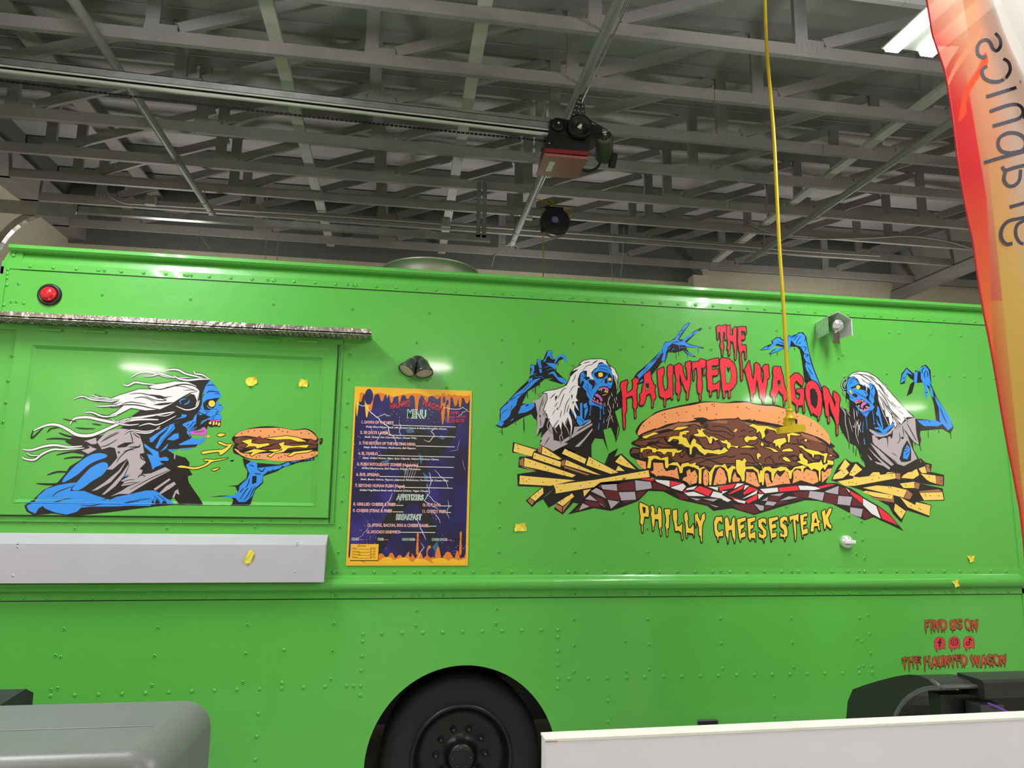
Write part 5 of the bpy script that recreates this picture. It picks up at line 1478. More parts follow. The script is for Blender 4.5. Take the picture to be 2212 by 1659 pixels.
LETTERS = """
@ 1335 760 9.215
H 62,610 180,560 190,620 170,660 165,800 185,830 280,760 300,720 300,620 285,570 350,510 405,560 403,630 375,600 385,700 365,760 370,930 382,1010 375,1090 345,1150 352,1310 335,1310 330,1140 300,1090 305,950 280,870 160,910 165,1180 135,1230 130,1300 142,1330 133,1530 115,1530 95,1240 85,900 75,790 50,700
A 515,460 640,375 655,470 665,560 695,600 700,650 742,670 725,760 748,890 735,940 700,985 695,1100 678,1100 680,960 660,880 640,820 560,860 545,950 510,1050 460,1062 425,1040 450,960 440,850 480,800 490,700 525,590|565,630 610,625 600,740 555,785
U 790,360 905,305 915,370 905,460 885,500 885,640 930,790 1000,730 1000,520 985,470 990,300 1040,258 1095,285 1095,420 1080,480 1085,640 1090,860 1075,880 1085,940 1068,940 1060,890 1030,910 948,930 942,1080 925,1080 920,920 860,900 825,870 820,760 800,640 785,400
N 1130,280 1220,228 1285,290 1290,380 1320,480 1370,590 1385,520 1370,340 1345,290 1355,210 1440,185 1450,300 1440,440 1440,620 1420,720 1405,800 1392,940 1372,940 1370,800 1330,740 1300,640 1280,620 1250,500 1225,430 1220,560 1245,680 1245,790 1220,840 1217,950 1198,950 1200,840 1155,810 1150,640 1165,560 1140,420 1130,360
T 1480,205 1610,195 1640,140 1745,170 1735,300 1700,320 1722,460 1710,460 1695,320 1655,310 1660,480 1675,690 1660,800 1645,830 1650,955 1630,960 1625,830 1590,800 1575,650 1590,520 1570,310 1530,320 1500,370 1517,440 1512,560 1500,560 1496,400 1480,330
@ 1485 690 9.215
t 580,150 615,125 680,135 770,108 765,200 772,400 755,400 750,260 710,240 705,350 700,440 720,560 705,620 700,715 690,715 680,600 655,530 670,440 650,240 610,260 615,390 600,390 590,240
h 790,135 845,120 850,240 845,310 870,330 910,315 915,230 905,200 940,155 975,150 970,300 975,500 972,640 962,795 948,795 945,640 925,540 915,450 850,420 845,580 835,620 840,710 820,710 818,600 795,590 810,480 800,400 785,300 790,200
e 1005,165 1060,145 1160,150 1168,240 1160,300 1150,240 1070,215 1065,320 1130,305 1142,390 1065,400 1070,520 1155,508 1168,600 1168,785 1150,785 1150,640 1110,610 1070,660 1065,780 1082,840 1088,1010 1092,1205 1068,1205 1060,900 1045,800 1050,670 1030,620 1015,500 1005,400 1015,300
E 385,830 490,795 615,770 615,900 560,915 480,905 485,1008 600,985 612,1090 570,1110 490,1110 495,1295 570,1290 640,1225 640,1370 630,1400 622,1545 608,1545 605,1400 570,1385 480,1420 472,1520 450,1520 450,1420 405,1395 400,1230 385,1110 395,990 385,900
D 650,800 690,765 820,785 920,870 960,970 978,1100 970,1270 900,1370 845,1405 850,1550 825,1550 820,1410 745,1420 742,1550 715,1550 710,1420 695,1400 685,1230 665,1050 650,960|760,960 840,955 865,1090 855,1210 820,1272 775,1250 760,1130
@ 1590 760 9.217
W 165,365 215,270 262,178 275,260 310,410 305,470 345,560 375,380 370,240 405,215 465,260 495,370 490,470 525,640 560,540 550,380 525,320 575,255 640,262 645,340 662,510 620,540 615,640 590,760 580,900 548,920 550,1015 535,1015 530,920 480,890 460,760 440,640 415,520 395,640 385,800 335,845 327,955 310,955 300,850 270,720 230,560 205,480 190,400
A 745,310 760,292 880,300 905,400 930,480 945,600 970,700 1000,790 1015,940 972,980 968,1060 955,1060 955,980 940,860 890,810 850,760 800,880 768,900 768,1010 750,1010 750,900 690,850 700,780 725,720 730,600 750,480 735,420|830,590 860,560 880,670 840,680
G 1070,520 1170,425 1240,430 1320,510 1335,610 1320,680 1250,620 1200,560 1150,660 1170,800 1190,910 1245,960 1275,900 1280,830 1200,790 1220,740 1350,730 1355,880 1345,1000 1365,1200 1345,1205 1330,1060 1240,1065 1225,1185 1205,1185 1200,1060 1150,1000 1060,960 1040,850 1030,700
O 1395,660 1440,600 1510,570 1590,610 1640,690 1690,820 1712,960 1700,1100 1690,1230 1660,1280 1653,1355 1638,1355 1630,1280 1520,1210 1505,1255 1490,1200 1430,1040 1395,900 1385,780|1480,760 1520,730 1600,810 1620,900 1610,1060 1575,1120 1500,1040 1480,900
N 1725,730 1750,685 1830,740 1860,830 1910,940 1975,1120 1985,1000 1940,900 1945,785 2010,830 2060,890 2070,960 2050,1020 2055,1180 2045,1300 2045,1420 2022,1460 2027,1645 2005,1645 2000,1440 1950,1290 1900,1190 1850,980 1835,1080 1850,1230 1858,1405 1835,1405 1830,1270 1800,1280 1780,1200 1770,1040 1745,900 1735,800
= y
@ 1370 1070 9.217
P 110,140 200,180 280,220 292,340 285,430 200,420 185,540 165,580 172,730 155,730 150,580 120,550 130,430 115,330 105,240|170,235 220,250 215,340 190,350
H 330,220 365,200 400,260 405,380 470,370 475,250 505,230 535,280 545,430 545,620 520,650 545,790 530,800 510,660 495,640 485,480 410,470 400,600 380,640 385,700 370,700 365,600 350,520 345,420 330,370 350,300
I 605,275 715,275 715,380 690,400 695,500 690,640 660,670 665,810 650,810 640,670 620,600 640,500 625,400 610,330
L 770,300 850,280 855,480 845,520 860,625 920,600 955,550 950,700 965,880 950,880 940,740 880,700 820,710 800,560 775,480 770,380
L 995,380 1050,315 1065,400 1075,470 1060,520 1080,650 1120,660 1180,570 1190,740 1190,840 1175,760 1050,740 1055,840 1045,840 1030,680 1020,540 1000,480
Y 1210,380 1260,355 1280,440 1320,520 1340,450 1350,390 1405,355 1410,470 1370,540 1350,620 1345,800 1350,930 1335,930 1320,810 1295,790 1290,640 1260,540 1235,490 1230,640 1220,560
C 1590,530 1630,430 1720,430 1745,415 1755,550 1700,500 1650,570 1650,680 1690,740 1760,690 1770,810 1680,815 1670,930 1655,830 1620,790 1600,700
H 1805,460 1850,425 1880,500 1900,610 1940,590 1950,480 1995,425 2005,600 2015,860 2000,950 1990,880 1960,820 1940,680 1880,700 1875,840 1865,960 1855,850 1830,800 1815,680
@ 1590 1070 9.217
E 20,480 190,435 190,500 90,540 80,600 170,575 150,650 100,670 90,770 185,715 185,820 95,850 90,920 60,830 40,660
E 225,470 380,435 380,500 290,540 290,600 350,585 340,650 290,670 280,770 380,720 388,920 370,850 295,850 290,900 250,840 240,700
S 440,500 520,455 590,465 600,590 580,560 530,520 500,560 560,660 600,700 605,810 555,850 555,940 545,860 460,830 450,740 520,790 545,780 530,700 450,620
E 650,460 830,425 835,480 720,520 710,580 790,565 800,640 720,660 720,760 800,735 805,820 710,850 705,920 695,840 680,720 660,600
S 875,470 950,415 1015,435 1035,600 1010,510 960,490 920,550 1000,610 1025,720 1020,810 975,830 975,910 960,830 880,820 880,740 940,790 960,760 950,690 880,620
T 1060,420 1170,395 1245,370 1240,540 1190,480 1180,520 1195,700 1190,900 1180,900 1165,750 1145,560 1140,470 1095,490 1085,540 1070,480
E 1275,400 1415,355 1420,410 1350,430 1340,530 1400,505 1405,570 1335,590 1335,690 1420,655 1430,750 1330,780 1330,860 1315,770 1290,600
A 1505,370 1600,315 1615,400 1640,490 1690,520 1650,550 1660,640 1675,700 1640,680 1630,610 1550,620 1545,720 1485,720 1495,600 1510,500|1560,540 1585,460 1600,540
K 1705,330 1770,285 1780,410 1850,265 1905,255 1890,330 1830,450 1860,560 1900,610 1890,670 1820,610 1795,560 1780,670 1760,670 1735,480
F 10,10 160,0 160,60 60,70 60,120 140,115 140,170 65,175 60,260 55,340 40,340 35,260 10,240
"""
# ------------------------------------------------------------------ vinyl artwork on the side
def clip(poly,ax,lim,sg):
    out=[]; n=len(poly)
    for i in range(n):
        a,b_=poly[i],poly[(i+1)%n]; da,db=(a[ax]-lim)*sg,(b_[ax]-lim)*sg
        if da>=0: out.append(a)
        if (da>=0)!=(db>=0):
            t=da/(da-db); out.append((a[0]+(b_[0]-a[0])*t,a[1]+(b_[1]-a[1])*t))
    return out
class Art:
    def __init__(s,name,label,ybase,step=1.6e-5):
        s.door=False; s.b=MB(); s.name=name; s.label=label; s.y=ybase; s.step=step
    def nxt(s): s.y-=s.step
    def fill(s,pts,col,y=None):
        if len(pts)<3: return
        y=s.y if y is None else y
        vs=[Vector((p[0],p[1],0)) for p in pts]
        try: tr=tessellate_polygon([vs])
        except Exception: return
        s.emit(pts,[tuple(t) for t in tr],DEC[col],y)
    def emit(s,pts,faces,m,y):
        if not s.door: s.b.add([s.pt(p,y) for p in pts],faces,m); return
        for f in faces:     # artwork runs from the door panel over the raised frame: cut it at the step
            poly=[pts[i] for i in f]
            for part,yy in ((clip(clip(poly,1,1080.5,-1),0,682,-1),y),(clip(poly,1,1080.5,1),y-.0142),(clip(clip(poly,1,1080.5,-1),0,682,1),y-.0142)):
                if len(part)>2: s.b.add([s.pt(p,yy) for p in part],[tuple(range(len(part)))],m)
    def pt(s,p,y): return P(p[0],p[1],y)
    def stroke(s,pts,w,col,taper=True,y=None,closed=False):
        y=s.y if y is None else y; n=len(pts); L_=[];R_=[]
        for i in range(n):
            if closed: a=pts[(i-1)%n]; c=pts[(i+1)%n]
            else: a=pts[max(i-1,0)]; c=pts[min(i+1,n-1)]
            dx,dy=c[0]-a[0],c[1]-a[1]; d=math.hypot(dx,dy) or 1; t=i/(n-1)
            ww=w/2*((math.sin(math.pi*(.06+.88*t))**.6) if taper else 1)
            nx,ny=-dy/d*ww,dx/d*ww
            L_.append((pts[i][0]+nx,pts[i][1]+ny)); R_.append((pts[i][0]-nx,pts[i][1]-ny))
        fs=[(i,i+1,n+i+1,n+i) for i in range(n-1)]
        if closed: fs.append((n-1,0,n,2*n-1))
        s.emit(L_+R_,fs,DEC[col],y)
    def outline(s,pts,w,col,y=None):
        y=s.y if y is None else y; n=len(pts)
        for i in range(n):
            a=pts[i]; c=pts[(i+1)%n]; dx,dy=c[0]-a[0],c[1]-a[1]; d=math.hypot(dx,dy)
            if d<1e-6: continue
            nx,ny=-dy/d*w/2,dx/d*w/2
            s.emit([(a[0]+nx,a[1]+ny),(c[0]+nx,c[1]+ny),(c[0]-nx,c[1]-ny),(a[0]-nx,a[1]-ny)],[(0,1,2,3)],DEC[col],y)
            s.disc(a,w/2,col,y-1e-6*(i%3),6)
    def disc(s,c,r,col,y=None,n=12):
        y=s.y if y is None else y
        s.emit([(c[0]+r*math.cos(2*math.pi*k/n),c[1]+r*math.sin(2*math.pi*k/n)) for k in range(n)],[tuple(range(n))],DEC[col],y)
    def build(s,parent):
        o=s.b.build(s.name,None,parent,fixn=False)
        me=o.data
        if s.label: o['label']=s.label
        return o
def sm2(pts,closed,n=5):
    N=len(pts); out=[]
    rng=range(N) if closed else range(N-1)
    for i in rng:
        if closed: p0,p1,p2,p3=pts[(i-1)%N],pts[i],pts[(i+1)%N],pts[(i+2)%N]
        else: p0,p1,p2,p3=pts[max(i-1,0)],pts[i],pts[i+1],pts[min(i+2,N-1)]
        for k in range(n):
            t=k/n; out.append(tuple(.5*((2*p1[a])+(p2[a]-p0[a])*t+(2*p0[a]-5*p1[a]+4*p2[a]-p3[a])*t*t+(3*p1[a]-p0[a]-3*p2[a]+p3[a])*t**3) for a in (0,1)))
    if not closed: out.append(pts[-1])
    return out
DOOR_ART=('running_zombie_graphic','sandwich_graphic')
def draw_art(text,parent):
    A=None; x0=y0=0; s=1
    for ln in text.strip().splitlines():
        if ln.startswith('#') or not ln.strip(): continue
        if ln[0]=='>':
            if A: A.build(parent)
            nm,lab=ln[1:].strip().split('|'); A=Art(nm,lab,-.0024 if nm in DOOR_ART else -.0008); A.door=nm in DOOR_ART
            continue
        if ln[0]=='@': x0,y0,s=map(float,ln[1:].split()); continue
        cmd,rest=ln.split(' ',1)
        pts=[(x0+float(a)/s,y0+float(c)/s) for a,c in (w.split(',') for w in rest.split())]
        A.nxt()
        if cmd[0] in '/|%':
            col=cmd[1]; w=float(cmd[2:])*2.5/s; q=sm2(pts,False,5) if len(pts)>2 else [tuple(pts[0][a]+(pts[1][a]-pts[0][a])*k/6 for a in (0,1)) for k in range(7)]
            if cmd[0]=='%': w*=.8; A.stroke(q,w+2.6,'k'); A.nxt()
            A.stroke(q,w,col,cmd[0]!='|')
        elif cmd[0]=='.':
            for c in pts: A.disc(c,float(cmd[2:]),cmd[1])
        else:
            if '~' in cmd: pts=sm2(pts,True,5)
            if 'o' in cmd[1:]: A.outline(pts,3.0,'k'); A.nxt()
            A.fill(pts,cmd[0])
    if A: A.build(parent)
draw_art(ART,TR)
# lettering
GLYPH={}
def draw_letters(text,parent):
    arts={'r':Art('title_lettering','red dripping title lettering',-.0030),'y':Art('philly_lettering','yellow dripping lettering under the sandwich',-.0016)}
    col='r'; x0=y0=0; s=1
    for ln in text.strip().splitlines():
        if ln[0]=='@': x0,y0,s=map(float,ln[1:].split()); continue
        if ln[0]=='=': col=ln[1:].strip(); continue
        ch,rest=ln.split(' ',1); loops=[[(x0+float(a)/s,y0+float(c)/s) for a,c in (w.split(',') for w in l.split())] for l in rest.split('|')]
        xs=[p[0] for p in loops[0]]; ys_=[p[1] for p in loops[0]]
        bx=(min(xs),max(xs),min(ys_),max(ys_))
        GLYPH.setdefault(ch.upper()+('' if col=='r' else ''),[[((p[0]-bx[0])/(bx[1]-bx[0]),(p[1]-bx[2])/(bx[3]-bx[2])) for p in l] for l in loops])
        if ch=='F': continue
        A=arts[col]; 
        dx,dy=(-.8,4.2) if col=='r' else (-.6,4.0)
        A.fill([(p[0]+dx,p[1]+dy) for p in loops[0]],'k',A.y); A.outline([(p[0]+dx*.6,p[1]+dy*.6) for p in loops[0]],1.6,'k',A.y-3e-6)
        A.nxt(); A.outline(loops[0],4.0,'k'); A.nxt(); A.fill(loops[0],col); A.nxt()
        if len(loops)>1:
            A.outline(loops[1],2.0,'k'); A.nxt(); A.fill(loops[1],'g' if (col=='r' and ch in 'AD') else 'k'); A.nxt()
            if col=='r':
                c=(sum(p[0] for p in loops[1])/len(loops[1]),min(p[1] for p in loops[1]))
                A.fill([(c[0]-4,c[1]+1),(c[0]+4,c[1]+1),(c[0]+3,c[1]+7),(c[0],c[1]+13),(c[0]-2,c[1]+7)],'k'); A.nxt()
        # brown drip tips
        tips=[p for i,p in enumerate(loops[0]) if p[1]>=loops[0][i-1][1]-.5 and p[1]>=loops[0][(i+1)%len(loops[0])][1] and abs(p[0]-loops[0][i-1][0])<3.5]
        if col=='r':
            for t_ in tips[:4]:
                A.fill([(t_[0]-1.2,t_[1]-11),(t_[0]+.8,t_[1]-11),(t_[0]+.9,t_[1]-1),(t_[0]-.8,t_[1]-1)],'v'); A.nxt()
    for A in arts.values(): A.build(parent)
draw_letters(LETTERS,TR)
# small lettering bottom right
def small_text(word,corners,name,label):
    # corners: list of (char,x0,x1,ytop,ybot)
    A=Art(name,label,-.0012); rr=random.Random(5)
    for ch,xa_,xb_,ya,yb_ in corners:
        g=GLYPH[ch]; loops=[[(xa_+u*(xb_-xa_),ya+v*(yb_-ya)) for u,v in l] for l in g]
        A.fill([(p[0]-.2,p[1]+2.0) for p in loops[0]],'k'); A.nxt(); A.outline(loops[0],1.3,'k'); A.nxt(); A.fill(loops[0],'i'); A.nxt()
        xm=xa_+(xb_-xa_)*(.3+.4*rr.random()); 
        A.fill([(xm-1.4,ya+6),(xm+1.2,ya+5),(xm+1.4,ya+15),(xm-.6,ya+17)],'r') if ch in 'NUWAO' else None
        A.nxt()
        if len(loops)>1: A.fill(loops[1],'g'); A.nxt()
    return A
sx=lambda u:1880+u/6.663; sy=lambda v:1300+v/6.663
A=small_text('',[('F',sx(785),sx(850),sy(258),sy(455)),('I',sx(860),sx(905),sy(255),sy(455)),('N',sx(900),sx(1000),sy(255),sy(440)),('D',sx(1005),sx(1105),sy(252),sy(435)),('U',sx(1145),sx(1230),sy(248),sy(440)),('S',sx(1240),sx(1325),sy(245),sy(415)),('O',sx(1360),sx(1450),sy(245),sy(430)),('N',sx(1450),sx(1552),sy(250),sy(435))],'find_us_lettering','small red-brown dripping words above three round symbols'); A.build(TR)
A=small_text('',[(c,sx(a),sx(b_),sy(y_),sy(y2)) for c,a,b_,y_,y2 in (('T',455,530,790,980),('H',540,635,780,1000),('E',640,730,785,970),('H',765,865,770,1000),('A',870,965,780,970),('U',960,1055,770,965),('N',1055,1150,765,950),('T',1150,1225,765,955),('E',1222,1305,760,945),('D',1300,1400,760,945),('W',1435,1580,755,950),('A',1580,1675,755,955),('G',1672,1770,750,945),('O',1770,1865,750,935),('N',1862,1958,755,935))],'wagon_name_lettering','small red-brown dripping name in the lower right corner'); A.build(TR)
for k,(u,v,nm) in enumerate(((1000,585,'f'),(1210,580,'cam'),(1420,575,'note'))):
    A=Art('social_symbol',['round red dripping badge with a dark letter f','round red dripping badge with a camera outline','round red dripping badge with a musical note'][k],-.0012)
    cx_,cy_=sx(u),sy(v); r=11.5
    top=[(cx_+r*math.cos(a),cy_-r*math.sin(a)) for a in [math.pi*j/14 for j in range(-1,16)]]
    blob=top+[(cx_-r,cy_+10),(cx_-8,cy_+13),(cx_-6.5,cy_+20),(cx_-5,cy_+21),(cx_-4.5,cy_+14),(cx_,cy_+12),(cx_+1,cy_+17),(cx_+3,cy_+12),(cx_+8,cy_+12),(cx_+11,cy_+15),(cx_+r+.3,cy_+6)]
    A.outline(blob,1.3,'k'); A.nxt(); A.fill(blob,'x'); A.nxt(); A.fill([(cx_+3,cy_-9),(cx_+9,cy_-4),(cx_+11,cy_+4),(cx_+9,cy_+10),(cx_+6,cy_+2)],'i'); A.nxt()
    if nm=='f':
        A.fill([(cx_-1.8,cy_+10),(cx_-1.8,cy_+1.5),(cx_-4.5,cy_+1.5),(cx_-4.5,cy_-2),(cx_-1.8,cy_-2),(cx_-1.4,cy_-5.5),(cx_+.6,cy_-7.6),(cx_+3.8,cy_-7.6),(cx_+3.8,cy_-4.6),(cx_+1.8,cy_-4.4),(cx_+1.4,cy_-2),(cx_+4,cy_-2),(cx_+3.6,cy_+1.5),(cx_+1.4,cy_+1.5),(cx_+1.4,cy_+10)],'k')
    elif nm=='cam':
        sq=[(cx_-3.6,cy_-6.8),(cx_+3.6,cy_-6.8),(cx_+6.6,cy_-3.8),(cx_+6.6,cy_+3.8),(cx_+3.6,cy_+6.8),(cx_-3.6,cy_+6.8),(cx_-6.6,cy_+3.8),(cx_-6.6,cy_-3.8)]
        A.outline(sq,1.5,'k'); A.outline([(cx_+3.2*math.cos(a),cy_+3.2*math.sin(a)) for a in [math.pi*j/6 for j in range(12)]],1.4,'k'); A.disc((cx_+4,cy_-4),.9,'k')
    else:
        A.stroke([(cx_+1,cy_-8),(cx_+1,cy_+4)],2.2,'k',False); A.outline([(cx_-2.4+3.4*math.cos(a),cy_+4+3.4*math.sin(a)) for a in [math.pi*j/6 for j in range(12)]],2,'k'); A.fill([(cx_+1,cy_-8),(cx_+2.4,cy_-8),(cx_+4,cy_-5),(cx_+6.4,cy_-4),(cx_+6.4,cy_-1.6),(cx_+1,cy_-4)],'k')
    A.build(TR)
# ------------------------------------------------------------------ menu board (a flat print on a thin panel)
M0,M1,M2,M3=(766.5,836),(1020,844),(1009,1221),(748,1222)
mw=[P(*p) for p in (M0,M1,M2,M3)]
mx0=(mw[0].x+mw[3].x)/2; mx1=(mw[1].x+mw[2].x)/2; mz1=(mw[0].z+mw[1].z)/2; mz0=(mw[2].z+mw[3].z)/2
MENU=thing('menu_board','tall glossy menu poster with dripping orange borders beside the hatch','menu',((mx0+mx1)/2,-.006,mz0))
b=MB(); b.box((mx0,-.006,mz0),(mx1,-.0005,mz1)); b.build('backing_panel',DEC['Y'],MENU)
class Menu(Art):
    def __init__(s,name,label,y): super().__init__(name,label,y); 
    def pt(s,p,y): # p in crop-like coordinates 0..1000 x 0..1500
        return Vector((mx0+(mx1-mx0)*p[0]/1000, y, mz1-(mz1-mz0)*p[1]/1500))
PB=dict(bump=.0001,bscale=400)
NIGHT=bpy.data.materials.new('night_sky_print'); NIGHT.use_nodes=True
nt=NIGHT.node_tree; bs=nt.nodes['Principled BSDF']; bs.inputs['Roughness'].default_value=.28; bs.inputs['Coat Weight'].default_value=.4; bs.inputs['Coat Roughness'].default_value=.15
tc=nt.nodes.new('ShaderNodeTexCoord'); mp=nt.nodes.new('ShaderNodeMapping'); nt.links.new(tc.outputs['Object'],mp.inputs[0])
n1=nt.nodes.new('ShaderNodeTexNoise'); n1.inputs['Scale'].default_value=5; n1.inputs['Detail'].default_value=6; nt.links.new(tc.outputs['Object'],n1.inputs['Vector'])
cr=nt.nodes.new('ShaderNodeValToRGB'); cr.color_ramp.elements[0].position=.35; cr.color_ramp.elements[0].color=(*L(18,16,60),1); cr.color_ramp.elements[1].position=.72; cr.color_ramp.elements[1].color=(*L(70,50,150),1); e_=cr.color_ramp.elements.new(.55); e_.color=(*L(26,24,96),1)
nt.links.new(n1.outputs['Fac'],cr.inputs[0])
vo=nt.nodes.new('ShaderNodeTexVoronoi'); vo.inputs['Scale'].default_value=70; nt.links.new(tc.outputs['Object'],vo.inputs['Vector'])
th=nt.nodes.new('ShaderNodeMath'); th.operation='LESS_THAN'; th.inputs[1].default_value=.16; nt.links.new(vo.outputs['Distance'],th.inputs[0])
n2=nt.nodes.new('ShaderNodeTexNoise'); n2.inputs['Scale'].default_value=4; nt.links.new(tc.outputs['Object'],n2.inputs['Vector'])
th2=nt.nodes.new('ShaderNodeMath'); th2.operation='GREATER_THAN'; th2.inputs[1].default_value=.55; nt.links.new(n2.outputs['Fac'],th2.inputs[0])
ml_=nt.nodes.new('ShaderNodeMath'); ml_.operation='MULTIPLY'; nt.links.new(th.outputs[0],ml_.inputs[0]); nt.links.new(th2.outputs[0],ml_.inputs[1])
mx_=nt.nodes.new('ShaderNodeMix'); mx_.data_type='RGBA'; nt.links.new(ml_.outputs[0],mx_.inputs[0]); nt.links.new(cr.outputs[0],mx_.inputs[6]); mx_.inputs[7].default_value=(*L(190,130,210),1); nt.links.new(mx_.outputs[2],bs.inputs['Base Color'])
DEC['N']=NIGHT
DEC['Z']=mat('print_shadow_black',L(20,20,26),.28,coat=.4); DEC['B']=mat('print_dim_blue',L(52,104,140),.28,coat=.4)
A=Menu('night_print',None,-.0063); A.fill([(14,12),(986,12),(980,1486),(16,1486)],'N'); A.build(MENU)
A=Menu('zombie_silhouette','shadowy standing zombie printed behind the menu text',-.0065)
A.fill([(430,330),(560,310),(640,400),(760,420),(900,250),(860,420),(760,560),(640,600),(640,800),(620,900),(760,1300),(790,1420),(690,1400),(640,1200),(560,980),(470,1000),(340,1300),(260,1420),(250,1440),(230,1280),(280,1150),(380,900),(400,760),(430,640),(300,640),(120,700),(260,560),(400,520),(440,420)],'Z'); A.nxt()
for q_ in ([(440,360),(500,345),(520,380),(460,390)],[(720,420),(800,400),(760,440)],[(240,640),(330,610),(290,660)],[(560,560),(600,600),(580,660)],[(430,700),(470,690),(460,750)],[(700,1340),(740,1300),(770,1400),(710,1420)],[(600,720),(650,760),(620,800)],[(450,860),(430,960),(400,1000)],[(770,260),(820,230),(800,300)]): A.fill(q_,'B')
A.nxt()
for x_ in range(5): A.stroke([(470+x_*22,640),(450+x_*20,740),(440+x_*18,800)],4,'l')
A.build(MENU)
# drips
def drip_band(A,top,col,col2,rr):
    pts=[]; x=14
    base=40 if top else 1455
    pts=[(14,12 if top else 1486)]
    while x<980:
        w=rr.uniform(50,110); h=rr.choice([30,50,80,140,60])*rr.uniform(.7,1.2)
        if top: pts+=[(x,60),(x+w*.25,60+h*.2),(x+w*.4,60+h),(x+w*.6,60+h),(x+w*.75,60+h*.2)]
        else: h*=.75; pts+=[(x,1440),(x+w*.2,1440-h*.5),(x+w*.38,1440-h),(x+w*.62,1440-h),(x+w*.8,1440-h*.5)]
        x+=w
    pts=[(min(p[0],984),p[1]) for p in pts]
    mid=sm2(pts[1:],False,4); pts=[pts[0]]+[(max(14,min(984,p[0])),p[1]) for p in mid]
    pts.append((984,60 if top else 1440)); pts.append((986,12 if top else 1486)); A.fill(pts,col); A.nxt()
rr=random.Random(11)
A=Menu('drip_print','orange and yellow melted cheese drips printed along the poster top',-.0068)
drip_band(A,True,'O',None,rr)
A.fill([(14,12),(986,12),(984,40),(900,52),(850,40),(760,60),(700,46),(620,66),(560,44),(500,40),(400,56),(330,80),(280,60),(200,46),(130,70),(60,50),(16,60)],'Y'); A.nxt()
TOPD=A; A=Menu('drip_print','orange and yellow melted cheese print along the poster foot',-.0068); drip_band(A,False,'O',None,random.Random(4)); BOT=A
A.fill([(16,1486),(16,1440),(80,1450),(140,1475),(240,1470),(320,1440),(380,1455),(450,1435),(540,1470),(640,1450),(700,1480),(800,1450),(880,1470),(984,1440),(984,1486)],'Y'); A.nxt()
A=TOPD
for (x_,w_,h_) in ((28,14,190),(110,24,200),(755,20,240),(800,16,200),(900,14,150),(275,8,90)): A.fill(sm2([(x_-w_,50),(x_+w_,50),(x_+w_*.7,h_-20),(x_,h_+70 if h_>180 else h_),(x_-w_*.7,h_-20)],True,3),'Y' if x_<300 else 'O'); A.nxt()
for (x_,y_,rx,ry) in ((120,85,36,70),(760,90,14,30),(790,110,12,24)): A.fill([(x_+rx*math.cos(a),y_+ry*math.sin(a)) for a in [math.pi*j/8 for j in range(16)]],'N'); A.nxt()
A.build(MENU); A=BOT
for (x_,y_,rx,ry) in ((690,1395,30,40),(640,1400,14,30),(520,1410,12,22),(950,1400,26,40)): A.fill([(x_+rx*math.cos(a),y_+ry*math.sin(a)) for a in [math.pi*j/8 for j in range(16)]],'N'); A.nxt()
for (x_,y_) in ((575,1225),(935,1215)): A.fill(sm2([(x_-10,1400),(x_-6,y_+60),(x_-9,y_+20),(x_,y_),(x_+9,y_+20),(x_+6,y_+60),(x_+10,1400)],True,3),'O'); A.nxt()
for (x_,y_,rx,ry) in ((200,1455,60,22),(330,1450,46,20),(470,1455,44,22),(600,1462,50,18),(760,1458,66,20),(880,1462,40,18)): A.fill([(x_+rx*math.cos(a),y_+ry*math.sin(a)) for a in [math.pi*j/8 for j in range(16)]],'Y')
A.build(MENU)
A=Menu('lightning_print','white lightning printed across the poster',-.0071)
for pl,w in (([(0,140),(60,165),(100,165),(130,210),(200,260),(230,300),(290,330),(310,400),(350,430),(370,500)],7),([(200,260),(260,235),(310,245)],5),([(370,150),(400,140),(450,120)],5),([(680,140),(760,160),(860,170),(930,150),(986,190)],5),([(880,240),(920,200),(960,170)],4),([(300,370),(240,400),(210,440),(190,520)],3),([(380,300),(400,340),(385,380),(410,410)],4),([(700,330),(660,370),(690,410),(640,460),(600,440)],5),([(640,820),(660,900),(620,960),(700,1010),(740,1030)],5),([(640,900),(690,960),(760,1000)],4),([(350,900),(330,960),(290,1000),(260,1050)],4),([(650,720),(670,780),(660,850)],5),([(700,700),(760,760),(800,800),(820,860)],4),([(820,950),(830,1010),(810,1060),(830,1110)],4),([(560,1120),(590,1180),(620,1240),(640,1290)],5),([(700,1060),(740,1100),(760,1150)],4),([(60,1300),(120,1250),(180,1180),(260,1150)],2),([(600,1310),(630,1350),(600,1400),(580,1440),(560,1460)],4),([(120,420),(160,380),(140,330)],2),([(900,430),(890,520),(820,540)],2),([(930,600),(960,700)],2)):
    jj=random.Random(int(pl[0][0])); q_=[]
    for i in range(len(pl)-1):
        for k in range(4):
            t_=k/4; q_.append((pl[i][0]+(pl[i+1][0]-pl[i][0])*t_+jj.uniform(-5,5),pl[i][1]+(pl[i+1][1]-pl[i][1])*t_+jj.uniform(-5,5)))
    q_.append(pl[-1]); A.stroke(q_,w,'w'); A.nxt()
A.build(MENU)
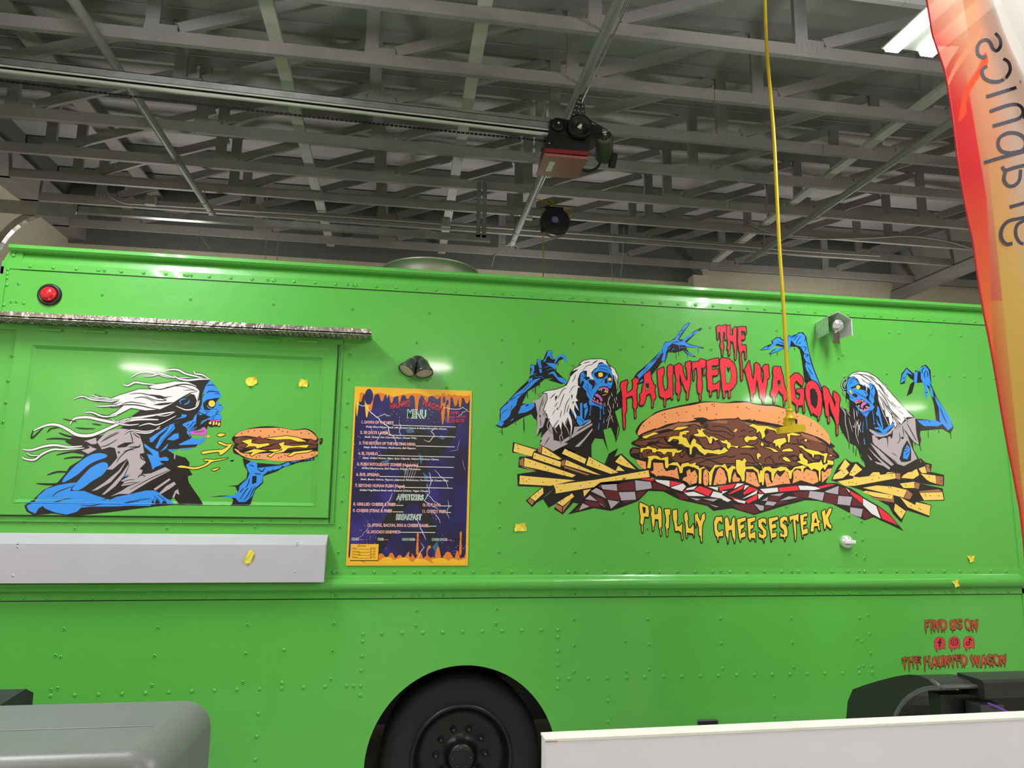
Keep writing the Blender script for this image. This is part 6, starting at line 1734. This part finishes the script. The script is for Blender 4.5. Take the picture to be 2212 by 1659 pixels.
# menu lettering with the built-in font
TXT=bpy.data.materials
def mtext(name,body,x,y,h,col,ol=None,shear=0,rot=0,width=None,y_=-.0076,off=.0,align='LEFT',xs=1.0):
    c=bpy.data.curves.new(name,'FONT'); c.body=body; c.size=1; c.align_x=align; c.shear=shear; c.offset=off; c.resolution_u=2; c.fill_mode='FRONT'
    o=bpy.data.objects.new(name,c); COL.objects.link(o)
    bpy.context.view_layer.update()
    me=bpy.data.meshes.new_from_object(o); bpy.data.objects.remove(o); bpy.data.curves.remove(c)
    s_=h/1500*(mz1-mz0)/.72
    wx_=max(v.co.x for v in me.vertices)-min(v.co.x for v in me.vertices)
    sx_=s_*xs if width is None else width/1000*(mx1-mx0)/wx_
    ca,sa=math.cos(rot),math.sin(rot); bx=mx0+(mx1-mx0)*x/1000; bz=mz1-(mz1-mz0)*y/1500
    for v in me.vertices:
        u=v.co.x*sx_; w=v.co.y*s_; v.co=(bx+u*ca-w*sa,y_,bz+u*sa+w*ca)
    me.materials.append(DEC[col]); ob=bpy.data.objects.new(name,me); COL.objects.link(ob); ob.parent=MENU; ob.matrix_parent_inverse=parent_inv(MENU)
    return ob
def menu_line(body,x,y,h,w,col='x'):
    a=mtext('menu_lettering',body,x,y,h,'w',width=w,y_=-.00752,off=.045); a2=mtext('menu_lettering',body,x,y,h,col,width=w,y_=-.0077,off=.0)
rows=[('1. DAWN OF THE MELT',60,500,250,'Thinly Sliced Ribeye Steak with Sauteed Onions & Melted Provolone Cheese.',680,840),
('2. 28 DAYS LATER',58,640,230,'Steak, Onions, Hot Cherries, Mayo, Cheese Whiz.',440,840),
('3. THE RETURN OF THE MELTING DEAD',56,775,470,'Steak, Grilled Onions, Mushrooms, Bell Peppers.',440,840),
('4. EL DIABLO',54,900,165,'Steak, Grilled Onions, Mayo, Spicy Chipotle, Melted Provolone Cheese.',640,840),
('5. FLESH INTOLERANT ZOMBIE (Vegetarian)',50,0,0,'Grilled Mushrooms, Bell Peppers, Onions, Provolone.',0,0)]
cv=lambda u,v,second=False:(((740+u/7.373)-757)/ (1014-757)*1000, ((820+(200 if second else 0)+v/7.373)-840)/(1221-840)*1500)
def rowat(u,v,wu,body,desc,du,dv,dw,lu0,lu1,lv,second=False):
    x,y=cv(u,v,second); menu_line(body,x,y,24,wu/7.373/257*1000)
    if desc:
        x,y=cv(du,dv,second); mtext('menu_description',desc,x,y,15,'w',width=dw/7.373/257*1000,shear=.3,off=.02)
    x0_,yl=cv(lu0,lv,second); x1_,_=cv(lu1,lv,second)
    R_=Menu('price_rule',None,-.0077); R_.fill([(x0_,yl-2.6),(x1_,yl-2.6),(x1_,yl+2.6),(x0_,yl+2.6)],'w'); R_.build(MENU)
rowat(250,740,510,'1. DAWN OF THE MELT','Thinly Sliced Ribeye Steak with Sauteed Onions & Melted Provolone Cheese.',320,805,1300,755,1770,755)
rowat(243,905,450,'2. 28 DAYS LATER','Steak, Onions, Hot Cherries, Mayo, Cheese Whiz.',312,968,830,690,1765,918)
rowat(235,1075,890,'3. THE RETURN OF THE MELTING DEAD','Steak, Grilled Onions, Mushrooms, Bell Peppers.',305,1132,830,1125,1765,1080)
rowat(228,1240,310,'4. EL DIABLO','Steak, Grilled Onions, Mayo, Spicy Chipotle, Melted Provolone Cheese.',298,1302,1215,535,1765,1245)
rowat(220,1410,960,'5. FLESH INTOLERANT ZOMBIE (Vegetarian)','Grilled Mushrooms, Bell Peppers, Onions, Provolone.',290,1465,930,1175,1755,1412)
rowat(213,100,360,'6. EVIL SPREAD','Steak, Bacon, Onions, Peppers, Jalapenos, Mushrooms, Provolone & Cheese Whiz.',280,165,1395,575,1752,103,True)
rowat(205,272,775,'7. BEYOND HUMAN FLESH (Vegan)','Grilled Veg/Sliced Steak with Sauteed Onions, Vegan Cheese.',272,335,1090,980,1748,270,True)
rowat(190,562,660,'8. GRILLED CHEESE & FRIES',None,0,0,0,855,972,553,True)
rowat(188,662,610,'9. CHEESE STEAK & FRIES',None,0,0,0,805,975,655,True)
rowat(1270,562,280,'10. HOT DOG',None,0,0,0,1555,1740,553,True)
rowat(1268,662,375,'11. CHEEZY FRIES',None,0,0,0,1650,1732,655,True)
rowat(420,885,960,'12. STEAK, BACON, EGG & CHEESE BAGEL',None,0,0,0,1385,1502,873,True)
rowat(415,988,515,'13. AVOCADO SANDWICH',None,0,0,0,935,1492,971,True)
for u,v,w_,body,h in ((975,625,310,'MENU',70),):
    x,y=cv(u,v); mtext('menu_heading',body,x,y,h,'w',width=w_/7.373/257*1000,off=.06,y_=-.0075); mtext('menu_heading',body,x,y,h,'G',width=w_/7.373/257*1000,y_=-.0077,off=.01)
for u,v,w_,body in ((862,465,435,'APPETIZERS'),(860,775,410,'BREAKFAST')):
    x,y=cv(u,v,True); mtext('menu_heading',body,x,y,46,'w',width=w_/7.373/257*1000,off=.06,y_=-.0075,shear=.1); mtext('menu_heading',body,x,y,46,'G',width=w_/7.373/257*1000,y_=-.0077,off=.0,shear=.1)
for u,w_,body in ((190,110,'DRINKS'),(590,95,'FRIES'),(968,205,'ONION RINGS'),(1435,250,'CHEESE STICKS')):
    x,y=cv(u,1098,True); mtext('menu_lettering',body,x,y,20,'w',width=w_/7.373/257*1000,off=.05,y_=-.0075); mtext('menu_lettering',body,x,y,20,'G',width=w_/7.373/257*1000,y_=-.0077)
    xx=x+w_/7.373/257*1000; R_=Menu('price_rule',None,-.0077); R_.fill([(xx,y-8),(xx+40,y-8),(xx+40,y-3),(xx,y-3)],'p'); R_.build(MENU)
x,y=cv(705,500); mtext('menu_title','HAUNTED',x,y,52,'Z',width=170,y_=-.00745,rot=.22,off=.06); mtext('menu_title','HAUNTED',x,y,52,'r',width=170,y_=-.0077,rot=.22)
x,y=cv(1200,410); mtext('menu_title','WAGON',x,y,52,'Z',width=185,y_=-.00745,rot=-.30,off=.06); mtext('menu_title','WAGON',x,y,52,'r',width=185,y_=-.0077,rot=-.30)
for u,v,w_,body,h in ((1680,550,140,'COMBO',24),(1575,620,365,'WITH FRIES & A DRINK',17),(1630,690,280,'ADD $5.00',30)):
    x,y=cv(u,v); mtext('menu_lettering',body,x,y,h,'r',width=w_/7.373/257*1000,rot=.08)
Yb=Menu('extras_panel','small orange box listing extras and prices',-.0079); x0_,y0_=cv(185,1155,True); x1_,y1_=cv(612,1400,True)
Yb.fill([(x0_+4,y0_+5),(x1_+4,y0_+5),(x1_+2,y1_+6),(x0_-2,y1_+6)],'Z'); Yb.nxt(); Yb.fill([(x0_,y0_),(x1_,y0_),(x1_-2,y1_),(x0_-4,y1_)],'Y'); Yb.build(MENU)
x,y=cv(285,1195,True); mtext('extras_lettering','Extras:',x,y,20,'Z',y_=-.0082,shear=.3,xs=.9)
for v,a_,b2 in ((1237,'Meat','$3.00'),(1283,'Cheese','$1.50'),(1325,'Avocado','$2.00'),(1370,'Other','$0.75')):
    x,y=cv(208,v,True); mtext('extras_lettering',a_,x,y,17,'Z',y_=-.0082,xs=.85,shear=.1); x2,_=cv(482,v,True); mtext('extras_lettering',b2,x2,y,17,'Z',y_=-.0082,xs=.85)
    xa_,_=cv(280,v,True); R_=Menu('price_rule',None,-.0082); R_.fill([(xa_+12,y-1.2),(x2-2,y-1.2),(x2-2,y+1.2),(xa_+12,y+1.2)],'Z'); R_.build(MENU)
# ------------------------------------------------------------------ hanging yellow extension cord with triple tap
yc=-.6
def PY(px,py): return P(px,py,yc)
pts=[PY(1650,-60),PY(1652,0),PY(1656,100),PY(1664,200),PY(1672,300),PY(1678,420),PY(1684,540),PY(1691,640),PY(1697,740),PY(1702,830),PY(1707,885)]
T0=thing('extension_cord','yellow extension cord hanging in front of the truck with a three-way tap','cord',(PY(1707,935).x,yc,PY(1707,935).z))
b=MB(); top=[(pts[0].x-.01,yc,HZ+.02),(pts[0].x-.006,yc,pts[0].z+.1)]
b.tube(smooth_path([Vector(p) for p in top]+pts,5),.0092,10); b.build('cord',YELLOW,T0)
b=MB(); k0=PY(1705,886); k1=PY(1709,902)
b.lathe((k0.x,yc,k0.z+.006),(0,0,-1),[(.0105,0),(.016,.004),(.017,.010),(.014,.014),(.0155,.02),(.0165,.034),(.024,.044),(.028,.05),(0,.05)],18); b.build('strain_relief',YELLOW,T0)
c=lambda u,v:(lambda p:(p.x,p.z))(P(1590+u/9.217,760+v/9.217,yc-.014))
b=MB(); b.prism([c(1005,1310),c(1160,1285),c(1185,1455),c(1335,1450),c(1370,1585),c(875,1622),c(868,1500),c(1015,1478)],'y',yc-.014,yc+.018); tp=b.build('tap_body',YELLOW,T0)
b=MB(); b.prism([c(1162,1285),c(1210,1330),c(1215,1440),c(1385,1440),c(1400,1578),c(1368,1585),c(1334,1452),c(1184,1457)],'y',yc-.010,yc+.022); b.build('tap_edge',YELLOW,T0)
for u,v in ((1085,1340),(1098,1437),(903,1573)):
    p=P(1590+u/9.217,760+v/9.217,yc-.0145); b=MB(); b.lathe((p.x,yc-.0142,p.z),(0,-1,0),[(.0022,0),(.0018,.0004),(0,.0004)],10); b.build('screw',BLACK,tp)
p=P(1590+1200/9.217,760+1385/9.217,yc-.012); b=MB(); b.bbox((p.x-.006,yc-.014,p.z-.011),(p.x+.006,yc+.0,p.z+.011),.002); b.build('outlet_face',BLACK,tp)
# ------------------------------------------------------------------ feather flag at the right
yf=-1.75
le=[(1975,-260),(1988,-120),(2000,0),(2012,80),(2035,160),(2046,230),(2063,340),(2082,430),(2103,520),(2113,600),(2125,680),(2143,770),(2160,850),(2178,930),(2195,1010),(2210,1100),(2216,1170),(2222,1300)]
lw=[P(x,y,yf) for x,y in le]
FT=thing('feather_flag','tall red and orange feather flag with mirrored dark lettering at the right edge','flag',(P(2350,1300,yf).x,yf,0))
def lerp_edge(z):
    for i in range(len(lw)-1):
        if lw[i].z>=z>=lw[i+1].z:
            t_=(lw[i].z-z)/(lw[i].z-lw[i+1].z); return lw[i].x+(lw[i+1].x-lw[i].x)*t_
    return lw[-1].x
ztop=lw[0].z; zbot=lw[-1].z; xr_=P(2370,600,yf).x
def proj(p):
    d=Vector(p)-EYE; c_=d.dot(_f); return 1106+FPX*d.dot(_r)/c_, 829.5-FPX*d.dot(_u)/c_
def fold(x,z):   # cloth depth
    u,v=proj((x,yf,z)); s_=u-(2130+ (v)*.42)
    y=yf+.010*math.sin((u-.35*v)/55)+.006*math.sin((u+.2*v)/31)
    ridge=math.exp(-(s_/22)**2) if v<420 else math.exp(-(s_/22)**2)*max(0,1-(v-420)/250)
    return y-.030*ridge+ (.03*min(1,max(0,s_)/60) if v<600 else 0)
bez=lambda pts: pts
BB={}
def inside(poly,x,y):
    k_=id(poly)
    if k_ not in BB: BB[k_]=(min(p[0] for p in poly),max(p[0] for p in poly),min(p[1] for p in poly),max(p[1] for p in poly))
    q_=BB[k_]
    if x<q_[0] or x>q_[1] or y<q_[2] or y>q_[3]: return False
    c_=False; n=len(poly); j=n-1
    for i in range(n):
        if (poly[i][1]>y)!=(poly[j][1]>y) and x<(poly[j][0]-poly[i][0])*(y-poly[i][1])/(poly[j][1]-poly[i][1])+poly[i][0]: c_=not c_
        j=i
    return c_
K=2.9627
cp_=lambda s_: sm2([(1912+float(a.split(',')[0])/K,float(a.split(',')[1])/K) for a in s_.split()],True,4)
swA=cp_('330,290 420,230 600,90 560,180 480,290 420,380 370,470 350,400')
swB=cp_('640,330 600,420 540,520 500,600 480,700 470,780 520,720 520,640 560,560 620,470 660,400')
swC=cp_('620,180 560,260 480,360 430,450 390,540 400,560 450,460 520,360 590,270')
swD=cp_('690,280 640,480 600,640 550,760 520,880 480,980 530,1060 580,1100 600,1000 620,860 640,780 680,640 720,460 740,330')
def colour(u,v):
    # u,v: place on the printed cloth in frame units of its own height
    cu=(u-1912)*K; cv_=v*K
    edge=2046+ (v-230)*.19
    t_=(u-(2000+v*.165))
    red=L(205,58,60); org=L(208,112,76); pale=L(196,134,102); yel=L(204,168,90); wht=L(164,158,150)
    mix=lambda a,b_,k_: tuple(a[i]+(b_[i]-a[i])*k_ for i in range(3))
    band=max(0,min(1,(t_-10)/70)); col=mix(red,pale,band) if v<650 else mix(mix(red,org,.5),yel,max(0,min(1,(t_-15)/60)))
    if v<120: col=mix(col,L(216,176,150),max(0,1-v/120)*.7)
    kk=max(0,min(1,(v-150)/80))*max(0,min(1,(62-max(0,v-430)*.12-t_)/3)); col=mix(col,mix(red,L(232,116,72),max(0,min(1,(v-380)/300))),kk)
    kk=max(0,min(1,(t_-78+max(0,v-300)*.06)/3)); col=mix(col,mix(pale,yel,max(0,min(1,(v-300)/350))),kk)
    kk=max(0,min(1,(t_-100)/40)); col=mix(col,wht,kk*.6)
    s_=u-(2130+v*.42); kk=max(0,min(1,(s_-4)/10))*max(0,min(1,(520-v)/200)); col=mix(col,wht,kk)
    if inside(swC,u,v) : col=L(234,138,104)
    if inside(swB,u,v) : col=L(226,84,58)
    if inside(swA,u,v) and v>100: col=mix(col,L(234,172,146),.6)
    if t_<4+max(0,v-150)*.012: col=L(196,24,40)
    return col
NX,NZ=250,520
b=MB(); rows=[]
for i in range(NZ+1):
    z_=ztop+(zbot-ztop)*i/NZ; xl_=lerp_edge(z_); rows.append([(xl_+(xr_-xl_)*j/NX,fold(xl_+(xr_-xl_)*j/NX,z_),z_) for j in range(NX+1)])
b.grid(rows); FM=bpy.data.materials.new('printed_flag_cloth'); FM.use_nodes=True; nt=FM.node_tree
for n_ in list(nt.nodes): nt.nodes.remove(n_)
out=nt.nodes.new('ShaderNodeOutputMaterial'); at=nt.nodes.new('ShaderNodeVertexColor'); at.layer_name='print'
df=nt.nodes.new('ShaderNodeBsdfDiffuse'); tl=nt.nodes.new('ShaderNodeBsdfTranslucent'); ms_=nt.nodes.new('ShaderNodeMixShader'); ms_.inputs[0].default_value=.28
tp_=nt.nodes.new('ShaderNodeBsdfTransparent'); ms2=nt.nodes.new('ShaderNodeMixShader'); ms2.inputs[0].default_value=.06
nt.links.new(at.outputs[0],df.inputs[0]); nt.links.new(at.outputs[0],tl.inputs[0]); nt.links.new(at.outputs[0],tp_.inputs[0])
nt.links.new(df.outputs[0],ms_.inputs[1]); nt.links.new(tl.outputs[0],ms_.inputs[2]); nt.links.new(ms_.outputs[0],ms2.inputs[1]); nt.links.new(tp_.outputs[0],ms2.inputs[2]); nt.links.new(ms2.outputs[0],out.inputs[0])
fo_=b.build('cloth',FM,FT); ca=fo_.data.color_attributes.new('print','FLOAT_COLOR','POINT')
buf=[]
for v_ in fo_.data.vertices:
    u,w=proj(v_.co); buf+=[*colour(u,w),1]
ca.data.foreach_set('color',buf)
b=MB(); b.tube([(v_.x,fold(v_.x,v_.z),v_.z) for v_ in [Vector((lerp_edge(ztop+(zbot-ztop)*k/80+1e-6),0,ztop+(zbot-ztop)*k/80)) for k in range(1,80)]],.0035,6); b.build('hem',mat('flag_hem',L(190,40,40),.8),FT)
# lettering strokes: (points in crop units)
LET={'s':['705,212 735,250 738,295 715,325 690,310 675,275 650,255 615,265 592,300 595,345 620,365 650,360'],'c':['757,375 790,400 800,450 770,500 720,522 665,515 630,490 622,450 640,430 655,425'],
'i':['650,618 840,560'],'h':['672,712 780,675 840,668 875,690 882,725 860,755 800,775 690,806','880,752 960,728'],'p':['635,1040 760,1003 960,950','722,925 735,880 790,850 860,858 900,900 890,950 850,975','722,925 745,965 800,978 860,968'],
'a':['750,1065 770,1088 830,1072 960,1040','772,1092 762,1150 790,1188 830,1185 860,1150 868,1085'],'r':['798,1325 960,1280'],'g':['815,1557 775,1560 745,1520 750,1460 790,1415 860,1398 960,1380','835,1470 842,1520 880,1560 960,1540','835,1470 850,1435 900,1405']}
INK=mat('dark_print_ink',L(38,34,48),.8)
for ch,sts in LET.items():
    b=MB()
    for st_ in sts:
        q_=sm2([(1912+float(a.split(',')[0])/K,float(a.split(',')[1])/K) for a in st_.split()],False,8)
        vs=[]; n=len(q_)
        for i in range(n):
            a=q_[max(i-1,0)]; c_=q_[min(i+1,n-1)]; dx,dy=c_[0]-a[0],c_[1]-a[1]; d=math.hypot(dx,dy); w=3.6
            for s_ in (-1,1):
                u=q_[i][0]-dy/d*w*s_; v=q_[i][1]+dx/d*w*s_; p=P(u,v,yf); p=P(u,v,fold(p.x,p.z)-.0018); vs.append(p)
        b.add(vs,[(2*i,2*i+1,2*i+3,2*i+2) for i in range(n-1)])
    if ch=='i':
        q_=[(1912+u/K,v/K) for u,v in ((862,510),(874,524),(868,540),(858,524))]; b.add([P(u,v,fold(P(u,v,yf).x,P(u,v,yf).z)-.0018) for u,v in q_],[(0,1,2,3)])
    b.build('flag_letter',INK,FT,fixn=False)
b=MB(); fx_=P(2370,600,yf).x; b.tube([(fx_+.01,yf,0.05),(fx_+.01,yf,ztop+.1)],.012,10); b.box((fx_-.2,yf-.2,0),(fx_+.2,yf+.2,.03)); b.build('flag_pole',GREYMET,FT)
# second sliver of a pale banner low at the right edge
# ------------------------------------------------------------------ foreground white board at the lower right
yw=-2.2
z1=P(1700,1577,yw).z
a0=P(1179,1600,yw); a1=P(2212,1552,yw)
dirx=Vector((a1.x-a0.x,0,a1.z-a0.z))
WB=thing('white_board','white panel with worn top edge across the lower right','panel',(1.5,yw,0))
xL_,xR_=a0.x,a0.x+dirx.x*1.35; zL_,zR_=a0.z,a0.z+dirx.z*1.35
zt_=(zL_+zR_)/2
TH=.045
b=MB(); b.add([(xL_,yw,0),(xR_,yw,0),(xR_,yw,zR_),(xL_,yw,zL_),(xL_,yw+TH,0),(xR_,yw+TH,0),(xR_,yw+TH,zR_),(xL_,yw+TH,zL_)],[(0,1,2,3),(7,6,5,4),(0,4,5,1),(1,5,6,2),(3,7,4,0)]); b.build('panel_face',WHITEBD,WB)
b=MB(); e_=.002
b.add([(xL_-e_,yw-e_,zL_-.002),(xR_,yw-e_,zR_-.002),(xR_,yw+TH,zR_-.002),(xL_-e_,yw+TH,zL_-.002),(xL_-e_,yw-e_,zL_+.003),(xR_,yw-e_,zR_+.003),(xR_,yw+TH,zR_+.003),(xL_-e_,yw+TH,zL_+.003)],[(3,2,1,0),(4,5,6,7),(0,1,5,4),(2,3,7,6),(3,0,4,7)]); b.build('top_edge',WHITEEDGE,WB)
p=P(1190,1601,yw-.001); b=MB(); b.box((p.x-.012,yw-.0022,p.z-.0012),(p.x+.014,yw-.0005,p.z+.0008)); b.build('scuff_mark',mat('scuff',L(170,120,150),.7),WB)
# ------------------------------------------------------------------ large printer at the lower left
def loft(b,secs,m=None,smooth=True):
    n=len(secs[0]); vs=[p for s_ in secs for p in s_]
    b.add(vs,[(i*n+k,i*n+(k+1)%n,(i+1)*n+(k+1)%n,(i+1)*n+k) for i in range(len(secs)-1) for k in range(n)],m,smooth)
    b.add(vs,[tuple(range(n))[::-1],tuple((len(secs)-1)*n+k for k in range(n))],m)
# top plane near edge y=-2.35, far edge y=-1.55
ynear=-2.42; 
pn=P(150,1645,ynear); zt_=pn.z; pf=PZ(150,1508,zt_); yfar=pf.y
xc1=PZ(408,1505,zt_).x; xe=PX(0,0,1).x
xe=P(447,1535,yfar).x
PT=thing('large_printer','big grey plastic printer housing across the lower left corner','printer',(-1.2,-2.0,0))
rad=.028
zt_+=.006
def sec(x,inset,zdrop):
    # cross-section in (y,z) with rounded top edges
    yn,yf2,zt2=ynear+inset,yfar-inset*.6,zt_-zdrop; out=[]
    for k in range(7):
        a=math.pi/2*k/6; out.append((x,yn+rad-rad*math.cos(a)*1.0,zt2-rad+rad*math.sin(a)))
    for k in range(7):
        a=math.pi/2*k/6; out.append((x,yf2-rad+rad*math.sin(a),zt2-rad+rad*math.cos(a)))
    out.append((x,yf2,.25)); out.append((x,yn,.25)); return out
yfar=PZ(430,1506,zt_).y; xe=-.372
b=MB(); secs=[sec(-2.6,0,0),sec(xe-.055,0,0)]
for k in range(1,7):
    a=math.pi/2*k/6; secs.append(sec(xe-.055+.055*math.sin(a),.012*(1-math.cos(a)),.045*(1-math.cos(a))))
loft(b,secs,None,True); hs=b.build('cover',PRINTER,PT)
b=MB(); b.tube([(-2.6,(ynear+yfar)/2-.02,zt_+.0004),(xe-.06,(ynear+yfar)/2-.02,zt_+.0004)],.0012,5); b.build('cover_seam',PRINTER,hs)
b=MB()
for x in (-2.3,-.9):
    b.bbox((x-.04,(ynear+yfar)/2-.04,0.0),(x+.04,(ynear+yfar)/2+.04,.3),.006)
b.build('stand',PRINTER_D,PT)
# small dark end cap behind it
c=P(30,1500,-1.0); zc_=P(20,1489,-1.0).z; xe2=P(63,1500,-1.0).x
t=thing('small_printer','small dark grey machine end peeking out behind the big printer','printer',(c.x-.2,-.9,0))
b=MB(); b.add([(xe2-1.2,-1.2,zc_-.03),(xe2-.045,-1.2,zc_-.035),(xe2-.012,-1.0,zc_),(xe2-1.2,-1.0,zc_),(xe2-1.2,-1.2,.3),(xe2-.0,-1.2,.3),(xe2+.01,-.95,.3),(xe2-1.2,-.95,.3),(xe2-.0,-.97,zc_-.02),(xe2-1.2,-.95,zc_-.01)],[(0,1,2,3),(4,5,1,0),(5,6,8,2,1),(6,7,9,8),(3,2,8,9)]); b.box((xe2-1.0,-1.15,0),(xe2-.9,-1.0,.3)); b.box((xe2-.2,-1.15,0),(xe2-.1,-1.0,.3)); b.build('body',PRINTER_D,t)
# black printer at the right behind the board
yq=-1.45
pf_=lambda px,py,y=yq:P(px,py,y)
t=thing('wide_printer','black wide-format printer behind the white panel at the lower right','printer',(pf_(2000,1500).x,-1.3,0))
Lc=[(1828,1560),(1830,1530),(1836,1500),(1842,1489),(1900,1470),(1935,1459),(1962,1457),(1970,1460)]
xk=1.83
side=[PX(u,v,xk) for u,v in ((1826,1580),(1828,1550),(1831,1515),(1842,1489),(1870,1479),(1900,1470),(1935,1461),(1962,1457),(1985,1459),(2010,1470),(2028,1484),(2010,1484),(1985,1490),(1960,1505),(1942,1525),(1932,1545),(1926,1580))]
xl0=xk; ztop_=max(q_.z for q_ in side)
b=MB(); b.prism([(q_.y,q_.z) for q_ in side],'x',xk,xk+.012,PRINTER_D); b.prism([(q_.y+(0.006 if i_>9 else 0),q_.z-.002) for i_,q_ in enumerate(side)],'x',xk+.012,xk+.16,PRINTER_D); b.build('end_cap',None,t)
b=MB(); b.tube(smooth_path([(xk+.004,q_.y-.001,q_.z-.001) for q_ in side[9:16]],3),.0075,10); b.tube([(xk+.004,side[10].y,side[10].z-.001),(xk+.16,side[10].y+.01,side[10].z-.004)],.0075,10); b.build('cap_trim',mat('dark_satin',L(96,96,96),.22,coat=.5),t)
ylf=-1.40; zlid=P(2100,1455,ylf).z; yln=PZ(2100,1471,zlid).y; yln=max(yln,ylf-.14)
zf=P(2100,1510,yln).z
b=MB(); b.prism([(ylf+.0,zlid),(yln+.01,zlid),(yln,zlid-.008),(yln,zf),(yln+.02,zf),(ylf+.02,zf),(ylf+.02,zlid)],'x',xk+.15,xk+2.2); b.build('lid',PRINTER_D,t)
b=MB(); b.box((xk+.03,yln+.06,.2),(xk+2.2,ylf+.02,zf-.001)); b.build('body',BLACKPL,t)
b=MB(); b.box((xk+.16,yln-.0,zf-.12),(xk+2.2,yln+.05,zf-.10)); b.build('platen',BLACKPL,t)
p=P(2140,1530,yln-.01); b=MB(); b.bbox((p.x-.045,yln-.02,p.z-.06),(p.x+.045,yln+.05,p.z+.012),.003); b.build('carriage_block',GREYMET,t)
a_=P(2134,1519,yln-.03)+Vector((.09,0,0)); c_=P(2175,1535,yln-.03)+Vector((.09,0,0))
a_=P(2134,1519,yln-.03); c_=P(2175,1537,yln-.05); b=MB(); b.tube([a_,c_,c_+(c_-a_)*.5],.0035,6); b.build('purple_tube',PURPLE,t,label='purple tube')
b=MB(); b.box((xl0+.1,-1.3,0),(xl0+.2,-1.15,.25)); b.box((xl0+1.4,-1.3,0),(xl0+1.5,-1.15,.25)); b.build('stand',BLACKPL,t)
